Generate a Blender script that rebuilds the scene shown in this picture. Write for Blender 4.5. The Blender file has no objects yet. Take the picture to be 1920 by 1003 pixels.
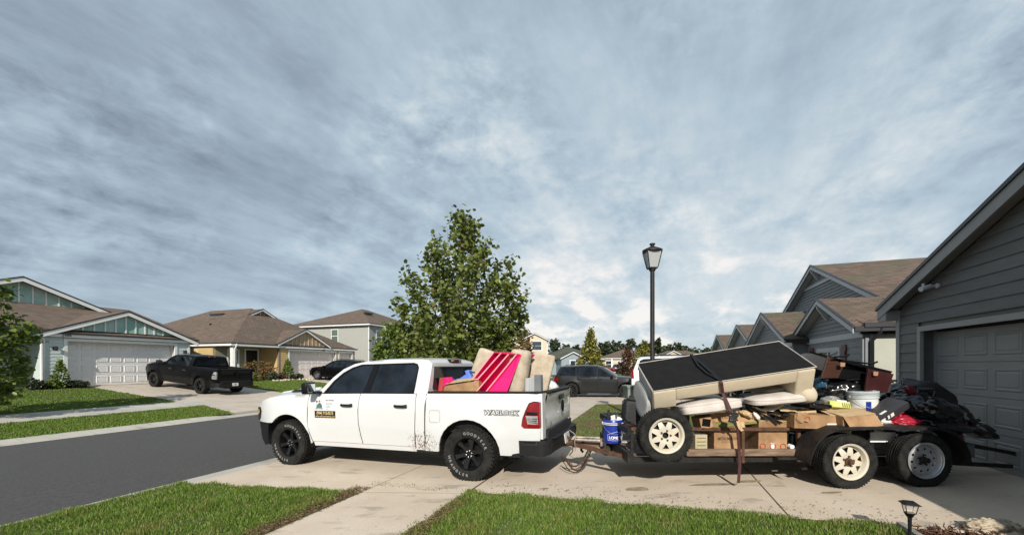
import bpy, bmesh, math, random
import numpy as np
from mathutils import Vector, Matrix, Euler, noise
from mathutils.geometry import delaunay_2d_cdt
R = math.radians
random.seed(7); RNG = np.random.default_rng(7)
S = bpy.context.scene
COL = S.collection
# ------------------------------------------------ camera, sky, sun, exposure
F, CX, HY, CZ = 750.0, 960.0, 684.0, 1.88
cd = bpy.data.cameras.new('camera'); cam = bpy.data.objects.new('camera', cd); COL.objects.link(cam)
cd.sensor_width = 36; cd.lens = 36 * F / 1920; cd.shift_y = (HY - 501.5) / 1920
cd.clip_start = .05; cd.clip_end = 3000
cam.location = (0, 0, CZ); cam.rotation_euler = (R(90), 0, 0)
S.camera = cam
w = bpy.data.worlds.new('World'); S.world = w; w.use_nodes = True
nt = w.node_tree; nt.nodes.clear()
def nn(t, **k):
    n = nt.nodes.new(t)
    for a, b in k.items(): setattr(n, a, b)
    return n
def mth(op, a, b=None, c=None, clamp=False):
    n = nn('ShaderNodeMath', operation=op); n.use_clamp = clamp
    for i, q in enumerate((a, b, c)):
        if q is None: continue
        if isinstance(q, (int, float)): n.inputs[i].default_value = q
        else: nt.links.new(q, n.inputs[i])
    return n.outputs[0]
def build_sky():
    L = nt.links.new
    tc = nn('ShaderNodeTexCoord'); sp = nn('ShaderNodeSeparateXYZ'); L(tc.outputs['Generated'], sp.inputs[0])
    x, y, z = sp.outputs
    zc = mth('MAXIMUM', z, 0.0); den = mth('ADD', zc, .16)
    px = mth('DIVIDE', x, den); py = mth('DIVIDE', y, den)
    cb = nn('ShaderNodeCombineXYZ'); L(px, cb.inputs[0]); L(py, cb.inputs[1])
    def nz(scale, detail, rough, dist, rot=0, sx=1, sy=1, off=0):
        mp = nn('ShaderNodeMapping'); L(cb.outputs[0], mp.inputs[0]); mp.vector_type = 'TEXTURE'; mp.inputs['Rotation'].default_value = (0, 0, R(rot))
        mp.inputs['Scale'].default_value = (1 / sx, 1 / sy, 1); mp.inputs['Location'].default_value = (off, off * .7, off * .3)
        t = nn('ShaderNodeTexNoise'); t.inputs['Scale'].default_value = scale; t.inputs['Detail'].default_value = detail
        t.inputs['Roughness'].default_value = rough; t.inputs['Distortion'].default_value = dist
        L(mp.outputs[0], t.inputs['Vector']); return t.outputs[0]
    n1 = nz(.9, 7, .55, .15, 68, .30, 1.5, 3.1)      # broad sheets
    n2 = nz(4.0, 10, .64, .2, 60, .45, 1.3, 11.0)     # mottles
    n3 = nz(.8, 3, .5, .3, 10, 1, 1.3, 7.3)         # where the mottles break up
    # bright low cumulus
    mp = nn('ShaderNodeMapping'); L(tc.outputs['Generated'], mp.inputs[0]); mp.inputs['Scale'].default_value = (1, 1, 2.2)
    t = nn('ShaderNodeTexNoise'); t.inputs['Scale'].default_value = 4.6; t.inputs['Detail'].default_value = 8; t.inputs['Roughness'].default_value = .6
    L(mp.outputs[0], t.inputs['Vector']); n4 = t.outputs[0]
    # crisp mottled clumps in the dome's own angles
    def nd(scale, detail, rough, dist, sc=(1, 1, 1.5), off=0):
        m_ = nn('ShaderNodeMapping'); L(tc.outputs['Generated'], m_.inputs[0]); m_.inputs['Scale'].default_value = sc; m_.inputs['Location'].default_value = (off, off, off)
        t_ = nn('ShaderNodeTexNoise'); t_.inputs['Scale'].default_value = scale; t_.inputs['Detail'].default_value = detail; t_.inputs['Roughness'].default_value = rough; t_.inputs['Distortion'].default_value = dist
        L(m_.outputs[0], t_.inputs['Vector']); return t_.outputs[0]
    m1 = nd(6.5, 10, .62, .25, (1, 1, 1.7), 2.0); m2 = nd(2.2, 4, .5, .2, (1, 1, 1.6), 5.0); m3 = nd(16, 8, .62, .3, (1, 1, 1.8), 9.0)
    def lobe(vx, vy, vz, w_):
        l_ = math.sqrt(vx * vx + vy * vy + vz * vz); dt = nn('ShaderNodeVectorMath', operation='DOT_PRODUCT'); L(tc.outputs['Generated'], dt.inputs[0]); dt.inputs[1].default_value = (vx / l_, vy / l_, vz / l_)
        return mth('POWER', mth('MAXIMUM', dt.outputs['Value'], 0.0), w_)
    gl = lobe(.42, 1, .28, 6)                       # the thin bright part of the overcast
    dk = lobe(-1.0, .8, .22, 6)                     # the slate bank low on the left
    b = mth('MULTIPLY', mth('SUBTRACT', n1, .5), .60)
    zone = mth('SUBTRACT', m2, .40, clamp=True)
    b = mth('ADD', b, mth('MULTIPLY', mth('SUBTRACT', m1, .5), mth('MULTIPLY_ADD', zone, 3.0, .22)))
    b = mth('ADD', b, mth('MULTIPLY', mth('SUBTRACT', m3, .5), mth('MULTIPLY_ADD', zone, 2.6, .12)))
    b = mth('ADD', b, mth('MULTIPLY', mth('SUBTRACT', n2, .5), .40))
    b = mth('ADD', b, mth('MULTIPLY', gl, .15)); b = mth('SUBTRACT', b, mth('MULTIPLY', dk, .11))
    el = mth('MULTIPLY', mth('SUBTRACT', zc, .30), -.34)
    b = mth('ADD', mth('ADD', b, el), .575)
    low = mth('MULTIPLY', mth('SUBTRACT', .30, zc, clamp=True), 3.2)
    cum = mth('MULTIPLY', mth('SUBTRACT', n4, .50, clamp=True), 5.0)
    fr = mth('SMOOTH_MIN', mth('ADD', mth('MULTIPLY', x, 1.6), 1.05, clamp=True), 1.0, .1)
    b = mth('ADD', b, mth('MULTIPLY', mth('MULTIPLY', low, cum), fr))
    cr = nn('ShaderNodeValToRGB'); L(b, cr.inputs[0])
    e = cr.color_ramp.elements
    e[0].position = 0.0; e[0].color = (.125, .165, .215, 1)
    e[1].position = 1.0; e[1].color = (.90, .87, .84, 1)
    for p, c in ((.26, (.20, .255, .32, 1)), (.45, (.335, .415, .50, 1)), (.62, (.45, .555, .635, 1)), (.80, (.62, .69, .73, 1))):
        q = e.new(p); q.color = c
    bg1 = nn('ShaderNodeBackground'); L(cr.outputs[0], bg1.inputs[0]); bg1.inputs[1].default_value = 1.0
    sky = nn('ShaderNodeTexSky', sky_type='NISHITA'); sky.sun_disc = False
    sky.sun_elevation = R(31); sky.sun_rotation = R(183)
    bg2 = nn('ShaderNodeBackground'); L(sky.outputs[0], bg2.inputs[0]); bg2.inputs[1].default_value = .06
    mx = nn('ShaderNodeMixShader'); mx.inputs[0].default_value = .88
    L(bg2.outputs[0], mx.inputs[1]); L(bg1.outputs[0], mx.inputs[2])
    o = nn('ShaderNodeOutputWorld'); L(mx.outputs[0], o.inputs[0])
build_sky()
sd = bpy.data.lights.new('sun', 'SUN'); sun = bpy.data.objects.new('sun', sd); COL.objects.link(sun)
sd.energy = 4.7; sd.angle = R(.5); sd.color = (1, .94, .85)
sun.rotation_euler = Vector((.05, .857, -.515)).to_track_quat('-Z', 'Y').to_euler()
sun.location = (0, -20, 20)
S.view_settings.view_transform = 'Standard'; S.view_settings.look = 'None'
S.view_settings.exposure = 0.17; S.view_settings.gamma = 1; S.view_settings.use_curve_mapping = False
# ------------------------------------------------ materials
MC = {}
def mat(key, col=(.5, .5, .5), rough=.6, orand=0., metal=0., var=.12, scale=4., bump=0., bscale=60., col2=None, spec=.5, coat=0., stretch=None, emit=None, alpha=None, trans=0., detail=4, lo=.35, hi=.65):
    if key in MC: return MC[key]
    m = bpy.data.materials.new(key); m.use_nodes = True; MC[key] = m
    t = m.node_tree; p = t.nodes['Principled BSDF']; L = t.links.new
    p.inputs['Roughness'].default_value = rough; p.inputs['Metallic'].default_value = metal
    p.inputs['Specular IOR Level'].default_value = spec
    if coat: p.inputs['Coat Weight'].default_value = coat; p.inputs['Coat Roughness'].default_value = .04
    if trans: p.inputs['Transmission Weight'].default_value = trans
    if alpha: p.inputs['Alpha'].default_value = alpha
    tc = t.nodes.new('ShaderNodeTexCoord'); src = tc.outputs['Object']
    if stretch:
        mp = t.nodes.new('ShaderNodeMapping'); mp.inputs['Scale'].default_value = stretch; L(src, mp.inputs[0]); src = mp.outputs[0]
    if var or col2:
        n = t.nodes.new('ShaderNodeTexNoise'); n.inputs['Scale'].default_value = scale; n.inputs['Detail'].default_value = detail
        n.inputs['Roughness'].default_value = .6; L(src, n.inputs['Vector'])
        r = t.nodes.new('ShaderNodeMapRange'); r.inputs[1].default_value = lo; r.inputs[2].default_value = hi; L(n.outputs[0], r.inputs[0])
        mx = t.nodes.new('ShaderNodeMix'); mx.data_type = 'RGBA'; L(r.outputs[0], mx.inputs[0])
        c1 = tuple(c * (1 - var) for c in col); c2 = col2 or tuple(min(1, c * (1 + var)) for c in col)
        mx.inputs[6].default_value = (*c1, 1); mx.inputs[7].default_value = (*c2, 1)
        L(mx.outputs[2], p.inputs['Base Color'])
    else: p.inputs['Base Color'].default_value = (*col, 1)
    if orand:
        oi = t.nodes.new('ShaderNodeObjectInfo'); hs = t.nodes.new('ShaderNodeHueSaturation'); mr = t.nodes.new('ShaderNodeMapRange'); mr.inputs[3].default_value = 1 - orand; mr.inputs[4].default_value = 1 + orand
        L(oi.outputs['Random'], mr.inputs[0]); L(mr.outputs[0], hs.inputs['Value']); c0 = p.inputs['Base Color'].links[0].from_socket; L(c0, hs.inputs['Color']); L(hs.outputs[0], p.inputs['Base Color'])
    if bump:
        n2 = t.nodes.new('ShaderNodeTexNoise'); n2.inputs['Scale'].default_value = bscale; n2.inputs['Detail'].default_value = 5; L(src, n2.inputs['Vector'])
        b = t.nodes.new('ShaderNodeBump'); b.inputs['Strength'].default_value = bump; b.inputs['Distance'].default_value = .02
        L(n2.outputs[0], b.inputs['Height']); L(b.outputs[0], p.inputs['Normal'])
    if emit:
        p.inputs['Emission Color'].default_value = (*emit[0], 1); p.inputs['Emission Strength'].default_value = emit[1]
    return m
def leaf_mat(key, c1, c2, tr=.25, rough=.5, dead=None, patch=None):
    if key in MC: return MC[key]
    m = bpy.data.materials.new(key); m.use_nodes = True; MC[key] = m
    t = m.node_tree; p = t.nodes['Principled BSDF']; L = t.links.new
    g = t.nodes.new('ShaderNodeNewGeometry'); mx = t.nodes.new('ShaderNodeValToRGB')
    e = mx.color_ramp.elements; e[0].color = (*c1, 1); e[1].color = (*c2, 1)
    if dead: e[1].position = 1 - dead[1] * 1.6; q = e.new(1 - dead[1]); q.color = (*dead[0], 1)
    L(g.outputs['Random Per Island'], mx.inputs[0]); co = mx.outputs[0]
    if patch:
        tc = t.nodes.new('ShaderNodeTexCoord'); n = t.nodes.new('ShaderNodeTexNoise'); n.inputs['Scale'].default_value = patch[1]; n.inputs['Detail'].default_value = 5; L(tc.outputs['Object'], n.inputs['Vector'])
        r = t.nodes.new('ShaderNodeMapRange'); r.inputs[1].default_value = patch[2]; r.inputs[2].default_value = patch[2] + .10; r.inputs[4].default_value = patch[3]; L(n.outputs[0], r.inputs[0])
        m_ = t.nodes.new('ShaderNodeMix'); m_.data_type = 'RGBA'; L(r.outputs[0], m_.inputs[0]); L(co, m_.inputs[6]); m_.inputs[7].default_value = (*patch[0], 1); co = m_.outputs[2]
    L(co, p.inputs['Base Color'])
    p.inputs['Roughness'].default_value = rough; p.inputs['Specular IOR Level'].default_value = .35
    tl = t.nodes.new('ShaderNodeBsdfTranslucent'); L(co, tl.inputs[0])
    ms = t.nodes.new('ShaderNodeMixShader'); ms.inputs[0].default_value = tr
    L(p.outputs[0], ms.inputs[1]); L(tl.outputs[0], ms.inputs[2]); L(ms.outputs[0], t.nodes['Material Output'].inputs[0])
    return m
def shingle_mat(key, ca, cb, cc):
    if key in MC: return MC[key]
    m = bpy.data.materials.new(key); m.use_nodes = True; MC[key] = m
    t = m.node_tree; p = t.nodes['Principled BSDF']; L = t.links.new
    tc = t.nodes.new('ShaderNodeTexCoord'); s = t.nodes.new('ShaderNodeSeparateXYZ'); L(tc.outputs['Object'], s.inputs[0])
    a = t.nodes.new('ShaderNodeMath'); a.operation = 'ADD'; L(s.outputs[0], a.inputs[0]); L(s.outputs[1], a.inputs[1])
    z = t.nodes.new('ShaderNodeMath'); z.operation = 'MULTIPLY'; z.inputs[1].default_value = 2.6; L(s.outputs[2], z.inputs[0])
    c = t.nodes.new('ShaderNodeCombineXYZ'); L(a.outputs[0], c.inputs[0]); L(z.outputs[0], c.inputs[1])
    b = t.nodes.new('ShaderNodeTexBrick'); L(c.outputs[0], b.inputs['Vector'])
    b.inputs['Scale'].default_value = 1; b.inputs['Brick Width'].default_value = .3; b.inputs['Row Height'].default_value = .14
    b.inputs['Mortar Size'].default_value = .012; b.inputs['Mortar Smooth'].default_value = .4; b.inputs['Bias'].default_value = 0
    b.inputs['Color1'].default_value = (*ca, 1); b.inputs['Color2'].default_value = (*cb, 1); b.inputs['Mortar'].default_value = (*[q * .45 for q in ca], 1)
    n = t.nodes.new('ShaderNodeTexNoise'); n.inputs['Scale'].default_value = .7; n.inputs['Detail'].default_value = 6; L(c.outputs[0], n.inputs['Vector'])
    r = t.nodes.new('ShaderNodeMapRange'); r.inputs[1].default_value = .42; r.inputs[2].default_value = .62; L(n.outputs[0], r.inputs[0])
    mx = t.nodes.new('ShaderNodeMix'); mx.data_type = 'RGBA'; mx.blend_type = 'MIX'
    f = t.nodes.new('ShaderNodeMath'); f.operation = 'MULTIPLY'; f.inputs[1].default_value = .55; L(r.outputs[0], f.inputs[0]); L(f.outputs[0], mx.inputs[0])
    L(b.outputs[0], mx.inputs[6]); mx.inputs[7].default_value = (*cc, 1); L(mx.outputs[2], p.inputs['Base Color'])
    bp = t.nodes.new('ShaderNodeBump'); bp.inputs['Strength'].default_value = .5; bp.inputs['Distance'].default_value = .02; bp.invert = True
    L(b.outputs['Fac'], bp.inputs['Height']); L(bp.outputs[0], p.inputs['Normal']); p.inputs['Roughness'].default_value = .9
    return m
# ------------------------------------------------ mesh builder
class MB:
    def __init__(s): s.v = []; s.f = []; s.mi = []
    def add(s, vs, fs, mi=0):
        o = len(s.v); s.v += [tuple(q) for q in vs]; s.f += [tuple(i + o for i in f) for f in fs]; s.mi += [mi] * len(fs); return s
    def box(s, c, d, rot=None, mi=0):
        hx, hy, hz = d[0] / 2, d[1] / 2, d[2] / 2
        M = rot if isinstance(rot, Matrix) else (Euler([R(a) for a in rot]).to_matrix() if rot else None)
        vs = []
        for x, y, z in ((-hx, -hy, -hz), (hx, -hy, -hz), (hx, hy, -hz), (-hx, hy, -hz), (-hx, -hy, hz), (hx, -hy, hz), (hx, hy, hz), (-hx, hy, hz)):
            q = Vector((x, y, z)); q = M @ q if M else q; vs.append(q + Vector(c))
        return s.add(vs, [(0, 3, 2, 1), (4, 5, 6, 7), (0, 1, 5, 4), (1, 2, 6, 5), (2, 3, 7, 6), (3, 0, 4, 7)], mi)
    def bx(s, x0, x1, y0, y1, z0, z1, mi=0):
        return s.box(((x0 + x1) / 2, (y0 + y1) / 2, (z0 + z1) / 2), (x1 - x0, y1 - y0, z1 - z0), None, mi)
    def slab(s, pts, off, mi=0):              # polygon extruded by the vector off
        n = len(pts); off = Vector(off); a = [Vector(p) for p in pts]
        return s.add(a + [p + off for p in a], [tuple(range(n)), tuple(range(2 * n - 1, n - 1, -1))] + [(i, i + n, (i + 1) % n + n, (i + 1) % n) for i in range(n)], mi)
    def tube(s, pts, r, n=8, mi=0, cap=True):
        pts = [Vector(p) for p in pts]; rs = r if isinstance(r, (list, tuple)) else [r] * len(pts)
        vs = []; fs = []; ref = None
        for i, p in enumerate(pts):
            d = (pts[min(i + 1, len(pts) - 1)] - pts[max(i - 1, 0)]).normalized()
            if ref is None: ref = d.orthogonal().normalized()
            a = (ref - d * ref.dot(d)); a = a.normalized() if a.length > 1e-5 else d.orthogonal().normalized(); ref = a; b = d.cross(a)
            for k in range(n):
                t = 2 * math.pi * k / n; vs.append(p + (a * math.cos(t) + b * math.sin(t)) * rs[i])
        for i in range(len(pts) - 1):
            for k in range(n): fs.append((i * n + k, i * n + (k + 1) % n, (i + 1) * n + (k + 1) % n, (i + 1) * n + k))
        if cap: fs += [tuple(range(n - 1, -1, -1)), tuple(range((len(pts) - 1) * n, len(pts) * n))]
        return s.add(vs, fs, mi)
    def lathe(s, prof, c=(0, 0, 0), axis='z', n=24, mi=0, cap=False, a0=0, a1=360):
        full = abs(a1 - a0) >= 360; m = n if full else n + 1; vs = []; fs = []
        for r, h in prof:
            for k in range(m):
                t = R(a0 + (a1 - a0) * k / n); a, b = r * math.cos(t), r * math.sin(t)
                q = (a, b, h) if axis == 'z' else ((a, h, b) if axis == 'y' else (h, a, b))
                vs.append((q[0] + c[0], q[1] + c[1], q[2] + c[2]))
        for i in range(len(prof) - 1):
            for k in range(n if full else n):
                k2 = (k + 1) % m; fs.append((i * m + k, i * m + k2, (i + 1) * m + k2, (i + 1) * m + k))
        if cap: fs += [tuple(range(m)), tuple(range((len(prof) - 1) * m, len(prof) * m))]
        return s.add(vs, fs, mi)
    def torus(s, c, R0, r, M=None, n=14, m=6, mi=0, sx=1):
        vs = []; fs = []
        for i in range(n):
            t = 2 * math.pi * i / n
            for j in range(m):
                u = 2 * math.pi * j / m; q = Vector(((R0 + r * math.cos(u)) * math.cos(t) * sx, (R0 + r * math.cos(u)) * math.sin(t), r * math.sin(u)))
                vs.append((M @ q if M else q) + Vector(c))
        for i in range(n):
            for j in range(m): fs.append((i * m + j, ((i + 1) % n) * m + j, ((i + 1) % n) * m + (j + 1) % m, i * m + (j + 1) % m))
        return s.add(vs, fs, mi)
    def grid(s, fn, nu, nv, mi=0, cu=False):
        vs = [fn(i / nu, j / nv) for i in range(nu + 1) for j in range(nv + 1)]
        return s.add(vs, [(i * (nv + 1) + j, (i + 1) * (nv + 1) + j, (i + 1) * (nv + 1) + j + 1, i * (nv + 1) + j + 1) for i in range(nu) for j in range(nv)], mi)
    def skin(s, outline, fn, step=.08, thick=.02, holes=(), mi=0):
        def dens(poly):
            o = []
            for i, p in enumerate(poly):
                q = poly[(i + 1) % len(poly)]; L = math.dist(p, q); k = max(1, int(L / step))
                o += [(p[0] + (q[0] - p[0]) * j / k, p[1] + (q[1] - p[1]) * j / k) for j in range(k)]
            return o
        def inside(x, y, poly):
            c = False
            for i in range(len(poly)):
                x1, y1 = poly[i]; x2, y2 = poly[i - 1]
                if (y1 > y) != (y2 > y) and x < (x2 - x1) * (y - y1) / (y2 - y1) + x1: c = not c
            return c
        loops = [dens(outline)] + [dens(h) for h in holes]; vs = []; ed = []
        for lp in loops:
            o = len(vs); vs += lp; ed += [(o + i, o + (i + 1) % len(lp)) for i in range(len(lp))]
        B = np.array(vs); xs = np.arange(B[:, 0].min() + step * .5, B[:, 0].max(), step); ys = np.arange(B[:, 1].min() + step * .5, B[:, 1].max(), step)
        for x in xs:
            for y in ys:
                if np.min((B[:, 0] - x) ** 2 + (B[:, 1] - y) ** 2) > (step * .45) ** 2 and inside(x, y, outline) and not any(inside(x, y, h) for h in holes):
                    vs.append((float(x), float(y)))
        v2, e2, f2, ov, oe, of = delaunay_2d_cdt([Vector(p) for p in vs], ed, [], 0, 1e-5)
        keep = []
        for f in f2:
            cx = sum(v2[i][0] for i in f) / len(f); cy = sum(v2[i][1] for i in f) / len(f)
            if inside(cx, cy, outline) and not any(inside(cx, cy, h) for h in holes): keep.append(tuple(f))
        s.add([fn(p[0], p[1], 0) for p in v2], keep, mi)
        if thick:
            for lp in loops:
                n = len(lp)
                s.add([fn(p[0], p[1], 0) for p in lp] + [fn(p[0], p[1], thick) for p in lp], [(i, (i + 1) % n, (i + 1) % n + n, i + n) for i in range(n)], mi)
        return s
    def xf(s, M):
        s.v = [tuple(M @ Vector(q)) for q in s.v]; return s
    def mesh(s, name, mats, smooth=None, bevel=0, weld=True, bseg=2):
        me = bpy.data.meshes.new(name); me.from_pydata(s.v, [], s.f)
        for m in (mats if isinstance(mats, (list, tuple)) else [mats]): me.materials.append(m)
        if any(s.mi): me.polygons.foreach_set('material_index', s.mi)
        bm = bmesh.new(); bm.from_mesh(me)
        if weld: bmesh.ops.remove_doubles(bm, verts=bm.verts, dist=1e-4)
        bmesh.ops.recalc_face_normals(bm, faces=bm.faces)
        if bevel:
            es = [e for e in bm.edges if len(e.link_faces) == 2 and e.calc_face_angle(0) > .5]
            bmesh.ops.bevel(bm, geom=es, offset=bevel, segments=bseg, affect='EDGES', profile=.5, clamp_overlap=True)
        bm.to_mesh(me); bm.free()
        if smooth is not None:
            me.polygons.foreach_set('use_smooth', [True] * len(me.polygons)); me.set_sharp_from_angle(angle=R(smooth))
        me.update(); return me
def wm(o):
    M = o.matrix_basis.copy()
    while o.parent: o = o.parent; M = o.matrix_basis @ M
    return M
def part(mb, name, m, parent, smooth=None, bevel=0, world=False, label=None, weld=True, bseg=2, stuff=False):
    if isinstance(mb, MB):
        if world: mb.xf(wm(parent).inverted())
        me = mb.mesh(name, m, smooth, bevel, weld, bseg)
    else: me = mb
    o = bpy.data.objects.new(name, me); COL.objects.link(o); o.parent = parent
    if label: o['label'] = label
    if stuff: o['kind'] = 'stuff'
    return o
def thing(name, label, cat, loc=(0, 0, 0), rz=0, group=None, ry=0, rx=0):
    o = bpy.data.objects.new(name, None); COL.objects.link(o); o.empty_display_size = .2
    o.location = loc; o.rotation_euler = (R(rx), R(ry), R(rz)); o['label'] = label; o['category'] = cat
    if group: o['group'] = group
    return o
def solo(mb, name, label, cat, m, smooth=None, bevel=0, group=None, bseg=2):
    A = np.array(mb.v); c = ((A[:, 0].min() + A[:, 0].max()) / 2, (A[:, 1].min() + A[:, 1].max()) / 2, A[:, 2].min())
    mb.v = [(q[0] - c[0], q[1] - c[1], q[2] - c[2]) for q in mb.v]
    o = bpy.data.objects.new(name, mb.mesh(name, m, smooth, bevel, bseg=bseg)); COL.objects.link(o); o.location = c
    o['label'] = label; o['category'] = cat
    if group: o['group'] = group
    return o
def struct(mb, name, m, smooth=None, bevel=0, weld=True):
    o = bpy.data.objects.new(name, mb.mesh(name, m, smooth, bevel, weld)); COL.objects.link(o); o['kind'] = 'structure'; return o
def text(body, size, m, parent, M, ext=.002, name='lettering', bold=0, sx=1, align='CENTER', label=None, shear=0):
    c = bpy.data.curves.new('t', 'FONT'); c.body = body; c.size = size; c.extrude = ext; c.offset = bold; c.align_x = align; c.align_y = 'CENTER'; c.shear = shear; c.resolution_u = 2
    t = bpy.data.objects.new('t', c); me = bpy.data.meshes.new_from_object(t); bpy.data.objects.remove(t)
    me.transform(M @ Matrix.Diagonal((sx, 1, 1, 1))); me.name = name; me.materials.clear(); me.materials.append(m)
    return part(me, name, None, parent, label=label)
def frame(o, xa, ya):                       # 4x4 with the given local x and y axes
    xa = Vector(xa).normalized(); ya = Vector(ya); ya = (ya - xa * ya.dot(xa)).normalized(); za = xa.cross(ya)
    M = Matrix((xa, ya, za)).transposed().to_4x4(); M.translation = Vector(o); return M
def P(px, py, Y): return Vector(((px - CX) / F * Y, Y, CZ + (HY - py) / F * Y))
def interp(x, ks):
    if x <= ks[0][0]: return ks[0][1]
    for (a, b), (c, d) in zip(ks, ks[1:]):
        if x <= c: return b + (d - b) * (x - a) / (c - a)
    return ks[-1][1]
# street frame: u towards our houses, v along the street away from the camera
NU = Vector((.943, -.333, 0)); DV = Vector((.333, .943, 0))
def UV(u, v, z=0): q = NU * u + DV * v; return Vector((q.x, q.y, z))
HK = [(-400, 1.3), (-60, 1.2), (-26, .88), (-24.2, .74), (-20.6, .45), (-19, .31), (-17.5, .2), (-14.6, .1), (-14.15, 0), (-7.2, 0), (-6.75, .035), (-6.3, .035), (-2.64, .105), (2.38, .265), (4.7, .33), (30, .6), (400, .9)]
def H(u): return interp(u, HK)
def uv_of(x, y): return x * .943 - y * .333, x * .333 + y * .943
def HXY(x, y): return H(uv_of(x, y)[0])
# ------------------------------------------------ ground, road, paving
def concrete_mat(key, c1, c2, seed=0):
    if key in MC: return MC[key]
    m = bpy.data.materials.new(key); m.use_nodes = True; MC[key] = m
    t = m.node_tree; p = t.nodes['Principled BSDF']; L = t.links.new
    tc = t.nodes.new('ShaderNodeTexCoord'); src = tc.outputs['Object']
    def noise_(sc, det, lo, hi, st=None):
        s = src
        if st:
            mp = t.nodes.new('ShaderNodeMapping'); mp.inputs['Scale'].default_value = st; mp.inputs['Rotation'].default_value = (0, 0, R(19)); L(src, mp.inputs[0]); s = mp.outputs[0]
        n = t.nodes.new('ShaderNodeTexNoise'); n.inputs['Scale'].default_value = sc; n.inputs['Detail'].default_value = det; n.inputs['Roughness'].default_value = .65; L(s, n.inputs['Vector'])
        r = t.nodes.new('ShaderNodeMapRange'); r.inputs[1].default_value = lo; r.inputs[2].default_value = hi; L(n.outputs[0], r.inputs[0]); return r.outputs[0], n.outputs[0]
    def mix(f, a, b, k=1.):
        x = t.nodes.new('ShaderNodeMix'); x.data_type = 'RGBA'
        if k != 1: q = t.nodes.new('ShaderNodeMath'); q.operation = 'MULTIPLY'; q.inputs[1].default_value = k; L(f, q.inputs[0]); f = q.outputs[0]
        L(f, x.inputs[0])
        for i, c in ((6, a), (7, b)):
            if isinstance(c, tuple): x.inputs[i].default_value = (*c, 1)
            else: L(c, x.inputs[i])
        return x.outputs[2]
    f1, _ = noise_(.9, 6, .35, .68); f2, h = noise_(45, 4, .35, .7); f3, _ = noise_(1.5, 5, .57, .66, (1, 2.6, 1)); f4, _ = noise_(14, 3, .68, .74)
    c = mix(f1, c1, c2); c = mix(f2, c, tuple(q * .78 for q in c1), .45); c = mix(f3, c, tuple(q * .52 for q in c1), .6); c = mix(f4, c, (.10, .085, .06), .7)
    L(c, p.inputs['Base Color']); p.inputs['Roughness'].default_value = .88
    b = t.nodes.new('ShaderNodeBump'); b.inputs['Strength'].default_value = .35; b.inputs['Distance'].default_value = .006; L(h, b.inputs['Height']); L(b.outputs[0], p.inputs['Normal'])
    return m
M_conc = concrete_mat('driveway concrete', (.55, .455, .35), (.67, .575, .465))
M_conc2 = concrete_mat('pale concrete', (.48, .41, .34), (.58, .51, .43))
M_curb = concrete_mat('curb concrete', (.42, .40, .35), (.54, .51, .45))
M_asph = mat('asphalt', (.066, .065, .064), .9, var=.22, scale=24, bump=.9, bscale=170, col2=(.118, .114, .110), detail=9, lo=.25, hi=.75, stretch=(1, 1, 1))
M_lawn = mat('lawn soil', (.045, .062, .018), .95, var=.3, scale=2.5, bump=.6, bscale=40, col2=(.075, .10, .028))
M_dirt = mat('bare soil', (.13, .095, .06), .95, var=.3, scale=3, bump=.6, bscale=30, col2=(.10, .10, .04))
M_joint = mat('joint filler', (.10, .06, .04), .95)
def uvskin(poly, off=0., step=.5, thick=.1, zf=None):
    mb = MB(); mb.skin(poly, lambda u, v, d: UV(u, v, (zf(u, v) if zf else H(u)) + off - d), step, thick); return mb
def rect(u0, u1, v0, v1): return [(u0, v0), (u1, v0), (u1, v1), (u0, v1)]
def sheet(us, vs, off, zf=None):
    mb = MB(); n = len(vs)
    mb.add([UV(u, v, (zf or H)(u) + off) for u in us for v in vs], [(i * n + j, (i + 1) * n + j, (i + 1) * n + j + 1, i * n + j + 1) for i in range(len(us) - 1) for j in range(n - 1)]); return mb
hk = [k[0] for k in HK]
struct(sheet(hk, [-120, 0, 60, 120, 600], -.10), 'ground', mat('distant turf', (.06, .085, .025), .95, var=.3, scale=.2, col2=(.09, .10, .04)))
def road_z(u): return .0 + .05 * (1 - ((u + 10.67) / 3.5) ** 2)
struct(sheet(list(np.linspace(-14.15, -7.2, 9)), [-40, 0, 20, 60], .0, road_z), 'road', M_asph, 60)
struct(sheet([-90, -14.2, -14.15, -7.15, -7.1, 60], [60.05, 67], .004, lambda u: -.0 + .02), 'cross_road', M_asph)
def curbz(u, v, near):
    t = (u + 7.2) / .45 if near else (-14.15 - u) / .45
    t = max(0, min(1, t)); hgt = .10
    for a, b in (((3.6, 10.9), (17.9, 24.6)) if near else ((10.0, 17.9), (22.2, 31.6))):
        if a - .3 < v < b + .3: k = min(1, (v - a + .3) / .6, (b + .3 - v) / .6); hgt = .10 - .07 * k
    return hgt * t * t * (3 - 2 * t)
for near in (True, False):
    us = np.linspace(-7.2, -6.75, 6) if near else np.linspace(-14.6, -14.15, 6)
    vs = [-40 + .5 * i for i in range(200)]
    mb = MB(); n = len(vs)
    mb.add([UV(u, v, curbz(u, v, near) + .006) for u in us for v in vs], [(i * n + j, (i + 1) * n + j, (i + 1) * n + j + 1, i * n + j + 1) for i in range(5) for j in range(n - 1)])
    struct(mb, 'near_curb' if near else 'far_curb', M_curb, 40)
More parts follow.
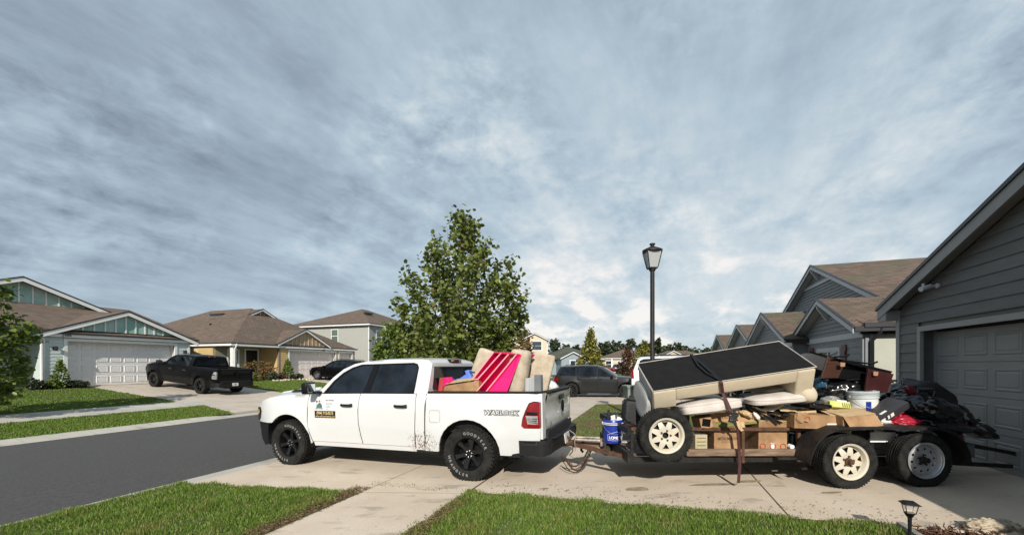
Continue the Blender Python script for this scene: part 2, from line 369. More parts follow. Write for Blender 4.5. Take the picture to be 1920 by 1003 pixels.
# lawns
def vz(u, v): return max(H(u), .085) if -7 < u < -3 else H(u)
struct(uvskin([(-6.75, -40), (-3.87, -40), (-3.87, 4.58), (-6.75, 4.02)], .0, 1.5, 0, vz), 'near_verge', M_lawn)
struct(uvskin([(-6.75, 10.75), (-3.87, 10.2), (-3.87, 18.2), (-6.75, 18.0)], .0, 1, 0, vz), 'second_verge', M_lawn)
struct(sheet([-2.4, 2.32], [-40, 5.04], .01), 'front_lawn', M_lawn)
struct(sheet([2.32, 4.5, 30], [-40, 5.04], .0), 'planting_bed_soil', mat('mulch soil', (.035, .022, .014), .95, var=.3, scale=20, bump=1, bscale=50))
struct(sheet([-2.4, 2.38, 4.7, 40], [9.72, 18.2], .0), 'side_lawn', M_dirt)
struct(sheet([-6.75, -2.64, 2.38, 4.7, 40], [24.2, 58], .01), 'far_side_lawn', M_lawn)
struct(uvskin([(-17.45, -30), (-14.6, -30), (-14.6, 10.4), (-17.45, 11.2)], .0, 1.5, 0), 'opposite_verge', M_lawn)
struct(sheet([-26.5, -24.2, -20.6, -19.05], [-30, 11.25], .0), 'opposite_lawn', M_lawn)
struct(sheet([-26.5, -24.2, -20.6, -19, -17.5, -14.6], [17.3, 22.6], .0), 'opposite_side_lawn', M_lawn)
struct(sheet([-26.5, -24.2, -20.6, -19, -17.5, -14.6], [31.6, 58], .0), 'opposite_far_lawn', M_lawn)
struct(sheet([-4.06, -3.862], [-20, 4.54], .012, lambda u: .085), 'verge_soil_edge', M_dirt)
struct(sheet([-2.395, -2.30], [-20, 5.03], .022), 'lawn_soil_edge', M_dirt)
# paving, slab by slab
def paving(name): o = bpy.data.objects.new(name, None); COL.objects.link(o); o['kind'] = 'structure'; return o
def slab_(par, poly, m, off=.018, step=.6, zf=None): part(uvskin(poly, off, step, .10, zf), 'slab', m, par)
g = .008
dw = paving('driveway')
slab_(dw, [(-6.74, 4.04), (-3.87, 4.60), (-3.87, 10.15), (-6.74, 10.72)], M_conc)
slab_(dw, [(-3.85, 4.60), (-2.42, 4.98), (-2.42, 9.74), (-3.85, 10.12)], M_conc)
slab_(dw, rect(-2.385, 1.37, 5.04, 9.7), M_conc)
slab_(dw, rect(1.39, 4.88, 5.04, 9.7), M_conc)
mb = MB()
for u in (-2.40, 1.38): mb.add([UV(u - .02, 5.04, H(u) + .012), UV(u + .02, 5.04, H(u) + .012), UV(u + .02, 9.7, H(u) + .012), UV(u - .02, 9.7, H(u) + .012)], [(0, 1, 2, 3)])
mb.add([UV(-3.86, 4.565, H(-3.86) + .013), UV(-2.40, 4.945, H(-2.4) + .013), UV(-2.40, 4.995, H(-2.4) + .013), UV(-3.86, 4.61, H(-3.86) + .013)], [(0, 1, 2, 3)]); part(mb, 'joint_filler', M_joint, dw)
def gpt(px, py, hh): Y = (CZ - hh) * F / (py - HY); return uv_of((px - CX) / F * Y, Y)
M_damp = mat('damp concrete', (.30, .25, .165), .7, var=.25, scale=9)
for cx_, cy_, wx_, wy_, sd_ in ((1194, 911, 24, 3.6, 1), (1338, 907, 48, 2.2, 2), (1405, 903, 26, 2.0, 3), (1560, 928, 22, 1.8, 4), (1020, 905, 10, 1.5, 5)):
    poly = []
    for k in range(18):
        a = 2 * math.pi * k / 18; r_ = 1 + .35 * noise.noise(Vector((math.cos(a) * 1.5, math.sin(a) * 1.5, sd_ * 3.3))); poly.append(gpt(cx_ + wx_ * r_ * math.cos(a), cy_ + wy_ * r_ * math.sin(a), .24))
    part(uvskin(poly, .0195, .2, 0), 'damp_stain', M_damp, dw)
sw = paving('sidewalk')
v = 4.57
while v > -6: slab_(sw, [(-3.85, v - 1.5 + g), (-2.41, v - 1.5 + g), (-2.41, v if v < 4 else 4.95), (-3.85, v)], M_conc); v -= 1.5
v = 10.16
while v < 17: slab_(sw, rect(-3.85, -2.41, v + g, v + 1.6), M_conc2); v += 1.6
d2 = paving('neighbour_driveway')
slab_(d2, [(-6.74, 17.7), (-3.87, 18.2), (-3.87, 24.2), (-6.74, 24.7)], M_conc2); slab_(d2, rect(-3.85, -2.41, 18.2, 24.2), M_conc2)
slab_(d2, rect(-2.39, 1.2, 18.2, 24.2), M_conc2); slab_(d2, rect(1.22, 4.9, 18.2, 24.2), M_conc2)
sw2 = paving('far_sidewalk'); v = 24.25
while v < 56: slab_(sw2, rect(-3.85, -2.41, v, v + 3.1), M_conc2); v += 3.12
ow = paving('opposite_sidewalk'); v = -30
while v < 56:
    if not (11.2 < v + .8 < 16.7 or 22.8 < v + .8 < 30.8): slab_(ow, rect(-18.95, -17.47, v + g, v + 1.55 if v < 11 else v + 1.5), M_curb, .03)
    v += 1.55
d3 = paving('opposite_driveway')
slab_(d3, [(-17.44, 11.3), (-14.62, 10.45), (-14.62, 17.3), (-17.44, 16.6)], M_conc2); slab_(d3, rect(-18.98, -17.46, 11.3, 16.6), M_conc2, .022)
slab_(d3, rect(-22.4, -19.0, 11.3, 16.6), M_conc2); slab_(d3, rect(-26.35, -22.42, 11.3, 16.6), M_conc2)
d4 = paving('second_opposite_driveway')
slab_(d4, [(-17.44, 23), (-14.62, 22.4), (-14.62, 31.4), (-17.44, 31)], M_conc2); slab_(d4, rect(-18.98, -17.46, 23, 31), M_conc2, .022)
slab_(d4, rect(-22.8, -19.0, 23, 31), M_conc2); slab_(d4, rect(-27.4, -22.82, 23, 31), M_conc2)
# ------------------------------------------------ house kit
M_shb = shingle_mat('brown shingles', (.105, .070, .052), (.185, .132, .100), (.105, .085, .058))
M_shd = shingle_mat('mixed shingles', (.095, .060, .044), (.175, .120, .088), (.078, .085, .048))
M_shg = shingle_mat('green grey shingles', (.070, .080, .055), (.095, .10, .075), (.06, .07, .05))
M_wht = mat('white trim', (.72, .72, .70), .5, var=.05, scale=2)
M_gtrim = mat('pale grey trim', (.50, .51, .52), .5, var=.05, scale=2)
M_blk = mat('black trim', (.018, .018, .022), .4, var=.1)
M_glass = mat('dark window glass', (.03, .04, .05), .04, var=0, spec=.9)
M_curt = mat('window blind', (.35, .36, .36), .7, var=.1)
M_gdoor = mat('white door paint', (.70, .69, .68), .45, var=.04, scale=1)
def roofslab(mb, pts, t=.12): mb.slab(pts, (0, 0, -t))
def gable_roof(par, x0, x1, y0, y1, ze, sl, oh, m, trim=M_wht, rake_both=False, ohf=.35, rake=.18, drip=True, ret=0., soffit=None):
    xm = (x0 + x1) / 2; a, b = x0 - oh, x1 + oh; zr = ze + sl * ((x1 - x0) / 2); zl = ze - sl * oh; yf = y0 - ohf
    for xa, name in ((a, 0), (b, 1)):
        mb = MB(); roofslab(mb, [(xa, yf, zl), (xm, yf, zr), (xm, y1, zr), (xa, y1, zl)], .10); part(mb, 'roof', m, par)
    mb = MB()
    for xa in (a, b):
        for ye, s in ((yf, -1),) + (((y1, 1),) if rake_both else ()):
            mb.slab([(xa, ye, zl - .02), (xm, ye, zr - .02), (xm, ye, zr - .02 - rake), (xa, ye, zl - .02 - rake)], (0, .035 * s, 0))
    part(mb, 'fascia', trim, par)
    mb = MB()
    for xa in (a, b):
        s = -1; mb.slab([(xa + (.03 if xa < xm else -.03) * -1, yf + .002, zl + .025), (xm, yf + .002, zr + .03), (xm, yf + .002, zr - .035), (xa + (.03 if xa < xm else -.03) * -1, yf + .002, zl - .035)], (0, .06 * s, 0))
        mb.bx(xa - .05 if xa < xm else xa, xa if xa < xm else xa + .05, yf, y1, zl - .13, zl + .0)
    part(mb, 'drip_edge', M_blk, par)
    mb = MB()
    for xa in (a, b): mb = MB(); mb.slab([(xa, yf + .04, zl - .125), (xm, yf + .04, zr - .125), (xm, y0 + .0, zr - .125), (xa, y0 + .0, zl - .125)], (0, 0, -.012)); part(mb, 'soffit', soffit or trim, par)
    if ret:
        for xa in (a, b): mb = MB(); mb.box((xa + (ret / 2 if xa < xm else -ret / 2), yf + (y0 - yf) / 2 - .02, zl - .16), (ret, y0 - yf + .01, .2)); part(mb, 'eave_return', trim, par, bevel=.01)
    return xm, zr
def hip_roof(par, x0, x1, y0, y1, ze, sl, oh, m, trim=M_wht, cut=None):
    a, b, c, d = x0 - oh, x1 + oh, y0 - oh, y1 + oh; z0 = ze - sl * oh; hw = min(b - a, d - c) / 2; zr = z0 + sl * hw
    if (d - c) > (b - a): r1, r2 = ((a + b) / 2, c + hw, zr), ((a + b) / 2, d - hw, zr); F4 = [[(a, c, z0), (b, c, z0), r1], [(b, c, z0), (b, d, z0), r2, r1], [(b, d, z0), (a, d, z0), r2], [(a, d, z0), (a, c, z0), r1, r2]]
    else: r1, r2 = (a + hw, (c + d) / 2, zr), (b - hw, (c + d) / 2, zr); F4 = [[(a, c, z0), (b, c, z0), r2, r1], [(b, c, z0), (b, d, z0), r2], [(b, d, z0), (a, d, z0), r1, r2], [(a, d, z0), (a, c, z0), r1]]
    mb = MB()
    for f in F4: mb.slab(f, (0, 0, -.08))
    part(mb, 'roof', m, par)
    mb = MB(); h = .17
    mb.bx(a, b, c - .03, c, z0 - h - .02, z0 - .045); mb.bx(a, b, d, d + .03, z0 - h - .02, z0 - .045); mb.bx(a - .03, a, c - .03, d + .03, z0 - h - .02, z0 - .045); mb.bx(b, b + .03, c - .03, d + .03, z0 - h - .02, z0 - .045)
    mb.bx(a, b, c, d, z0 - h, z0 - h + .012)
    part(mb, 'fascia', trim, par)
    mb = MB(); q = .055
    mb.bx(a - q, b + q, c - q, c - .0, z0 - .043, z0 + .02); mb.bx(a - q, b + q, d, d + q, z0 - .043, z0 + .02); mb.bx(a - q, a, c, d, z0 - .043, z0 + .02); mb.bx(b, b + q, c, d, z0 - .043, z0 + .02)
    part(mb, 'drip_edge', M_blk, par)
    return z0, zr
def cols(x0, x1, z0, z1, ops):               # rectangles of a wall around its openings (ox0, ox1, oz0, oz1)
    xs = sorted({x0, x1, *[q for o in ops for q in o[:2] if x0 < q < x1]}); out = []
    for a, b in zip(xs, xs[1:]):
        m = (a + b) / 2; hit = sorted([o for o in ops if o[0] <= m <= o[1]], key=lambda o: o[2]); z = z0
        for o in hit:
            if o[2] > z: out.append((a, b, z, o[2]))
            z = max(z, o[3])
        if z < z1: out.append((a, b, z, z1))
    return out
def wall(par, x0, x1, z0, z1, y, t, m, ops=(), name='wall'):
    mb = MB()
    for a, b, c, d in cols(x0, x1, z0, z1, ops): mb.bx(a, b, y, y + t, c, d)
    return part(mb, name, m, par)
def lap(par, x0, x1, z0, z1, y, m, pitch=.18, ops=(), gab=None, single=False, name='siding_board', d=.016, axis='x', flip=1):
    """lap siding; gab = (xm, zr, slope) clips boards under a gable; y is the plane, boards proud towards -y (axis 'y': plane x=y)"""
    allmb = MB(); z = z0
    while z < z1 - .01:
        zt = min(z + pitch, z1); lim = [(x0, x1), (x0, x1)]
        if gab:
            xm, zr, sl = gab; lim = []
            for q in (z, zt):
                w_ = max(0.005, (zr - q) / sl); lim.append((max(x0, xm - w_), min(x1, xm + w_)))
            if zr - z < .04: break
        segs = [(lim[0][0], lim[0][1], lim[1][0], lim[1][1])]
        for o in ops:
            if o[2] < (z + zt) / 2 < o[3]:
                new = []
                for a, b, c, e in segs:
                    if o[0] > a and o[0] < b: new.append((a, min(b, o[0]), c, min(e, o[0])))
                    if o[1] < b and o[1] > a: new.append((max(a, o[1]), b, max(c, o[1]), e))
                    if o[1] <= a or o[0] >= b: new.append((a, b, c, e))
                segs = new
        for a, b, c, e in segs:
            if b - a < .01: continue
            def q(x, yy, zz): return (x, y - yy * flip, zz) if axis == 'x' else (y - yy * flip, x, zz)
            mb = MB(); mb.add([q(a, d, z), q(b, d, z), q(e, .002, zt), q(c, .002, zt), q(a, -.004, z), q(b, -.004, z)], [(0, 1, 2, 3), (4, 5, 1, 0), (0, 3, 4), (1, 5, 2)])
            if single: part(mb, name, m, par)
            else: allmb.add(mb.v, mb.f)
        z = zt
    if not single: part(allmb, 'siding', m, par)
def batten_gable(par, xm, zr, sl, z0, y, m, mb_m, step=.4, x0=None, x1=None):
    w_ = (zr - z0) / sl; a = max(x0, xm - w_) if x0 is not None else xm - w_; b = min(x1, xm + w_) if x1 is not None else xm + w_
    mb = MB(); mb.slab([(xm - w_, y, z0), (xm + w_, y, z0), (xm, y, zr)], (0, .05, 0)); part(mb, 'gable_panel', m, par)
    k = int(w_ / step)
    for i in range(-k, k + 1):
        x = xm + i * step; h = zr - abs(i * step) * sl - z0 - .03
        if h > .12: mb = MB(); mb.bx(x - .03, x + .03, y - .03, y - .003, z0, z0 + h); part(mb, 'batten', mb_m, par)
PANEL = {}
def garage_door(par, x0, x1, h, y, m=M_gdoor, rows=4, n=8, z0=0.0, name='garage_door', pd=1.):
    w_ = x1 - x0; dmb = MB(); rh = h / rows
    for r in range(rows): dmb.bx(x0, x1, y, y + .04, z0 + r * rh + .004, z0 + (r + 1) * rh - .004)
    dmb.bx(x0, x1, y + .02, y + .05, z0, z0 + h)
    dr = part(dmb, name, m, par)
    pw = w_ / n; key = (round(pw, 3), round(rh, 3))
    if key not in PANEL:
        q = MB(); a, b = pw * .40, rh * .31
        # raised frame with a sunk ring and a raised field
        for (A, B, y0_, y1_) in ((a, b, 0, -.022),):
            rings = [(A, B, .0), (A - .012, B - .012, -.022), (A - .03, B - .03, -.022), (A - .045, B - .045, -.004), (A - .07, B - .07, -.016)]
            vs = []; fs = []
            for (u_, v_, yy) in rings: vs += [(-u_, yy, -v_), (u_, yy, -v_), (u_, yy, v_), (-u_, yy, v_)]
            for k in range(len(rings) - 1):
                for j in range(4): fs.append((k * 4 + j, k * 4 + (j + 1) % 4, k * 4 + 4 + (j + 1) % 4, k * 4 + 4 + j))
            fs.append(tuple(range(len(vs) - 4, len(vs)))); q.add(vs, fs)
        PANEL[key] = q.mesh('panel', m)
    me = PANEL[key]
    if me.materials[0] != m: me = me.copy(); me.materials[0] = m
    for r in range(rows):
        for i in range(n):
            o = bpy.data.objects.new('panel', me); COL.objects.link(o); o.parent = dr; o.location = (x0 + (i + .5) * pw, y, z0 + (r + .5) * rh); o.scale = (1, pd, 1)
    return dr
def trim_frame(par, x0, x1, z0, z1, y, w_=.12, t=.03, m=M_wht, sill=False, name='door_trim'):
    mb = MB(); mb.bx(x0 - w_, x0, y - t, y, z0, z1 + w_); mb.bx(x1, x1 + w_, y - t, y, z0, z1 + w_); mb.bx(x0, x1, y - t, y, z1, z1 + w_)
    if sill: mb.bx(x0 - w_, x1 + w_, y - t - .01, y - .0, z0 - w_ * .8, z0)
    return part(mb, name, m, par)
def window(par, x0, x1, z0, z1, y, m=M_wht, frame_w=.07, cross=True, vert=False, curt=True, trimw=.1):
    mb = MB(); w_ = frame_w
    mb.bx(x0 - trimw, x0, y - .03, y, z0 - trimw, z1 + trimw); mb.bx(x1, x1 + trimw, y - .03, y, z0 - trimw, z1 + trimw); mb.bx(x0, x1, y - .03, y, z1, z1 + trimw); mb.bx(x0, x1, y - .04, y, z0 - trimw, z0)
    fr = part(mb, 'window', m, par)
    n = 2 if vert else 1; ww = (x1 - x0) / n
    for i in range(n):
        a, b = x0 + i * ww, x0 + (i + 1) * ww
        mb = MB(); s = .035
        mb.bx(a, a + s, y - .02, y + .03, z0, z1); mb.bx(b - s, b, y - .02, y + .03, z0, z1); mb.bx(a + s, b - s, y - .02, y + .03, z0, z0 + s); mb.bx(a + s, b - s, y - .02, y + .03, z1 - s, z1)
        if cross: mb.bx(a + s, b - s, y - .018, y + .03, (z0 + z1) / 2 - .02, (z0 + z1) / 2 + .02)
        part(mb, 'sash', m, fr)
        for c, d in ((z0, (z0 + z1) / 2), ((z0 + z1) / 2, z1)) if cross else ((z0, z1),):
            mb = MB(); mb.bx(a + s, b - s, y + .004, y + .012, c + .02, d - .02); part(mb, 'pane', M_glass, fr)
    return fr
def wall_lamp(par, x, z, y):
    mb = MB(); mb.bx(x - .05, x + .05, y - .03, y, z - .08, z + .08); mb.bx(x - .015, x + .015, y - .14, y - .02, z + .04, z + .07)
    mb.lathe([(.03, .09), (.07, .05), (.07, -.10), (.05, -.11)], (x, y - .14, z), n=8, cap=True); part(mb, 'wall_lamp', M_blk, par)
def downspout(par, x, y, z0, z1, m, yo=.28):
    mb = MB(); mb.tube([(x, y - yo, z1), (x, y - yo * .9, z1 - .12), (x, y - .09, z1 - .34), (x, y - .05, z1 - .5), (x, y - .05, z0 + .18), (x, y - .09, z0 + .06), (x, y - .28, z0 + .02)], .045, 6); part(mb, 'downspout', m, par, 50)
def vents(par, pts):
    for (x, y, z, w_, d_) in pts: mb = MB(); mb.box((x, y, z), (w_, d_, .16)); part(mb, 'roof_vent', M_blk, par)
# ---- A: the near garage house on the right (local x = -v, local y = u - 4.54)
def own_house():
    g = MB
    sid = mat('charcoal siding paint', (.120, .115, .112), .6, var=.10, scale=3, stretch=(1, 1, 6), orand=.08)
    tr = mat('mid grey trim', (.26, .252, .245), .5, var=.04)
    gd = mat('grey garage door paint', (.225, .218, .21), .5, var=.05)
    h = thing('house', 'charcoal grey house with open gable over its wide grey garage door behind the trailer', 'house', UV(4.54, 0, .38), -109.45)
    X0, X1 = -9.96, -2.85; D0, D1 = -9.2, -4.3
    ze = 2.72; sl = .383; xm = (X0 + X1) / 2; zr = ze + sl * (X1 - X0) / 2
    zw = zr - .17
    op = [(D0 - .09, D1 + .09, -1, 2.19)]
    wall(h, X0 + .02, X1 - .02, -.1, 2.56, .02, .14, sid, [(D0, D1, -1, 2.1)])
    mb = MB(); mb.slab([(X0 + .02, .02, 2.56), (X1 - .02, .02, 2.56), (xm, .02, zw)], (0, .14, 0)); part(mb, 'gable_wall', sid, h)
    lap(h, X0 + .11, X1 - .11, -.05, zw, .0, sid, .178, op, (xm, zw, sl), single=True, d=.02)
    mb = MB(); mb.bx(X0, X0 + .11, -.03, .1, -.1, 2.56); part(mb, 'corner_board', tr, h); mb = MB(); mb.bx(X1 - .11, X1, -.03, .1, -.1, 2.56); part(mb, 'corner_board', tr, h)
    trim_frame(h, D0, D1, -.06, 2.1, -.001, .09, .03, tr)
    mb = MB(); mb.bx(D0 - .02, D0, .0, .30, -.06, 2.1); mb.bx(D1, D1 + .02, 0, .36, -.06, 2.1); mb.bx(D0 - .02, D1 + .02, 0, .36, 2.1, 2.12); part(mb, 'jamb', tr, h)
    garage_door(h, D0, D1, 2.12, .19, gd, 4, 8, -.04, pd=.45)
    gable_roof(h, X0, X1, 0, 9, ze, sl, .24, M_shd, tr, ohf=.19, rake=.20, ret=.30)
    for q in (X0, X1 - .1): mb = MB(); mb.bx(q, q + .1, .165, 9, -.1, 2.56); part(mb, 'side_wall', sid, h)
    mb = MB(); mb.bx(X0 + .2, 4, 5, 15, -.1, 2.4); part(mb, 'main_block', sid, h)
    mb = MB(); mb.bx(X1 + .02, 5, .1, 5.2, -.1, 2.4); part(mb, 'front_wing', sid, h)
    mb = MB(); mb.slab([(X1 - .1, -.34, 2.46), (5.3, -.34, 2.46), (5.3, 6, 4.6), (X1 - .1, 6, 4.6)], (0, 0, -.12)); part(mb, 'front_wing_roof', M_shd, h)
    hip_roof(h, X0 + .2, 4, 5, 15, 2.45, .34, .3, M_shd, tr)
    c = MB(); c.lathe([(.035, 0), (.035, .16), (.04, .16), (.04, .19)], n=12, axis='y', cap=True); c.box((0, .12, .05), (.03, .03, .06))
    c.xf(Matrix.Translation((-8.72, -.13, 2.83)) @ Euler((R(18), 0, R(25))).to_matrix().to_4x4() @ Matrix.Rotation(math.pi, 4, 'Z')); c.lathe([(.04, -.001), (.04, -.03)], (-8.72, -.02, 2.83), 'y', 12, cap=True); c.tube([(-8.72, -.02, 2.83), (-8.72, -.13, 2.83)], .018, 8)
    o = part(c, 'security_camera', mat('camera shell', (.6, .6, .6), .4), h, 40)
own_house()
# ---- B: grey neighbour with three gables (local x = -v, y = u - 5.3)
def neighbour():
    sid = mat('slate siding paint', (.19, .20, .205), .6, var=.06, scale=6); tr = mat('neighbour trim', (.46, .47, .48), .5, var=.04)
    stc = mat('cream side wall paint', (.40, .40, .335), .7, var=.03)
    h = thing('house', 'grey neighbour house with three stepped gables and dark red shutters beyond the sofa', 'house', UV(5.3, 0, .42), -109.45)
    # small window gable v 13.2..17.7
    ze, sl = 2.58, .44; a, b = -17.75, -13.2; xm = (a + b) / 2; zr = ze + sl * (b - a) / 2; zw = zr - .16
    ops = [(-16.4, -14.6, .75, 2.0)]
    wall(h, a, b, -.2, 2.45, .01, .12, sid, [(-16.3, -14.7, .85, 1.9)])
    mb = MB(); mb.slab([(a, .01, 2.45), (b, .01, 2.45), (xm, .01, zw)], (0, .12, 0)); part(mb, 'gable_wall', sid, h)
    lap(h, a + .1, b - .1, -.2, 2.2, 0, sid, .18, ops, d=.02); lap(h, a, b, 2.36, zw, 0, sid, .13, (), (xm, zw, sl), d=.03)
    mb = MB(); mb.bx(a, b, -.03, .0, 2.2, 2.36); part(mb, 'frieze_board', tr, h)
    for q in (a, b - .1): mb = MB(); mb.bx(q, q + .1, -.028, .1, -.2, 2.2); part(mb, 'corner_board', tr if q == a else sid, h)  # right board takes the siding grey, painting in the downspout's shadow
    window(h, -16.3, -14.7, .85, 1.9, 0, tr, vert=True, cross=False)
    sh = mat('dark red shutter paint', (.12, .018, .026), .5)
    for x in (-14.42, -16.9):
        mb = MB(); mb.bx(x, x + .13, -.05, -.022, .72, 2.05); mb.bx(x + .135, x + .265, -.05, -.022, .72, 2.05); mb.bx(x + .02, x + .245, -.065, -.05, .95, 1.05); mb.bx(x + .02, x + .245, -.065, -.05, 1.75, 1.85); part(mb, 'shutter', sh, h)
    gable_roof(h, a, b, 0, 2.2, ze, sl, .25, M_shd, tr, ohf=.3, rake=.15)
    def bracket(x, z, y):
        mb = MB(); mb.slab([(x - .04, y, z), (x - .04, y - .34, z - .02), (x - .04, y - .30, z - .14), (x - .04, y - .06, z - .5), (x - .04, y, z - .5)], (.08, 0, 0)); part(mb, 'gable_bracket', tr, h)
    bracket(xm, zr - .2, 0)
    # garage gable v 17.3..23.8 at u 4.8
    ze2 = 2.5; a2, b2 = -23.7, -17.35; x2 = (a2 + b2) / 2; sl2 = .4; zr2 = ze2 + sl2 * (b2 - a2) / 2; zw2 = zr2 - .16; y2 = -.45
    wall(h, a2, b2, -.2, 2.4, y2 + .01, .12, sid, [(-22.9, -18.1, -1, 2.1)]); mb = MB(); mb.slab([(a2, y2 + .01, 2.4), (b2, y2 + .01, 2.4), (x2, y2 + .01, zw2)], (0, .12, 0)); part(mb, 'gable_wall', sid, h)
    lap(h, a2, b2, 2.36, zw2, y2, sid, .13, (), (x2, zw2, sl2), d=.03); mb = MB(); mb.bx(a2, b2, y2 - .03, y2, 2.15, 2.36); part(mb, 'frieze_board', tr, h)
    garage_door(h, -22.9, -18.1, 2.1, y2 + .25, M_gdoor, 4, 8, -.05)
    mb = MB(); mb.bx(b2 - .1, b2, y2 + .12, 4, -.2, 2.35); part(mb, 'side_wall', sid, h)
    gable_roof(h, a2, b2, y2, 4, ze2, sl2, .25, M_shd, tr, ohf=.3, rake=.15); bracket(x2, zr2 - .2, y2)
    # main gable: ridge v 21.2, eave v 13
    ze3 = 2.62; b3 = -13.2; x3 = -21.3; a3 = -29.4; sl3 = .405; zr3 = ze3 + sl3 * (b3 - a3) / 2; zw3 = zr3 - .16; y3 = 1.35
    mb = MB(); mb.slab([(a3 + 4, y3 + .3, 0), (b3 - .0, y3 + .3, 0), (b3 - .0, y3 + .3, 2.5), (x3, y3 + .3, zw3), (a3 + 4, y3 + .3, zw3 - 4.1 * sl3)], (0, .12, 0)); part(mb, 'main_gable_wall', sid, h)
    lap(h, a3 + 4, b3, 2.5, zw3 - .75, y3 + .28, sid, .13, (), (x3, zw3, sl3), d=.03); lap(h, a3 + 4, b3, zw3 - .62, zw3, y3 + .28, sid, .13, (), (x3, zw3, sl3), d=.03)
    mb = MB(); mb.bx(x3 - 1.7, x3 + 1.7, y3 + .24, y3 + .3, zw3 - .75, zw3 - .62); part(mb, 'frieze_board', tr, h)
    gable_roof(h, a3, b3, y3 + .3, 16, ze3, sl3, .25, M_shd, tr, ohf=.3, rake=.16); bracket(x3, zr3 - .2, y3 + .3)
    mb = MB(); mb.slab([(b3 + .25, -.05, ze3 - .12), (b3 - 2.1, -.05, ze3 + .83), (b3 - 2.1, 1.4, ze3 + .83), (b3 + .25, 1.4, ze3 - .12)], (0, 0, -.08)); part(mb, 'lower_roof', M_shd, h)
    mb = MB(); mb.bx(b3 - .12, b3, .12, 16, -.3, 2.5); part(mb, 'side_wall', stc, h)
    mb = MB(); mb.bx(b3 + .02, b3 + .08, -.1, 16, 2.28, 2.46); part(mb, 'eave_shadow_band', M_blk, h)  # black strip on the wall stands for the shadow under the eave
    mb = MB(); mb.bx(b3 + .22, b3 + .33, -.1, 16, 2.44, 2.56); part(mb, 'gutter', M_blk, h)
    mb = MB(); mb.bx(b3 + .0, b3 + .04, .02, .09, -.3, 2.3); part(mb, 'corner_board', sid, h)
    mb = MB(); mb.tube([(b3 + .27, .25, 2.45), (b3 + .25, .25, 2.3), (b3 + .09, .14, 2.1), (b3 + .09, .14, -.2)], .05, 6); part(mb, 'downspout', M_blk, h, 50)
    mb = MB(); mb.bx(a3, b3 - .2, 4, 14, -.2, 2.4); part(mb, 'main_block', sid, h)
neighbour()
# ---- houses further along our side
def simple_house(label, loc, rz, W_, D_, ze, sl, wallm, roofm, gables=(), win=(), doors=(), hip=True, cols_=(), trim=M_wht, vent=(), floor_band=None):
    """hip or gable house; front at y=0; gables: (x0,x1,out,ze,slope,style,wall material); win: (x0,x1,z0,z1,y)"""
    h = thing('house', label, 'house', loc, rz)
    ops = [(w_[0], w_[1], w_[2], w_[3]) for w_ in win if w_[4] == 0] + [(d[0], d[1], 0, d[2]) for d in doors if d[3] == 0]
    wall(h, 0, W_, -.2, ze - .1, 0, .15, wallm, ops)
    mb = MB(); mb.bx(0, .15, .15, D_, -.2, ze - .1); part(mb, 'side_wall', wallm, h); mb = MB(); mb.bx(W_ - .15, W_, .15, D_, -.2, ze - .1); part(mb, 'side_wall', wallm, h)
    mb = MB(); mb.bx(.2, W_ - .2, .9, D_ - .1, -.2, ze - .2); part(mb, 'inner_block', M_curt, h)
    for x in (0, W_): mb = MB(); mb.bx(x - .05, x + .05, -.025, .06, -.2, ze - .15); part(mb, 'corner_board', trim, h)
    if hip: hip_roof(h, 0, W_, 0, D_, ze, sl, .35, roofm, trim)
    else:
        gable_roof(h, 0, W_, 0, D_, ze, sl, .3, roofm, trim); mb = MB(); mb.slab([(0, .01, ze - .12), (W_, .01, ze - .12), (W_ / 2, .01, ze + sl * W_ / 2 - .16)], (0, .12, 0)); part(mb, 'gable_wall', wallm, h)
    for (x0, x1, out, z_, s_, wm_) in gables:
        xm = (x0 + x1) / 2; zr = z_ + s_ * (x1 - x0) / 2; zw = zr - .16
        gop = [(d[0], d[1], 0, d[2]) for d in doors if d[3] == -out] + [(w_[0], w_[1], w_[2], w_[3]) for w_ in win if w_[4] == -out]
        if out > 0:
            wall(h, x0, x1, -.2, z_ - .1, -out, .12, wm_, gop)
            
            for q in (x0, x1 - .1): mb = MB(); mb.bx(q, q + .1, -out + .12, .1, -.2, z_ - .1); part(mb, 'wing_wall', wm_, h)
        mb = MB(); mb.slab([(x0, -out - .005, z_ - .12), (x1, -out - .005, z_ - .12), (xm, -out - .005, zw)], (0, .12, 0)); part(mb, 'gable_wall', wm_, h)
        gable_roof(h, x0, x1, -out, (x1 - x0) * .55 + .5, z_, s_, .25, roofm, trim, rake=.16)
    for w_ in win: window(h, *w_[:5], trim)
    for d in doors:
        if d[1] - d[0] > 2: garage_door(h, d[0], d[1], d[2], d[3] + .2, M_gdoor, 4, 8)
        else: mb = MB(); mb.bx(d[0], d[1], d[3] + .1, d[3] + .14, 0, d[2]); part(mb, 'door', mat('dark door', (.03, .03, .035), .4), h)
        trim_frame(h, d[0], d[1], 0, d[2], d[3] - .001, .1, .03, trim)
    for (x, y, z1) in cols_: mb = MB(); mb.bx(x - .13, x + .13, y - .13, y + .13, -.1, z1); part(mb, 'porch_column', M_wht, h, bevel=.01)
    if floor_band: mb = MB(); mb.bx(0, W_, -.03, 0, floor_band, floor_band + .2); part(mb, 'floor_band', trim, h)
    vents(h, vent)
    return h
gsid = mat('far grey siding', (.25, .26, .27), .6)
simple_house('grey house with low brown hip roof, second beyond the sofa', UV(6.1, 38.0, .40), -109.45, 10, 12, 2.6, .36, gsid, M_shd, win=[(2, 3.2, .9, 2.1, 0)], doors=[], hip=False)
simple_house('small brown roofed house furthest along on the right side', UV(6.2, 48.5, .40), -109.45, 10, 12, 2.6, .36, gsid, M_shd, win=[(2, 3.2, .9, 2.1, 0)], hip=False)
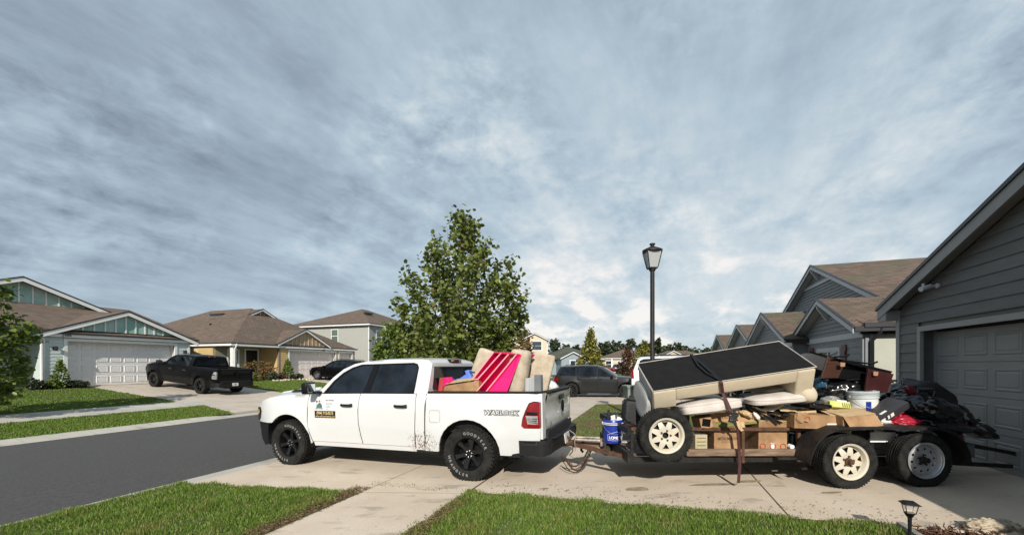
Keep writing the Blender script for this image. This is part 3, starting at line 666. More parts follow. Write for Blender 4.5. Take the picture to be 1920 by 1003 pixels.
# ---- A2: teal and white house across the street (local x = v)
def teal_house():
    tl = mat('teal board paint', (.20, .42, .36), .6, var=.08, scale=.9, col2=(.42, .52, .48)); ls = mat('pale teal siding paint', (.50, .57, .55), .6, var=.05)
    h = thing('house', 'white and teal house with board and batten gables across the street at far left', 'house', UV(-26, 0, .90), 70.55)
    a, b = 9.94, 16.05; ze = 2.36; sl = .42; xm = (a + b) / 2; D0, D1 = 10.78, 15.25
    wall(h, a, b, -.15, ze - .03, .01, .14, ls, [(D0, D1, -1, 2.1)])
    lap(h, a + .1, b - .1, -.1, ze - .05, 0, ls, .16, [(D0 - .13, D1 + .13, -1, 2.23)], single=True, d=.018)
    trim_frame(h, D0, D1, -.05, 2.1, -.001, .13, .035); mb = MB(); mb.bx(D0 - .02, D0, 0, .34, 0, 2.1); mb.bx(D1, D1 + .02, 0, .34, 0, 2.1); mb.bx(D0, D1, 0, .34, 2.1, 2.12); part(mb, 'jamb', M_wht, h)
    garage_door(h, D0, D1, 2.1, .30, M_gdoor, 4, 8)
    for q in (a, b - .1): mb = MB(); mb.bx(q, q + .1, -.03, .12, -.15, ze - .05); part(mb, 'corner_board', M_wht, h)
    mb = MB(); mb.bx(a - .35, b + .35, -.12, .02, ze - .02, ze + .04); mb.bx(a - .35, b + .35, -.15, -.12, ze - .08, ze + .1); part(mb, 'gable_shelf', M_wht, h)
    mb = MB(); mb.slab([(a - .4, -.2, ze + .13), (b + .4, -.2, ze + .13), (b + .2, 0.02, ze + .24), (a - .2, 0.02, ze + .24)], (0, 0, -.05)); part(mb, 'shelf_shingles', M_shb, h)
    mb = MB(); mb.bx(a - .42, b + .42, -.21, -.155, ze + .06, ze + .13); part(mb, 'gutter', M_blk, h)
    xm2, zr = gable_roof(h, a, b, 0, 9, ze + .12, sl, .35, M_shb, M_wht, ohf=.2, rake=.2)
    batten_gable(h, xm, zr - .18, sl, ze + .28, .0, tl, M_wht, .42)
    for q in (a, b - .1): mb = MB(); mb.bx(q, q + .1, .15, 9, -.15, ze); part(mb, 'side_wall', ls, h)
    wall_lamp(h, 10.35, 1.75, 0); wall_lamp(h, 15.75, 1.75, 0); downspout(h, a - .02, .0, -.1, ze + .1, M_wht, .2)
    nm = mat('house number', (.02, .02, .02), .5)
    text('2488', .17, nm, h, frame((10.7, -.155, ze + .0), (1, 0, 0), (0, 0, 1)), .006, 'house_number')
    # recessed porch to the left, main roof and the high gable behind
    wall(h, 1, a, -.15, 2.6, 1.8, .14, ls, [(8.3, 9.3, 0, 2.05)]); mb = MB(); mb.bx(8.3, 9.3, 1.86, 1.9, 0, 2.05); part(mb, 'door', mat('charcoal door', (.06, .06, .065), .4), h)
    trim_frame(h, 8.3, 9.3, 0, 2.05, 1.8, .1)
    mb = MB(); mb.slab([(x, y, 2.62 + .3065 * (y + .1)) for x, y in ((-2, -.1), (10.25, -.1), (13.0, 3.62), (15.74, -.1), (16.3, -.1), (16.3, 6.2), (-2, 6.2))], (0, 0, -.12)); part(mb, 'porch_roof', M_shb, h)
    mb = MB(); mb.bx(-2, a - .36, -.16, -.1, 2.42, 2.60); part(mb, 'fascia', M_wht, h); mb = MB(); mb.bx(-2, a - .36, -.24, -.16, 2.5, 2.64); part(mb, 'gutter', M_blk, h)
    gx0, gx1 = 3.6, 18.6; gz = 2.55; gsl = .40; gm = (gx0 + gx1) / 2; 
    _, zr2 = gable_roof(h, gx0, gx1, 5.2, 17, gz, gsl, .3, M_shb, M_wht, ohf=.4, rake=.22)
    batten_gable(h, gm, zr2 - .18, gsl, 3.95, 5.2, tl, M_wht, .5)
    mb = MB(); mb.bx(gx0, b, 5.4, 16, -.2, 2.6); part(mb, 'main_block', ls, h)
    mb = MB(); mb.bx(a - .4, 16.5, -.5, .5, -.2, .0); part(mb, 'foundation', M_conc2, h)
teal_house()
# ---- B2: tan house
def tan_house():
    tn = mat('tan siding paint', (.50, .36, .16), .65, var=.05); tn2 = mat('tan board paint', (.36, .25, .15), .65, var=.1); gr = mat('sage wall paint', (.27, .27, .19), .65)
    sg = mat('pinkish white door paint', (.68, .62, .58), .5, var=.04)
    h = thing('house', 'tan house with porch and three car garage across the street behind the black pickup', 'house', UV(-27, 0, .90), 70.55)
    a, b = 22.9, 31.1; ze = 2.36
    wall(h, a, b, -.15, ze, .01, .14, gr, [(23.85, 28.65, -1, 2.1), (29.15, 30.75, -1, 2.1)])
    lap(h, a, b, -.1, ze - .05, 0, tn, .16, [(23.7, 28.8, -1, 2.25), (29.0, 30.9, -1, 2.25)], d=.016)
    for x0, x1, n in ((23.85, 28.65, 8), (29.15, 30.75, 3)):
        trim_frame(h, x0, x1, -.05, 2.1, -.001, .12, .03, M_wht); garage_door(h, x0, x1, 2.1, .30, sg, 4, n)
        mb = MB(); mb.bx(x0 - .02, x0, 0, .33, 0, 2.1); mb.bx(x1, x1 + .02, 0, .33, 0, 2.1); mb.bx(x0, x1, 0, .33, 2.1, 2.12); part(mb, 'jamb', M_wht, h)
    for q in (a - .02, b - .1): mb = MB(); mb.bx(q, q + .12, -.03, .12, -.15, ze); part(mb, 'corner_board', mat('brown corner paint', (.2, .15, .13), .6), h)
    wall_lamp(h, 27.2, 2.28, 0)
    # porch
    wall(h, 19.5, a, -.15, 2.5, 1.9, .14, gr, [(20.4, 21.1, .8, 2.0), (21.7, 22.65, 0, 2.1)]); window(h, 20.4, 21.1, .5, 2.05, 1.9, M_wht)
    mb = MB(); mb.bx(21.7, 22.65, 1.95, 1.99, 0, 2.1); part(mb, 'door', mat('black door', (.012, .012, .015), .3), h); trim_frame(h, 21.7, 22.65, 0, 2.1, 1.9, .1)
    lap(h, .02, 1.9, -.1, ze, a - .0, tn, .16, (), d=.016, axis='y'); mb = MB(); mb.bx(a, a + .12, .15, 1.9, -.15, ze); part(mb, 'porch_side_wall', tn, h)
    mb = MB(); mb.bx(19.35, 19.62, .0, .27, -.1, 2.4); part(mb, 'porch_column', M_wht, h, bevel=.01); downspout(h, 19.45, .02, -.1, 2.42, M_wht)
    mb = MB(); mb.bx(19.2, a, 0, 1.9, -.12, .0); part(mb, 'porch_floor', M_conc2, h)
    mb = MB(); mb.bx(19.35, 19.5, 1.9, 17, -.15, 2.4); part(mb, 'side_wall', mat('tan stucco paint', (.56, .44, .25), .8, var=.04), h)
    lap(h, 1.9, 3.4, -.1, 2.3, 19.33, tn, .16, (), d=.016, axis='y')
    mb = MB(); mb.bx(19.6, b, 2.2, 16.5, -.15, 2.3); part(mb, 'main_block', gr, h)
    z0, zr = hip_roof(h, 19.3, b + .1, 0, 17, ze + .20, .56, .14, M_shb, M_wht)
    xm, z_ = gable_roof(h, 22.9, 27.6, -.05, 4, ze + .35, .5, .25, M_shb, M_wht, ohf=.2, rake=.15); batten_gable(h, xm, z_ - .15, .5, ze + .20, -.05, tn2, mat('batten tan', (.5, .42, .3), .6), .4)
    xm, z_ = gable_roof(h, 23.6, 26.9, 4.9, 8.5, 4.95, .5, .2, M_shb, M_wht, ohf=.3, rake=.15); batten_gable(h, xm, z_ - .15, .5, 4.9, 4.9, tn2, M_wht, .4)
    vents(h, [(24.2, 8.6, 5.33, .35, 1.5), (22.2, 6.5, 4.22, .12, .12)])
tan_house()
grw = mat('grey green stucco paint', (.34, .345, .31), .8, var=.04)
hc = simple_house('tall two-storey grey house with one small high window in its side wall', UV(-27.9, 34.3, .9), 70.55, 12, 11, 5.45, .42, grw, M_shb, gables=[(6.5, 10.5, .9, 5.2, .42, grw)], win=[(7.6, 9.2, 3.2, 4.4, -.9), (1.2, 2.0, 3.3, 4.6, 0)], doors=[(6.2, 10.8, 2.1, -.9)], vent=[(3.6, 3, 6.9, 1.2, .4)])
M_ = MB(); M_.bx(-.04, -.0, 4.0, 4.95, 3.35, 3.42); M_.bx(-.04, 0, 4.0, 4.95, 4.75, 4.82); M_.bx(-.04, 0, 4.0, 4.07, 3.42, 4.75); M_.bx(-.04, 0, 4.88, 4.95, 3.42, 4.75); M_.bx(-.035, 0, 4.07, 4.88, 4.05, 4.11)
fw = part(M_, 'window', M_wht, hc); mb = MB(); mb.bx(-.012, -.004, 4.07, 4.88, 3.42, 4.75); part(mb, 'pane', mat('greenish pane', (.10, .13, .11), .1), fw)
lapm = mat('grey lap paint', (.27, .28, .29), .7)
lap(hc, 0.1, 11.9, 0, 5.2, -.004, lapm, .2, [(6.3, 10.7, -1, 5.3), (1.0, 2.2, 3.1, 4.8)], d=.02)
struct(MB().add([(x, y, z) for y, z in ((58, -.12), (66, .44), (130, .5)) for x in (-30, 90)], [(0, 1, 3, 2), (2, 3, 5, 4)]), 'end_lawn', M_lawn)
# ---- the houses where the street bends, facing the camera
beige = mat('beige wall paint', (.58, .48, .36), .7, var=.03); tanw = mat('pale tan wall paint', (.55, .47, .33), .7); blu = mat('blue grey wall paint', (.24, .29, .32), .7)
simple_house('two-storey beige house with twin gables just right of the big tree', (-4.9, 68, .45), 0, 10.9, 10, 5.9, .45, beige, M_shb, gables=[(6.6, 10.8, .5, 5.8, .5, beige), (1.5, 6.0, .3, 5.8, .5, beige)], win=[(8.3, 9.9, 3.9, 5.4, -.5), (8.1, 10.0, .3, 2.0, -.5), (3, 4.5, 3.9, 5.2, -.3)], floor_band=2.9)
simple_house('low blue grey house with green grey roof behind the dark SUV', (5.8, 64, .35), 8, 9, 9, 2.8, .42, blu, M_shg, gables=[(1.3, 4.9, 3.2, 2.7, .5, blu)], win=[(2.7, 3.5, .7, 2.2, -3.2)], vent=[(2.2, 3, 5.2, .5, .5)])
simple_house('tan house with brown roof and white porch columns behind the red car', (17.0, 76, .45), -8, 11.5, 9, 2.9, .36, tanw, M_shb, gables=[(6.8, 11.0, 2.6, 2.7, .45, tanw)], win=[(.8, 1.8, .8, 2.2, 0)], doors=[(3.0, 4.0, 2.1, 0), (7.2, 10.6, 2.1, -2.6)], cols_=[(1.9, -.2, 2.6), (3.5, -.2, 2.6)])
simple_house('yellow tan gabled house with brown roof just right of the lamp post', (29.5, 86, .45), -12, 13, 9, 2.9, .38, tanw, M_shb, gables=[(1.5, 7.5, 2.4, 2.9, .5, mat('yellow tan paint', (.56, .46, .28), .7))], doors=[(2.3, 6.7, 2.1, -2.4)])
simple_house('white gabled house with brown roof at the far end above the sofa', (42.5, 88, .45), -14, 12, 9, 2.9, .38, mat('white wall paint', (.7, .7, .68), .7), M_shb, gables=[(1.5, 6.6, 2.4, 3.0, .5, mat('white wall paint'))], doors=[(2.2, 6.0, 2.1, -2.4)])
simple_house('pale roofed house at the far right end of the street', (54, 84, .45), -20, 12, 9, 2.7, .3, tanw, M_shg, win=[(3, 4.5, .8, 2.1, 0)])
# ------------------------------------------------ vehicles (local x runs to the rear, origin under the front axle)
M_rub = mat('tyre rubber', (.011, .011, .011), .92, spec=.25, var=.25, scale=12, bump=.2, bscale=90, col2=(.024, .023, .020))
M_bplast = mat('black textured plastic', (.008, .008, .009), .6, spec=.3, var=.2, scale=20, bump=.15, bscale=300)
M_rimb = mat('gloss black rim', (.012, .012, .013), .28, metal=.3, var=0)
M_nut = mat('bright steel', (.5, .5, .5), .3, metal=1, var=0)
M_tint = mat('tinted window glass', (.007, .010, .015), .05, var=.8, scale=2.2, spec=.5, bump=.06, bscale=2.5)
M_under = mat('underbody black', (.008, .008, .009), .8, var=0)
M_red = mat('tail lamp red', (.20, .003, .006), .15, var=.2, scale=9, coat=.3)
M_clr = mat('clear lamp lens', (.45, .45, .46), .12, metal=.5, var=.35, scale=25)
M_bglos = mat('black gloss', (.005, .005, .006), .35, var=0, spec=.25)
M_let = mat('white tyre lettering', (.24, .24, .23), .7, var=.15, scale=30)
def white_paint():
    m = mat('white truck paint', (.60, .61, .61), .22, var=.02, scale=1, coat=.6); t = m.node_tree; L = t.links.new; p = t.nodes['Principled BSDF']
    tc = t.nodes.new('ShaderNodeTexCoord'); s = t.nodes.new('ShaderNodeSeparateXYZ'); L(tc.outputs['Object'], s.inputs[0])
    def M_(op, a, b=None, c=None, cl=True):
        n = t.nodes.new('ShaderNodeMath'); n.operation = op; n.use_clamp = cl
        for i, q in enumerate((a, b, c)):
            if q is None: continue
            if isinstance(q, (int, float)): n.inputs[i].default_value = q
            else: L(q, n.inputs[i])
        return n.outputs[0]
    # mud thrown up ahead of the rear wheel and thin road film low on the body
    dx = M_('MULTIPLY', M_('SUBTRACT', s.outputs[0], 2.85, cl=False), 2.6, cl=False); dz = M_('MULTIPLY', M_('SUBTRACT', s.outputs[2], .52, cl=False), 3.6, cl=False)
    r = M_('ADD', M_('MULTIPLY', dx, dx, cl=False), M_('MULTIPLY', dz, dz, cl=False), cl=False); core = M_('SUBTRACT', 1.0, r)
    mp = t.nodes.new('ShaderNodeMapping'); mp.inputs['Scale'].default_value = (22, 1, 8); mp.inputs['Rotation'].default_value = (0, R(35), 0); L(tc.outputs['Object'], mp.inputs[0])
    n = t.nodes.new('ShaderNodeTexNoise'); n.inputs['Scale'].default_value = 3.2; n.inputs['Detail'].default_value = 5; L(mp.outputs[0], n.inputs['Vector'])
    k = M_('MULTIPLY', M_('SUBTRACT', M_('ADD', n.outputs[0], M_('MULTIPLY', core, .20)), .655), 12)
    k = M_('MULTIPLY', k, M_('MULTIPLY', core, 3))
    film = M_('MULTIPLY', M_('SUBTRACT', .72, s.outputs[2]), 1.0); k = M_('MAXIMUM', M_('MULTIPLY', k, .9), M_('MULTIPLY', film, M_('MULTIPLY', n.outputs[0], .8)))
    src = p.inputs['Base Color'].links[0].from_socket; mx = t.nodes.new('ShaderNodeMix'); mx.data_type = 'RGBA'; L(k, mx.inputs[0]); L(src, mx.inputs[6]); mx.inputs[7].default_value = (.16, .10, .075, 1)
    L(mx.outputs[2], p.inputs['Base Color']); return m
M_white = white_paint()
def wtext(body, size, m, par, x, z, W, e=0., name='lettering', bold=0, sx=1, align='CENTER', shear=0, ext=.0006):
    o = text(body, size, m, par, frame((x, 0, z), (1, 0, 0), (0, 0, 1)), ext, name, bold, sx, align, shear=shear)
    for v in o.data.vertices: v.co.y = -(W(v.co.x, v.co.z) + .003 + e) + v.co.y
    return o
def arc(xc, zc, r, a0, a1, n=14): return [(xc + r * math.cos(R(a0 + (a1 - a0) * i / n)), zc + r * math.sin(R(a0 + (a1 - a0) * i / n))) for i in range(n + 1)]
def tyre_mb(r, w_, tread=True, bead=.62, n=48):
    mb = MB(); h = w_ / 2; rb = r * bead
    pr = [(rb, -h * .72), (rb + .01, -h * .86), (rb + (r - rb) * .35, -h * 1.0), (rb + (r - rb) * .68, -h * 1.0), (r * .965, -h * .93), (r * .985, -h * .8), (r * .985, h * .8), (r * .965, h * .93), (rb + (r - rb) * .68, h * 1.0), (rb + (r - rb) * .35, h * 1.0), (rb + .01, h * .86), (rb, h * .72)]
    mb.lathe(pr, axis='y', n=n)
    return mb
def lugs(r, w_, n=44, rows=5, big=True):
    mb = MB(); h = w_ / 2
    for j in range(rows):
        y = -h * .82 + (j + .5) * (h * 1.64) / rows
        for i in range(n):
            a = 2 * math.pi * (i + .5 * (j % 2)) / n; sz = (.020, h * 1.64 / rows * .8, 2 * math.pi * r / n * .62)
            M = Matrix.Rotation(-a, 3, 'Y') @ Matrix.Rotation(R(14 if j % 2 else -14), 3, 'X'); c = Vector((math.cos(a) * r * .99, y, math.sin(a) * r * .99)); mb.box(c, sz, M)
    if big:
        for sgn in (-1, 1):
            for i in range(n):
                a = 2 * math.pi * (i + .25) / n; L = .030 if i % 2 else .045; c = Vector((math.cos(a) * (r * .985 - L / 2), sgn * h * .95, math.sin(a) * (r * .985 - L / 2)))
                mb.box(c, (L, .012, 2 * math.pi * r / n * .55), Matrix.Rotation(-a, 3, 'Y'))
    return mb
def rim_spoke(r, w_, side, nsp=6, m=M_rimb):
    """alloy face at the side -y (side=-1) or +y"""
    mb = MB(); s = side; y0 = s * w_ * .40
    mb.lathe([(r, y0), (r * .965, y0 + s * .01), (r * .93, y0 - s * .01), (r * .90, y0 - s * .14), (r * .86, y0 - s * .2)], axis='y', n=40)
    for i in range(nsp):
        a = 2 * math.pi * i / nsp + .26
        def q(rad, off, y): return (math.cos(a) * rad - math.sin(a) * off, y, math.sin(a) * rad + math.cos(a) * off)
        w0, w1 = r * .15, r * .10
        y_in, y_out = y0 - s * .045, y0 - s * .012
        vs = [q(r * .18, -w0, y_in), q(r * .18, w0, y_in), q(r * .93, w1 * 1.5, y_out), q(r * .93, -w1 * 1.5, y_out), q(r * .55, w1, y_in + s * .012), q(r * .55, -w1, y_in + s * .012)]
        vb = [(v[0], v[1] - s * .04, v[2]) for v in vs]
        mb.add(vs + vb, [(0, 1, 4, 5), (5, 4, 2, 3), (1, 7, 10, 4), (4, 10, 8, 2), (0, 5, 11, 6), (5, 3, 9, 11)])
    mb.lathe([(0.001, y0 - s * .03), (r * .13, y0 - s * .03), (r * .15, y0 - s * .045), (r * .27, y0 - s * .045), (r * .29, y0 - s * .08)], axis='y', n=24)
    mb.lathe([(.001, y0 - s * .13), (r * .87, y0 - s * .15)], axis='y', n=24)
    return mb
def nuts(r, y, n, rad=.011, L=.03, s=-1):
    mb = MB()
    for i in range(n):
        a = 2 * math.pi * i / n + .3; c = (math.cos(a) * r, y, math.sin(a) * r); mb.lathe([(rad, 0), (rad, s * L), (rad * .6, s * L * 1.1), (.001, s * L * 1.1)], c, 'y', 8)
    return mb
WH = {}
def wheel(par, x, y, z, r, w_, side, kind='truck', letters=False):
    key = (kind, r, side)
    if key not in WH:
        n = 60; rim = r * .58
        t = tyre_mb(r * (.985 if kind == 'truck' else 1), w_, bead=.60)
        me = [t.mesh('tyre', M_rub, 40)]
        rb = rim_spoke(r * .60, w_, side, 6 if kind == 'truck' else 7, {'truck': M_rimb, 'dark': mat('dull black alloy', (.02, .02, .022), .4, metal=.4, var=0), 'alloy': mat('silver alloy', (.35, .35, .36), .35, metal=.8, var=0)}[kind]); me.append(rb.mesh('rim', [MC['gloss black rim'] if kind == 'truck' else (MC['dull black alloy'] if kind == 'dark' else MC['silver alloy'])], 30))
        me.append(lugs(r, w_).mesh('tread', M_rub) if kind == 'truck' else None)
        me.append(nuts(r * .115, side * (w_ * .40 - .045), 6, s=side).mesh('wheel_nuts', M_nut, 40) if kind == 'truck' else None)
        WH[key] = me
    me = WH[key]
    wo = bpy.data.objects.new('wheel', me[0]); COL.objects.link(wo); wo.parent = par; wo.location = (x, y, z)
    for m_, nm in zip(me[1:], ('rim', 'tread', 'wheel_nuts')):
        if m_: o = bpy.data.objects.new(nm, m_); COL.objects.link(o); o.parent = wo
    if letters:
        for word, a0, step in (('GOODYEAR', 98, -11), ('WRANGLER', 190, 11)):
            mb = None; meshes = []
            for i, ch in enumerate(word):
                a = a0 + step * i; rr = r * .765; up = 1 if step < 0 else -1
                c = Vector((math.cos(R(a)) * rr, side * (w_ / 2 + .002), math.sin(R(a)) * rr)); rad = Vector((math.cos(R(a)), 0, math.sin(R(a)))) * up
                right = Vector((math.sin(R(a)), 0, -math.cos(R(a)))) * up
                cu = bpy.data.curves.new('t', 'FONT'); cu.body = ch; cu.size = .056; cu.extrude = .0015; cu.offset = .0012; cu.align_x = 'CENTER'; cu.align_y = 'CENTER'
                t_ = bpy.data.objects.new('t', cu); mm = bpy.data.meshes.new_from_object(t_); bpy.data.objects.remove(t_)
                mm.transform(frame(c, right, rad) @ Matrix.Diagonal((1.05, 1, 1, 1))); meshes.append(mm)
            b = bmesh.new()
            for mm in meshes: b.from_mesh(mm)
            fm = bpy.data.meshes.new('tyre_lettering'); b.to_mesh(fm); b.free(); fm.materials.append(M_let)
            part(fm, 'tyre_lettering', None, wo)
    return wo
def halfw(ks, front, rear, wheels, rw, flare=.03, fl=.16, rl=.05, top=9):
    def W(x, z):
        y = interp(z, ks)
        if x < front: y -= fl * ((front - x) / .5) ** 2
        if x > rear: y -= rl * ((x - rear) / .25) ** 2
        for xc in wheels:
            d = math.hypot(x - xc, z - rw[0]); y += flare * math.exp(-((d - rw[1]) / .10) ** 2) if z < 1.2 else 0
        return y
    return W
def sides(par, name, outline, W, m, step=.09, thick=.03, holes=(), off=0., both=(-1, 1), label=None):
    out = []
    for s in both:
        mb = MB(); mb.skin(outline, lambda a, b, d: (a, s * (W(a, b) + off - d), b), step, thick, holes); out.append(part(mb, name, m, par, 35, label=label))
    return out
def band(par, name, pts, m, nt_=20, p=3.0, t0=-1, t1=1, smooth=50, sub=1, zoff=0):
    """pts: (x, z, halfwidth, crown drop at the edge, x bulge at the edge)"""
    mb = MB(); q = []
    for a, b in zip(pts, pts[1:]):
        for i in range(sub): q.append([a[k] + (b[k] - a[k]) * i / sub for k in range(5)])
    q.append(pts[-1]); n = len(q) - 1
    def fn(u, v):
        a = q[round(u * n)]; t = t0 + (t1 - t0) * v; e = abs(t) ** p
        return (a[0] + a[4] * abs(t) ** 2, t * a[2], a[1] - a[3] * e + zoff)
    mb.grid(fn, n, nt_); return part(mb, name, m, par, smooth)
def pickup(name, label, loc, rz, ry, paint, hero=False, handles=M_bplast, scale=1.0, lamp_red=True):
    h = thing(name, label, 'pickup truck', loc, rz, ry=ry)
    RW = .415; XR = 3.66
    ks = [(.38, .955), (.50, .975), (.635, .982), (.665, 1.003), (.78, 1.012), (1.0, 1.022), (1.2, 1.012), (1.30, .985), (1.36, .955), (1.6, .865), (1.8, .79), (1.93, .735)]
    W = halfw(ks, -.38, 4.6, (0, XR), (RW, .56), .028, .13, .05)
    A = lambda xc, a0, a1: arc(xc, RW + .01, .52, a0, a1)
    sides(h, 'front_fender', [(-.90, .775), (-.93, .95), (-.90, 1.07), (-.74, 1.17), (-.45, 1.245), (-.1, 1.285), (.49, 1.315), (.475, 1.05), (.475, .85), (.505, .62), (.57, .455), (.53, .44)] + A(0, 0, 137) + [(-.50, .775)], W, paint)
    sides(h, 'front_door', [(.578, .475), (.515, .62), (.485, .85), (.485, 1.05), (.50, 1.315), (1.622, 1.325), (1.598, 1.05), (1.60, .82), (1.62, .65), (1.655, .475)], W, paint)
    sides(h, 'rear_door', [(1.665, .475), (1.630, .65), (1.608, .82), (1.608, 1.05), (1.632, 1.325), (2.735, 1.325), (2.735, 1.0), (2.715, .75), (2.70, .475)], W, paint)
    W1 = [(.87, 1.345), (1.0, 1.53), (1.16, 1.665), (1.33, 1.755), (1.50, 1.80), (1.76, 1.815), (1.66, 1.345)]
    W2 = [(1.80, 1.345), (1.865, 1.815), (2.56, 1.81), (2.62, 1.79), (2.66, 1.74), (2.665, 1.42), (2.62, 1.365), (2.55, 1.345)]
    roofl = [(.68, 1.333), (.93, 1.60), (1.12, 1.745), (1.34, 1.835), (1.60, 1.875), (2.2, 1.892), (2.72, 1.885), (2.86, 1.865), (2.93, 1.80), (2.945, 1.333)]
    win = [(.80, 1.333), (.96, 1.54), (1.13, 1.685), (1.31, 1.775), (1.50, 1.825), (2.57, 1.832), (2.65, 1.81), (2.69, 1.75), (2.69, 1.333)]
    sides(h, 'cab_frame', roofl + [(2.91, 1.15), (2.895, .75), (2.87, .43), (2.708, .43), (2.725, .75), (2.745, 1.0), (2.745, 1.333), (2.69, 1.333)] + list(reversed(win[:-1])), W, paint)
    sides(h, 'window_surround', [p_ for p_ in win], W, M_bglos, holes=[W1, W2], off=-.006, thick=.02)
    for s in (-1, 1):
        for k, w_ in enumerate((W1, W2)):
            mb = MB(); mb.skin(w_, lambda a, b, d: (a, s * (W(a, b) - .014 - d), b), .12, 0); part(mb, 'side_window', M_tint, h, 40)
    sides(h, 'rocker_panel', [(.60, .395), (.585, .468), (2.70, .468), (2.705, .395)], W, paint, off=-.012)
    TL = [(4.535, .875), (4.565, .85), (4.80, .85), (4.803, 1.215), (4.72, 1.22), (4.655, 1.195), (4.60, 1.09), (4.555, .98)]
    sides(h, 'bed_side', [(2.94, 1.345), (2.935, 1.1), (2.915, .75), (2.88, .42), (3.12, .425)] + A(XR, 180, 0)[0:] + [(4.47, .425), (4.475, .66), (4.79, .665), (4.805, .84), (4.565, .84), (4.525, .872), (4.545, .98), (4.59, 1.095), (4.645, 1.205), (4.715, 1.23), (4.805, 1.225), (4.80, 1.345)], W, paint)
    # lamps
    for s in (-1, 1):
        mb = MB(); mb.skin(TL, lambda a, b, d: (a, s * (W(a, b) + .008 - d), b), .06, .03); mb.add([(4.80, s * (W(4.8, .86)), .855), (4.80, s * (W(4.8, 1.2)), 1.21), (4.825, s * .80, 1.21), (4.825, s * .80, .855)], [(0, 1, 2, 3)])
        tl = part(mb, 'tail_lamp', M_red if lamp_red else M_clr, h, 40)
        if hero or 1:
            inner = [(4.625, .905), (4.775, .90), (4.775, 1.02), (4.60, 1.025)]
            mb = MB(); mb.skin(inner, lambda a, b, d: (a, s * (W(a, b) + .011 - d), b), .06, .01); part(mb, 'reversing_lens', M_clr, tl)
            mb = MB(); mb.skin([(4.60, 1.035), (4.775, 1.03), (4.775, 1.075), (4.615, 1.08)], lambda a, b, d: (a, s * (W(a, b) + .011 - d), b), .06, .01); part(mb, 'smoked_strip', M_bglos, tl)
            for zz in (.93, .955, .985): mb = MB(); mb.box((4.70, s * (W(4.7, .95) + .013), zz), (.13, .006, .006)); part(mb, 'lens_rib', M_bglos, tl)
        mb = MB(); mb.skin([(-.935, .80), (-.945, .93), (-.925, 1.04), (-.80, 1.06), (-.74, .98), (-.80, .86), (-.90, .80)], lambda a, b, d: (a - .012, s * (W(a, b) + .012 - d), b), .05, .02); hl = part(mb, 'headlight', M_bglos, h, 40)
        mb = MB(); mb.skin([(-.90, .90), (-.91, 1.0), (-.84, 1.02), (-.80, .96)], lambda a, b, d: (a - .012, s * (W(a, b) + .016 - d), b), .05, .01); part(mb, 'headlight_lens', mat('amber lens', (.55, .28, .12), .2, var=0), hl)
        # wheel wells
        for xc in (0, XR):
            mb = MB(); mb.lathe([(.52, -.0), (.52, .42), (.05, .42)], (xc, 0, RW + .01), 'y', 20, a0=-8, a1=188)
            mb.v = [(v[0], s * (.985 - v[1]) if True else v[1], v[2]) for v in mb.v]; part(mb, 'wheel_well', M_under, h)
    # top surfaces
    hw = lambda x, z: W(x, z)
    band(h, 'hood', [(-.955, .98, .80, .10, .10), (-.93, 1.10, .82, .07, .08), (-.86, 1.18, .86, .08, .06), (-.70, 1.265, .92, .085, .03), (-.45, 1.325, .962, .085, .0), (-.1, 1.365, .985, .083, 0), (.25, 1.395, .986, .093, 0), (.50, 1.405, .985, .090, .06), (.62, 1.40, .97, .07, .12)], paint, 28, 7, sub=2)
    for s in (-1, 1):
        mb = MB(); mb.slab([(.02, s * .86, 1.372), (.27, s * .86, 1.384), (.29, s * .925, 1.350), (.0, s * .925, 1.335)], (0, s * .016, .016)); part(mb, 'hood_vent', M_under, h, bevel=.004)
        mb = MB(); mb.tube([(-.8, s * .62, 1.205), (-.5, s * .66, 1.315), (0, s * .70, 1.372), (.5, s * .72, 1.405)], .022, 8); part(mb, 'hood_crease', paint, h, 60)
    band(h, 'windshield', [(.56, 1.40, .955, .06, .16), (.80, 1.545, .90, .03, .16), (1.2, 1.755, .815, .02, .14), (1.50, 1.872, .76, .02, .14)], M_tint, 16, 2, t0=-.97, t1=.97)
    band(h, 'roof', [(1.46, 1.872, .768, .020, .14), (1.60, 1.905, .756, .036, .04), (1.9, 1.925, .75, .04, 0), (2.4, 1.93, .752, .04, 0), (2.78, 1.915, .755, .035, 0), (2.88, 1.885, .765, .03, 0), (2.93, 1.80, .79, 0, 0)], paint, 24, 4, sub=2)
    mb = MB()
    for z0, z1 in ((1.0, 1.40), (1.76, 1.82)): mb.add([(2.945, -W(2.9, z0), z0), (2.945, W(2.9, z0), z0), (2.94, W(2.9, z1), z1), (2.94, -W(2.9, z1), z1)], [(0, 1, 2, 3)])
    for s in (-1, 1): mb.add([(2.943, s * W(2.9, 1.40), 1.40), (2.943, s * (W(2.9, 1.40) - .12), 1.40), (2.938, s * (W(2.9, 1.78) - .08), 1.78), (2.938, s * W(2.9, 1.78), 1.78)], [(0, 1, 2, 3)])
    part(mb, 'cab_back', paint, h)
    mb = MB(); mb.slab([(2.948, -.81, 1.38), (2.948, .81, 1.38), (2.936, .74, 1.775), (2.936, -.74, 1.775)], (.008, 0, 0)); part(mb, 'rear_window', M_tint, h)
    mb = MB(); mb.box((2.90, 0, 1.865), (.10, .40, .055)); hb = part(mb, 'high_brake_lamp', M_bglos, h, bevel=.015); mb = MB(); mb.box((2.955, 0, 1.865), (.012, .16, .035)); part(mb, 'brake_lens', M_red, hb)
    for s in (-1, 1): mb = MB(); mb.box((2.955, s * .14, 1.865), (.012, .08, .035)); part(mb, 'cargo_lens', M_clr, hb)
    # bed
    mb = MB()
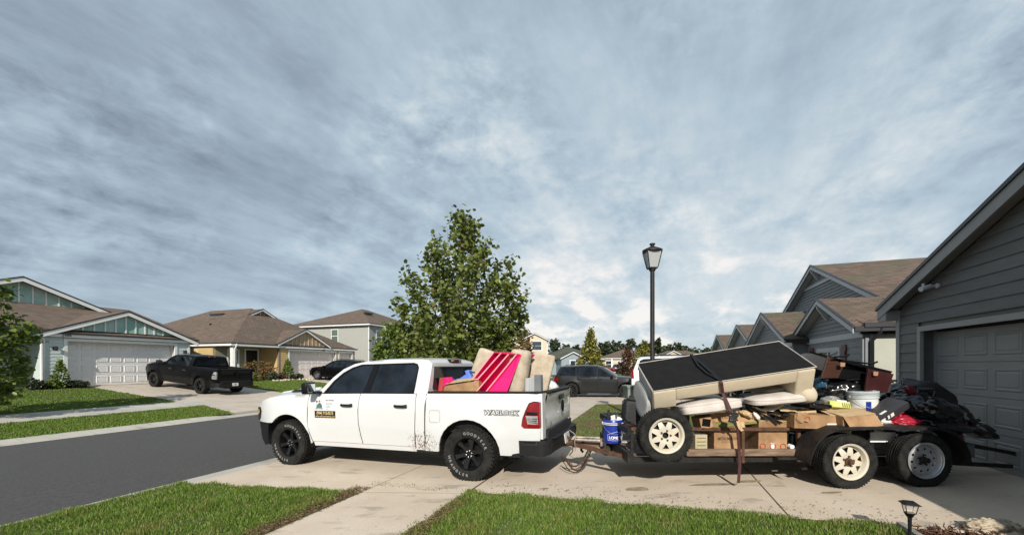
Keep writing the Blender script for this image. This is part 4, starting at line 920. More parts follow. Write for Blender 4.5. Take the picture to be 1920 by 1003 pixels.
    for s in (-1, 1): mb.slab([(2.95, s * .86, 1.338), (4.81, s * .86, 1.338), (4.82, s * .93, 1.338), (4.76, s * .975, 1.338), (2.95, s * .985, 1.338)], (0, 0, .028))
    mb.bx(4.78, 4.90, -.80, .80, 1.335, 1.366)
    part(mb, 'bed_rail_cap', M_bplast, h, bevel=.006)
    mb = MB(); mb.bx(2.96, 4.80, -.90, .90, .80, .84)
    for s in (-1, 1): mb.bx(2.96, 4.80, s * .88 - .02, s * .88 + .02, .84, 1.335)
    mb.bx(2.955, 2.985, -.9, .9, .84, 1.335); part(mb, 'bed_liner', M_bplast, h)
    band(h, 'tailgate', [(4.82, .76, .79, 0, -.02), (4.85, .80, .79, 0, -.02), (4.862, .95, .795, 0, -.02), (4.85, .99, .795, 0, -.02), (4.845, 1.17, .795, 0, -.02), (4.86, 1.20, .795, 0, -.02), (4.875, 1.25, .795, 0, -.02), (4.89, 1.32, .795, 0, -.02), (4.86, 1.335, .795, 0, -.02), (4.80, 1.336, .795, 0, 0)], paint, 12, 4, smooth=40)
    for s in (-1, 1): mb = MB(); mb.slab([(4.77, s * .785, .68), (4.83, s * .785, .68), (4.825, s * .93, .68), (4.77, s * .95, .68)], (0, 0, .656)); part(mb, 'bed_corner', paint, h)
    mb = MB(); mb.box((4.883, 0, 1.235), (.03, .30, .085)); part(mb, 'tailgate_handle', M_bglos, h, bevel=.02)
    mb = MB()
    for t in range(1): mb.lathe([(.001, 0), (.055, 0), (.075, -.012), (.0751, -.03)], (4.885, 0, 1.08), 'x', 20)
    mb.v = [(4.885 - (v[0] - 4.885), v[1] * .8, 1.08 + (v[2] - 1.08) * 1.25) for v in mb.v]; part(mb, 'tailgate_badge', M_bglos, h, 40)
    # bumpers
    for s in (-1, 1):
        mb = MB(); mb.skin([(4.485, .445), (4.485, .655), (4.84, .665), (4.93, .66), (4.95, .60), (4.93, .47), (4.85, .44)], lambda a, b, d: (a, s * (1.0 - d - max(0, (a - 4.75)) ** 2 * 2.8), b), .06, .10); part(mb, 'bumper_corner', M_bplast, h, 35)
    band(h, 'rear_bumper', [(4.86, .44, .86, 0, -.0), (4.97, .47, .90, 0, -.06), (5.00, .55, .93, 0, -.08), (4.985, .66, .93, 0, -.08), (4.97, .672, .93, 0, -.08), (4.84, .668, .90, 0, 0)], M_bplast, 14, 3, smooth=30)
    mb = MB(); mb.bx(4.84, 4.87, -.8, .8, .60, .78); part(mb, 'bumper_filler', M_under, h)
    for s in (-.55, .55): mb = MB(); mb.box((4.93, s, .677), (.10, .45, .012)); part(mb, 'step_pad', M_bplast, h, bevel=.003)
    mb = MB(); mb.box((4.995, -.12, .585), (.014, .31, .155), (0, -6, 0)); pl = part(mb, 'licence_plate', mat('licence plate', (.55, .55, .52), .5, var=.25, scale=18, col2=(.75, .75, .72)), h, bevel=.003)
    mb = MB(); mb.box((5.004, -.12, .585), (.006, .10, .05), (0, -6, 0)); part(mb, 'plate_emblem', mat('plate print', (.15, .12, .12), .6), pl)
    band(h, 'front_bumper', [(-1.00, .34, .70, 0, .22), (-1.03, .42, .82, 0, .30), (-1.03, .58, .86, 0, .34), (-1.0, .74, .86, 0, .30), (-.96, .775, .84, 0, .26), (-.90, .78, .84, 0, .2)], M_bplast, 24, 2, sub=2, smooth=40)
    sides(h, 'bumper_side', [(-.46, .765), (-.90, .770), (-.92, .60), (-.88, .42), (-.72, .33), (-.53, .42), (-.515, .60)], W, M_bplast, off=.006, thick=.06)
    band(h, 'grille', [(-.97, .775, .62, 0, .03), (-.975, .85, .62, 0, .03), (-.965, .98, .62, 0, .03), (-.93, 1.07, .62, 0, .03)], M_bglos, 12, 2)
    for s in (-1, 1): mb = MB(); mb.slab([(-.95, s * .60, .775), (-.90, s * .86, .775), (-.87, s * .86, 1.06), (-.93, s * .60, 1.08)], (.03, 0, 0)); part(mb, 'nose_panel', paint, h)
    # underside and chassis
    mb = MB(); mb.bx(-.62, 2.9, -.50, .50, .36, 1.20); mb.bx(.56, 3.1, -.93, .93, .40, .50); mb.bx(.60, 2.9, -.90, .90, .5, 1.3); mb.bx(3.0, 4.8, -.46, .46, .36, .80); mb.bx(4.2, 4.82, -.9, .9, .45, .80); mb.bx(3.0, 4.8, -.86, .86, .72, .80); part(mb, 'chassis', M_under, h)
    mb = MB(); mb.tube([(XR, -.9, RW), (XR, .9, RW)], .06, 8); mb.lathe([(.0, -.16), (.12, -.1), (.15, 0), (.12, .1), (0, .16)], (XR, 0, RW), 'y', 12); mb.tube([(0, -.9, RW), (0, .9, RW)], .045, 8); part(mb, 'axle', M_under, h)
    mb = MB(); mb.bx(4.84, 5.06, -.035, .035, .43, .50); part(mb, 'hitch_receiver', M_bplast, h)
    for s in (-1, 1):
        mb = MB(); mb.slab([(4.20, s * .97, .47), (4.30, s * .97, .40), (4.50, s * .97, .405), (4.50, s * .97, .47)], (0, -s * .25, 0)); part(mb, 'mud_guard', M_bplast, h)
        for x in (0, XR):
            wheel(h, x, s * .885, RW, RW, .285, s, 'truck', letters=hero and s < 0)
        # mirror, handles
        mb = MB(); mb.box((.67, s * 1.165, 1.425), (.13, .24, .20), (0, 0, s * -8)); mr = part(mb, 'door_mirror', M_bglos if hero else M_bplast, h, 50, bevel=.035, bseg=3)
        mb = MB(); mb.box((.738, s * 1.165, 1.43), (.012, .18, .145), (0, 0, s * -8)); part(mb, 'mirror_glass', mat('mirror', (.6, .65, .65), .03, metal=1, var=0), mr, bevel=.004)
        mb = MB(); mb.box((.72, s * 1.03, 1.345), (.12, .12, .045)); part(mb, 'mirror_arm', M_bplast, mr, bevel=.01)
        for x in (1.37, 2.47):
            mb = MB(); mb.tube([(x - .115, s * (W(x, 1.13) + .012), 1.13), (x - .06, s * (W(x, 1.13) + .038), 1.128), (x + .06, s * (W(x, 1.13) + .038), 1.128), (x + .115, s * (W(x, 1.13) + .012), 1.13)], [.024, .02, .022, .028], 8); part(mb, 'door_handle', handles, h, 60)
    if hero:
        blk = mat('decal black', (.015, .015, .015), .4, var=0); wt = mat('decal white', (.75, .75, .75), .4, var=0)
        y = -(W(4.2, 1.05) + .003); f = lambda x, z, e=0: frame((x, -(W(x, z) + .003 + e), z), (1, 0, 0), (0, .05, 1))
        for e, b_, mm in ((0, .0095, blk), (.004, .0, wt)): wtext('WARLOCK', .092, mm, h, 4.21, 1.055, W, e, 'decal_lettering', b_, 1.18, shear=.2)
        # door sign: white panel over a black one
        mb = MB(); mb.skin([(.66, 1.03), (.66, 1.235), (1.115, 1.235), (1.115, 1.03)], lambda a, b, d: (a, -(W(a, b) + .003 - d), b), .1, .003); sg = part(mb, 'door_sign', mat('sign white', (.72, .73, .74), .5, var=0), h)
        mb = MB(); mb.skin([(.65, .90), (.65, 1.022), (1.115, 1.022), (1.115, .90)], lambda a, b, d: (a, -(W(a, b) + .003 - d), b), .1, .003); sb = part(mb, 'phone_sign', blk, h)
        gold = mat('gold lettering', (.72, .50, .16), .5, var=.2, scale=30); gry = mat('grey lettering', (.10, .11, .11), .5, var=0); teal = mat('teal print', (.03, .20, .17), .5, var=0); skinm = mat('skin print', (.55, .42, .28), .5, var=0)
        wtext('(904) 712-0215', .072, gold, sb, .885, .982, W, .002, 'phone_number', .0015, .84)
        wtext('WWW.TRINITYJUNKREMOVAL.COM', .027, gold, sb, .885, .923, W, .002, 'web_address', .0006, .98)
        wtext('Our Services', .043, gry, sg, .985, 1.208, W, .002, 'sign_heading', .001, .85)
        for i, (t_, z) in enumerate((('FURNITURE REMOVAL', 1.165), ('APPLIANCE REMOVAL', 1.137), ('YARD DEBRIS', 1.110), ('GARAGE CLEAN', 1.083), ('HAULING', 1.056))):
            wtext(t_, .017, gry, sg, .905, z, W, .002, 'service_line', .0002, .9, align='LEFT')
            mb = MB(); mb.box((.888, -(W(.888, z) + .0045), z), (.008, .002, .008)); part(mb, 'bullet', teal, sg)
        seam = mat('panel gap', (.03, .03, .03), .8, var=0)
        for sm in ([(.508, 1.31), (.480, 1.05), (.480, .85), (.510, .62), (.575, .47)], [(1.628, 1.32), (1.603, 1.05), (1.604, .82), (1.625, .65), (1.660, .475)], [(2.740, 1.32), (2.740, 1.0), (2.720, .75), (2.704, .475)], [(2.93, 1.33), (2.925, 1.1), (2.905, .75), (2.876, .43)]):
            mb = MB(); mb.tube([(a, -(W(a, b) - .001), b) for a, b in sm], .0072, 4); part(mb, 'panel_gap', seam, h)
        # plain emblem: a worker's bust with a raised tool over a grey ribbon
        def blob(pts, m_, e=.002, nm='emblem'): 
            mb = MB(); mb.skin(pts, lambda a, b, d: (a, -(W(a, b) + .003 + e - d), b), .05, .0015); part(mb, nm, m_, sg)
        cc = lambda x, z, r, q=1: [(x + r * math.cos(i * math.pi / 6), z + q * r * math.sin(i * math.pi / 6)) for i in range(12)]
        blob([(.700, 1.075), (.712, 1.13), (.735, 1.155), (.775, 1.16), (.805, 1.14), (.825, 1.10), (.815, 1.07)], gry); blob([(.735, 1.075), (.74, 1.125), (.785, 1.125), (.79, 1.075)], teal, .004)
        blob(cc(.757, 1.178, .017, 1.2), skinm, .004); blob([(.736, 1.185), (.742, 1.208), (.772, 1.210), (.782, 1.185), (.778, 1.165), (.770, 1.19)], gry, .006)
        blob([(.690, 1.07), (.694, 1.17), (.702, 1.17), (.704, 1.07)], gry); blob([(.676, 1.17), (.684, 1.205), (.714, 1.205), (.722, 1.17)], gry, .003)
        blob([(.672, 1.045), (.676, 1.082), (.70, 1.072), (.80, 1.072), (.838, 1.08), (.836, 1.045), (.80, 1.052), (.70, 1.052)], mat('grey ribbon', (.3, .3, .3), .5, var=0), .006)
        # fuel door seam and body crease
        mb = MB(); o_ = [(3.0, .905), (3.02, .885), (3.17, .885), (3.19, .905), (3.19, 1.05), (3.17, 1.07), (3.02, 1.07), (3.0, 1.05)]; mb.tube([(a, -(W(a, b) + .0005), b) for a, b in o_ + o_[:1]], .0028, 4); part(mb, 'fuel_door_seam', gry, h)
        text('4x4', .05, gry, h, frame((4.868, -.62, .88), (0, 1, 0), (0, 0, 1)), .001, 'badge_lettering', .001)
        # people or seats seen dimly are left to the tint; a ball mount carries the trailer
        mb = MB(); mb.bx(5.03, 5.26, -.03, .03, .435, .495); mb.lathe([(.02, 0), (.02, .05), (.03, .06), (.03, .085), (.01, .11)], (5.23, 0, .495), n=12); mb.tube([(5.10, -.06, .46), (5.10, .06, .46)], .01, 6); mb.tube([(5.20, -.01, .44), (5.20, -.01, .36), (5.23, -.01, .33)], .02, 8); part(mb, 'ball_mount', M_bglos, h, 40)
        mb = MB(); mb.bx(5.085, 5.11, -.034, .034, .431, .499); part(mb, 'mount_sleeve', mat('worn silver', (.5, .5, .48), .4, metal=.7), h)
        mb = MB(); mb.tube([(4.93, .10, .61), (4.98, .12, .66), (5.06, .14, .60), (5.12, .13, .50), (5.22, .1, .44)], .008, 6); part(mb, 'wiring_lead', mat('grey cable', (.3, .3, .3), .6), h, 60)
    return h
truck = pickup('pickup_truck', 'white crew cab pickup with loaded bed and black wheels hitched to the trailer', (-3.744, 8.286, .035), -20.26, -1.15, M_white, hero=True)
M_pblk = mat('black truck paint', (.003, .003, .0034), .3, var=0, spec=.22)
bt = pickup('pickup_truck', 'black pickup truck parked on the driveway of the teal house', tuple(Vector((-18.45, 20.5, .75)) + DV * 1.0), -19.45, 4.6, M_pblk, handles=mat('dull chrome', (.25, .25, .25), .3, metal=1), lamp_red=False)
bt.scale = (.95, .95, .95)
# ---- closed cars, one builder
def suv(name, label, cat, loc, rz, paint, L=4.8, wb=2.91, H_=1.76, hw=.97, r=.38, wk='dark', rearz=0, ry=0, sedan=False, clad=True, red=True):
    h = thing(name, label, cat, loc, rz, ry=ry)
    k = H_ / 1.76; fo = (L - wb) * .47; ro = L - wb - fo; F_ = -fo; Rr = wb + ro
    ks = [(.25, hw - .05), (.5 * k, hw - .01), (.8 * k, hw), (1.05 * k, hw - .03), (1.14 * k, hw - .07), (1.4 * k, hw - .17), (1.66 * k, hw - .27)]
    W = halfw(ks, F_ + .45, Rr - .45, (0, wb), (r, r + .10), .03, .20, .035)
    A = lambda xc, a0, a1: arc(xc, r, r + .07, a0, a1)
    b = 1.08 * k
    fl = .30 * k
    up = [(F_ + .02, .55 * k), (F_, .75 * k), (F_ + .12, .90 * k), (F_ + .4, 1.0 * k), (.45, 1.09 * k)]
    sides(h, 'front_fender', [(F_ + .12, fl + .05)] + up + [(.44, .8 * k), (.46, .42), (.45, fl)] + A(0, 0, 180), W, paint, .1)
    x1, x2 = wb * .52, wb * .86
    sides(h, 'front_door', [(.47, fl), (.47, .42), (.455, .8 * k), (.465, 1.092 * k), (x1, 1.115 * k), (x1, fl)], W, paint, .1)
    sides(h, 'rear_door', [(x1 + .012, fl), (x1 + .012, 1.115 * k), (x2 + .12, 1.13 * k), (x2 + .05, .85 * k), (x2 - .06, r + .42)] + [p_ for p_ in A(wb, 130, 178)] + [(wb - r - .08, fl)], W, paint, .1)
    sides(h, 'quarter_panel', [(x2 + .132, 1.13 * k), (Rr - .06, 1.14 * k), (Rr, .9 * k), (Rr, .55 * k), (Rr - .08, fl + .04)] + A(wb, 0, 128) + [(x2 - .045, r + .435), (x2 + .062, .85 * k)], W, paint, .1)
    top = 1.66 * k
    if sedan: gl = [(.52, 1.10 * k), (1.05, 1.45 * k), (1.35, 1.60 * k), (1.8, top), (2.4, 1.62 * k), (Rr - .55, 1.18 * k), (Rr - .75, 1.135 * k)]
    else: gl = [(.50, 1.10 * k), (.95, 1.42 * k), (1.25, 1.60 * k), (1.55, 1.67 * k), (2.3, 1.70 * k), (Rr - .45, 1.655 * k), (Rr - .28, 1.58 * k), (Rr - .10, 1.145 * k)]
    inner = [(x + (.10 if i < 3 else (0 if i < len(gl) - 3 else -.10)), z - (.05 if i else -.02)) for i, (x, z) in enumerate(gl)]; inner[0] = (gl[0][0] + .16, gl[0][1] + .02); inner[-1] = (gl[-1][0] - (.18 if not sedan else .1), gl[-1][1] + .015)
    sides(h, 'window_frame', gl, W, paint, .12, holes=[inner])
    xs = [x1 - .03, x1 + .05]
    for s in (-1, 1):
        mb = MB(); mb.skin(inner, lambda a, c, d: (a, s * (W(a, c) - .012 - d), c), .14, 0); part(mb, 'side_window', M_tint, h, 40)
        for xp in (x1, x2 + .18): mb = MB(); mb.skin([(xp - .04, b + .02), (xp + .04, b + .02), (xp + .05, 1.60 * k), (xp - .02, 1.60 * k)], lambda a, c, d: (a, s * (W(a, c) - .004 - d), c), .2, .01); part(mb, 'door_pillar', M_bglos, h)
    e = lambda x, z: W(x, z)
    band(h, 'hood', [(F_ - .06, .62 * k, hw - .24, .02, .14), (F_ - .03, .88 * k, hw - .22, .05, .12), (F_ + .12, 1.0 * k, hw - .15, .10, .06), (F_ + .42, 1.08 * k, hw - .06, .085, 0), (0, 1.13 * k, hw - .03, .075, 0), (.38, 1.155 * k, hw - .035, .07, .06), (.48, 1.15 * k, hw - .05, .05, .10)], paint, 22, 5, sub=2)
    if sedan:
        band(h, 'windshield', [(.46, 1.14 * k, hw - .06, .03, .12), (1.0, 1.50 * k, hw - .18, .05, .10), (1.32, 1.65 * k, hw - .25, .05, .08)], M_tint, 16, 2.5, sub=2)
        band(h, 'roof', [(1.28, 1.645 * k, hw - .25, .045, .08), (1.8, 1.72 * k, hw - .265, .06, 0), (2.4, 1.69 * k, hw - .26, .065, 0), (Rr - .55, 1.25 * k, hw - .12, .06, 0)], paint, 20, 3.5, sub=3)
    else:
        band(h, 'windshield', [(.46, 1.14 * k, hw - .06, .03, .12), (.92, 1.47 * k, hw - .17, .04, .10), (1.22, 1.645 * k, hw - .24, .045, .08)], M_tint, 16, 2.5, sub=2)
        band(h, 'roof', [(1.18, 1.64 * k, hw - .245, .045, .08), (1.55, 1.735 * k, hw - .27, .06, 0), (2.3, 1.76 * k, hw - .275, .06, 0), (Rr - .45, 1.715 * k, hw - .265, .06, 0), (Rr - .25, 1.66 * k, hw - .24, .06, 0)], paint, 20, 3.5, sub=2)
        band(h, 'rear_window', [(Rr - .27, 1.64 * k, hw - .24, .04, -.03), (Rr - .05, 1.16 * k, hw - .09, .01, -.05)], M_tint, 12, 2, t0=-.93, t1=.93)
        for s in (-1, 1): mb = MB(); mb.tube([(1.3, s * (hw - .33), 1.71 * k), (1.45, s * (hw - .33), 1.775 * k), (Rr - .9, s * (hw - .33), 1.78 * k), (Rr - .6, s * (hw - .33), 1.735 * k)], .016, 6); part(mb, 'roof_rail', M_bplast, h, 60)
    band(h, 'tailgate', [(Rr - .06 if not sedan else Rr - .6, 1.16 * k if not sedan else 1.22 * k, hw - .08, .02, -.05), (Rr, 1.10 * k, hw - .06, 0, -.05), (Rr + .04, .85 * k, hw - .05, 0, -.06), (Rr + .02, .62 * k, hw - .05, 0, -.05), (Rr - .02, fl, hw - .08, 0, -.05)], paint, 16, 4, sub=2)
    band(h, 'front_bumper', [(F_ - .05, .66 * k, hw - .24, 0, .14), (F_ - .08, .52 * k, hw - .20, 0, .20), (F_ - .05, .38 * k, hw - .20, 0, .22), (F_ + .05, .24 * k, hw - .25, 0, .2)], M_bplast if clad else paint, 16, 2.2, sub=2)
    if clad:
        sides(h, 'sill_cladding', [(r + .07, .22 * k), (r + .07, fl + .02), (wb - r - .07, fl + .02), (wb - r - .07, .22 * k)], W, M_bplast, .2, off=.006)
    for s in (-1, 1):
        for xc in (0, wb):
            mb = MB(); mb.skin(arc(xc, r, r + .115, -10, 190) + list(reversed(arc(xc, r, r + .068, -10, 190))), lambda a, c, d: (a, s * (W(a, c) + .010 - d), c), .1, .03); part(mb, 'arch_trim', M_bplast if clad else paint, h, 40)
            mb = MB(); mb.lathe([(r + .07, 0), (r + .07, .36), (.05, .36)], (xc, 0, r), 'y', 18, a0=-8, a1=188); mb.v = [(v[0], s * (hw - .04 - v[1]), v[2]) for v in mb.v]; part(mb, 'wheel_well', M_under, h)
            wheel(h, xc, s * (hw - .11), r, r, .24, s, wk)
        mb = MB(); mb.skin([(F_ + .02, .76 * k), (F_ + .08, .88 * k), (F_ + .36, .93 * k), (F_ + .26, .80 * k)], lambda a, c, d: (a - .01, s * (W(a, c) + .01 - d), c), .08, .03); part(mb, 'headlight', M_clr, h, 40)
        mb = MB(); q = ([(Rr - .30, 1.02 * k), (Rr - .02, 1.08 * k), (Rr + .0, .86 * k), (Rr - .22, .84 * k)] if not rearz else [(Rr - .10, 1.18 * k), (Rr - .04, 1.18 * k), (Rr + .01, .80 * k), (Rr - .13, .80 * k)]); mb.skin(q, lambda a, c, d: (a + .012, s * (W(a, c) + .01 - d), c), .08, .06); part(mb, 'tail_lamp', M_red, h, 40)
        mb = MB(); mb.box((.72, s * (hw + .05), 1.14 * k), (.12, .22, .15)); part(mb, 'door_mirror', M_bglos, h, 50, bevel=.03)
        for x in (x1 - .18, x2 - .02): mb = MB(); mb.box((x, s * (W(x, .98 * k) + .018), .98 * k), (.19, .03, .03)); part(mb, 'door_handle', M_bplast if clad else paint, h, bevel=.008)
    mb = MB(); mb.bx(F_ + .55 - .1, Rr - .15, -hw + .12, hw - .12, .24, 1.04 * k) if False else mb.bx(.46, wb - .46, -hw + .1, hw - .1, .24, 1.04 * k); mb.bx(F_ + .15, Rr - .1, -hw + .42, hw - .42, .26, .95 * k); part(mb, 'chassis', M_under, h)
    return h
grey = mat('dark grey car paint', (.020, .021, .022), .3, metal=.3, var=0, coat=.15)
suv('suv', 'dark grey SUV with black wheels parked across the neighbouring driveway beyond the tailgate', 'suv', tuple(UV(-1.35, 22.9, .13)), 160.55, grey)
suv('car', 'black crossover car parked at the three car garage of the tan house', 'car', tuple(UV(-24.2, 24.7, .74)), -19.45, M_pblk, L=4.6, wb=2.7, H_=1.62, hw=.92, r=.36, wk='alloy', ry=2, clad=False)
wsuv = mat('white suv paint', (.75, .75, .75), .25, var=0, coat=.6)
suv('suv', 'large white SUV with red tail lamps mostly hidden behind the upturned sofa', 'suv', tuple(UV(3.25, 21.0 , .32)), 160.55, wsuv, L=5.3, wb=3.05, H_=2.02, hw=1.0, r=.41, clad=False, rearz=1)
suv('car', 'small red car parked before the tan house at the end of the street', 'car', (16.2, 67.5, .46), 205, mat('red car paint', (.30, .008, .015), .2, var=0, coat=.7), L=4.5, wb=2.7, H_=1.6, hw=.9, r=.34, wk='alloy', clad=False)
suv('car', 'dark grey car parked just right of the small reddish tree', 'car', (20.8, 68, .46), 170, grey, L=4.6, wb=2.7, H_=1.6, hw=.92, r=.36, clad=False)
# ------------------------------------------------ trailer
M_rust = mat('rusty steel', (.085, .045, .028), .85, var=.3, scale=14, bump=.4, bscale=60, col2=(.13, .062, .032), metal=.2)
M_rail = mat('weathered rail', (.17, .105, .065), .85, var=.3, scale=9, bump=.4, bscale=70, col2=(.27, .19, .13), stretch=(.4, 3, 3))
M_blks = mat('black painted steel', (.012, .012, .012), .55, var=.3, scale=16, bump=.2, bscale=80, col2=(.026, .021, .019), metal=.1, spec=.35)
M_deck = mat('deck plank wood', (.09, .065, .045), .9, var=.3, scale=6, bump=.4, bscale=40, col2=(.15, .115, .085), stretch=(.3, 4, 4))
M_zinc = mat('dull zinc', (.24, .23, .21), .6, metal=.6, var=.25, scale=14, col2=(.42, .35, .28))
M_wrim = mat('cream rim paint', (.60, .56, .46), .45, var=.08, scale=8, col2=(.60, .48, .34), lo=.5, hi=.8)
M_srim = mat('silver rim paint', (.50, .50, .51), .35, metal=.6, var=.1, scale=10)
TR = thing('utility_trailer', 'rusty tandem axle utility trailer piled with furniture and bags behind the white pickup', 'trailer', (3.8, 6.3, .28))
tp = lambda mb, n, m, **k: part(mb, n, m, k.pop('parent', TR), world=True, **k)
def pbox(x0, x1, y0, y1, z0, z1): mb = MB(); mb.bx(x0, x1, y0, y1, z0, z1); return mb
for y in (5.46, 7.14):
    tp(pbox(1.62, 6.15, y, y + .06, .555, .62), 'frame_beam', M_blks, bevel=.004)
    tp(pbox(2.36, 3.90, y - .06, y - .005, .652, .742), 'side_board', M_rail, bevel=.004)
    tp(pbox(1.62, 4.92, y - .03, y + .01, .985, 1.03), 'top_rail', M_blks if y > 6 else M_rust, bevel=.004)
    for x in (1.62, 2.36, 3.10, 3.90, 4.90, 6.11): tp(pbox(x, x + .04, y - .066 if x in (3.10,) else y - .004, y + .04, .56, .985 if x < 6 else .95), 'stake', M_rust if x in (3.10, 3.90) else M_blks, bevel=.003)
for i in range(8): tp(pbox(1.68, 6.12, 5.54 + i * .2, 5.73 + i * .2, .622, .655), 'deck_plank', M_deck)
for x in (1.62, 2.3, 2.9, 3.5, 5.6, 6.1): tp(pbox(x, x + .06, 5.525, 7.135, .54, .615), 'cross_member', M_blks)
tp(pbox(1.58, 1.62, 5.46, 7.2, .93, 1.02), 'front_rail', M_blks); tp(pbox(1.58, 1.62, 5.46, 7.2, .54, .68), 'front_board', M_blks)
for s, y in ((-1, 5.60), (1, 7.05)): mb = MB(); mb.tube([(1.75, y, .56), (1.02, 6.47 + s * .05, .60)], .042, 4); tp(mb, 'tongue_beam', M_rust)
tp(pbox(.97, 1.9, 6.43, 6.52, .555, .625), 'tongue_tube', mat('pale rusty tube', (.26, .16, .10), .8, var=.3, scale=10, col2=(.12, .06, .035)), bevel=.006)
mb = MB(); mb.bx(.80, 1.02, 6.42, 6.53, .60, .665); mb.lathe([(.001, .06), (.05, .05), (.065, 0), (.065, -.05), (.04, -.05)], (.84, 6.475, .62), n=14); mb.box((.90, 6.475, .69), (.14, .03, .04), (0, -18, 0)); mb.tube([(.98, 6.41, .67), (.97, 6.40, .50), (.92, 6.40, .44)], .010, 6); tp(mb, 'coupler', M_rust, smooth=35, bevel=.003)
mb = MB(); mb.tube([(.99, 6.35, .70), (1.42, 6.35, .675), (1.44, 6.35, .675), (1.86, 6.33, .65)], [.026, .032, .036, .036], 10); mb.box((1.44, 6.33, .66), (.09, .05, .12)); mb.tube([(.98, 6.35, .70), (.985, 6.30, .70), (1.0, 6.30, .52)], .008, 6); mb.tube([(1.02, 6.36, .735), (1.34, 6.36, .725)], .017, 8); tp(mb, 'tongue_jack', M_zinc, smooth=40)
mb = MB(); mb.lathe([(.03, -.025), (.085, -.03), (.10, -.015), (.10, .015), (.085, .03), (.03, .025)], (1.50, 6.36, .545), 'y', 22); jw = tp(mb, 'jack_wheel', M_rub, smooth=40)
mb = MB(); mb.lathe([(.001, -.03), (.07, -.027), (.08, -.01)], (1.50, 6.36, .545), 'y', 16); tp(mb, 'jack_wheel_hub', M_zinc, parent=jw, smooth=40)
def chain(pts, n, r=.022, name='safety_chain'):
    mb = MB(); pts = [Vector(p) for p in pts]
    L = [0]
    for a, b in zip(pts, pts[1:]): L.append(L[-1] + (b - a).length)
    def at(s):
        s = max(0, min(L[-1] - 1e-4, s))
        for i in range(len(pts) - 1):
            if s <= L[i + 1]: return pts[i].lerp(pts[i + 1], (s - L[i]) / (L[i + 1] - L[i]))
    for i in range(n):
        c = at(L[-1] * (i + .5) / n); d = (at(L[-1] * (i + 1) / n) - at(L[-1] * i / n)).normalized(); up = d.orthogonal().normalized()
        M = frame((0, 0, 0), d, up).to_3x3(); 
        if i % 2: M = M @ Matrix.Rotation(math.pi / 2, 3, 'X')
        mb.torus(c, r * .62, r * .2, M, 10, 5, sx=1.6)
    return mb
cat_ = lambda a, b, sag, n=16: [Vector(a).lerp(Vector(b), i / n) - Vector((0, 0, sag * 4 * (i / n) * (1 - i / n))) for i in range(n + 1)]
tp(chain(cat_((.82, 6.22, .46), (1.28, 6.40, .56), .285), 30), 'safety_chain', M_rust, smooth=60, weld=False)
tp(chain(cat_((.80, 6.35, .46), (1.26, 6.50, .56), .25), 28), 'safety_chain', M_rust, smooth=60, weld=False)
mb = MB(); mb.tube(cat_((.76, 6.2, .47), (1.24, 6.3, .60), .33), .007, 5); tp(mb, 'brake_cable', M_blks, smooth=60)
# fenders, axles
def fender(y0, y1):
    prof = [(3.80, .62), (3.83, .75), (3.90, .90), (4.02, 1.02), (4.18, 1.085), (4.45, 1.09), (5.05, 1.09), (5.45, 1.085), (5.64, 1.03), (5.77, .92), (5.85, .76), (5.87, .60)]
    mb = MB(); n = len(prof); vs = [(x, y, z) for x, z in prof for y in (y0, y1)]; vs += [(x, y0, z - .035) for x, z in prof]
    mb.add(vs, [(2 * i, 2 * i + 2, 2 * i + 3, 2 * i + 1) for i in range(n - 1)] + [(2 * i, 2 * i + 2, 2 * n + i + 1, 2 * n + i) for i in range(n - 1)])
    mb.bx(4.78, 4.80, y1 - .06, y1 + .02, .62, 1.085); mb.bx(4.60, 4.76, y1 - .03, y1 + .0, .80, 1.06); return mb
tp(fender(5.10, 5.42), 'fender', M_blks, smooth=35); tp(fender(7.50, 7.22), 'fender', M_blks, smooth=35)
tp(pbox(3.55, 3.86, 5.34, 5.42, .615, .645), 'fender_step', M_blks)
for x in (4.33, 5.32): mb = MB(); mb.tube([(x, 5.25, .635), (x, 7.35, .635)], .035, 8); tp(mb, 'axle', M_blks, smooth=40)
mb = MB(); mb.box((4.82, 5.47, .56), (.9, .05, .06), (0, 2, 0)); mb.box((4.35, 5.47, .50), (.8, .045, .03), (0, -5, 0)); mb.box((5.3, 5.47, .50), (.8, .045, .03), (0, 5, 0)); tp(mb, 'leaf_spring', M_blks)
# trailer wheels
def trailer_rim(kind, s=-1, r=.225):
    n = 8 if kind == 'spoke' else 10; holes = []
    for i in range(n):
        a = 2 * math.pi * (i + .25) / n
        if kind == 'spoke': tri = [(.183, -.24), (.183, .24), (.108, .0)]; holes.append([(q * math.cos(a + o), q * math.sin(a + o)) for q, o in tri])
        else: holes.append([(.145 * math.cos(a) + .0165 * math.cos(k * math.pi / 4), .145 * math.sin(a) + .0165 * math.sin(k * math.pi / 4)) for k in range(8)])
    ring = [(.196 * math.cos(2 * math.pi * i / 40), .196 * math.sin(2 * math.pi * i / 40)) for i in range(40)]
    hub = [(.042 * math.cos(2 * math.pi * i / 16), .042 * math.sin(2 * math.pi * i / 16)) for i in range(16)]
    def y(q): return interp(q, [(.04, .030), (.085, .030), (.10, .018), (.12, .022), (.185, .036), (.20, .050)])
    mb = MB(); mb.skin(ring, lambda a, b, d: (a, s * (.085 - y(math.hypot(a, b)) - d), b), .03, .006, holes + [hub])
    mb.lathe([(.196, s * .035), (.200, s * .045), (.205, s * .085), (.212, s * .094), (.226, s * .098), (.232, s * .106), (.236, s * .100)], axis='y', n=48)
    mb.lathe([(.196, s * .035), (.19, -s * .06)], axis='y', n=40)
    return mb.mesh('rim', M_wrim if kind == 'spoke' else M_srim, 35)
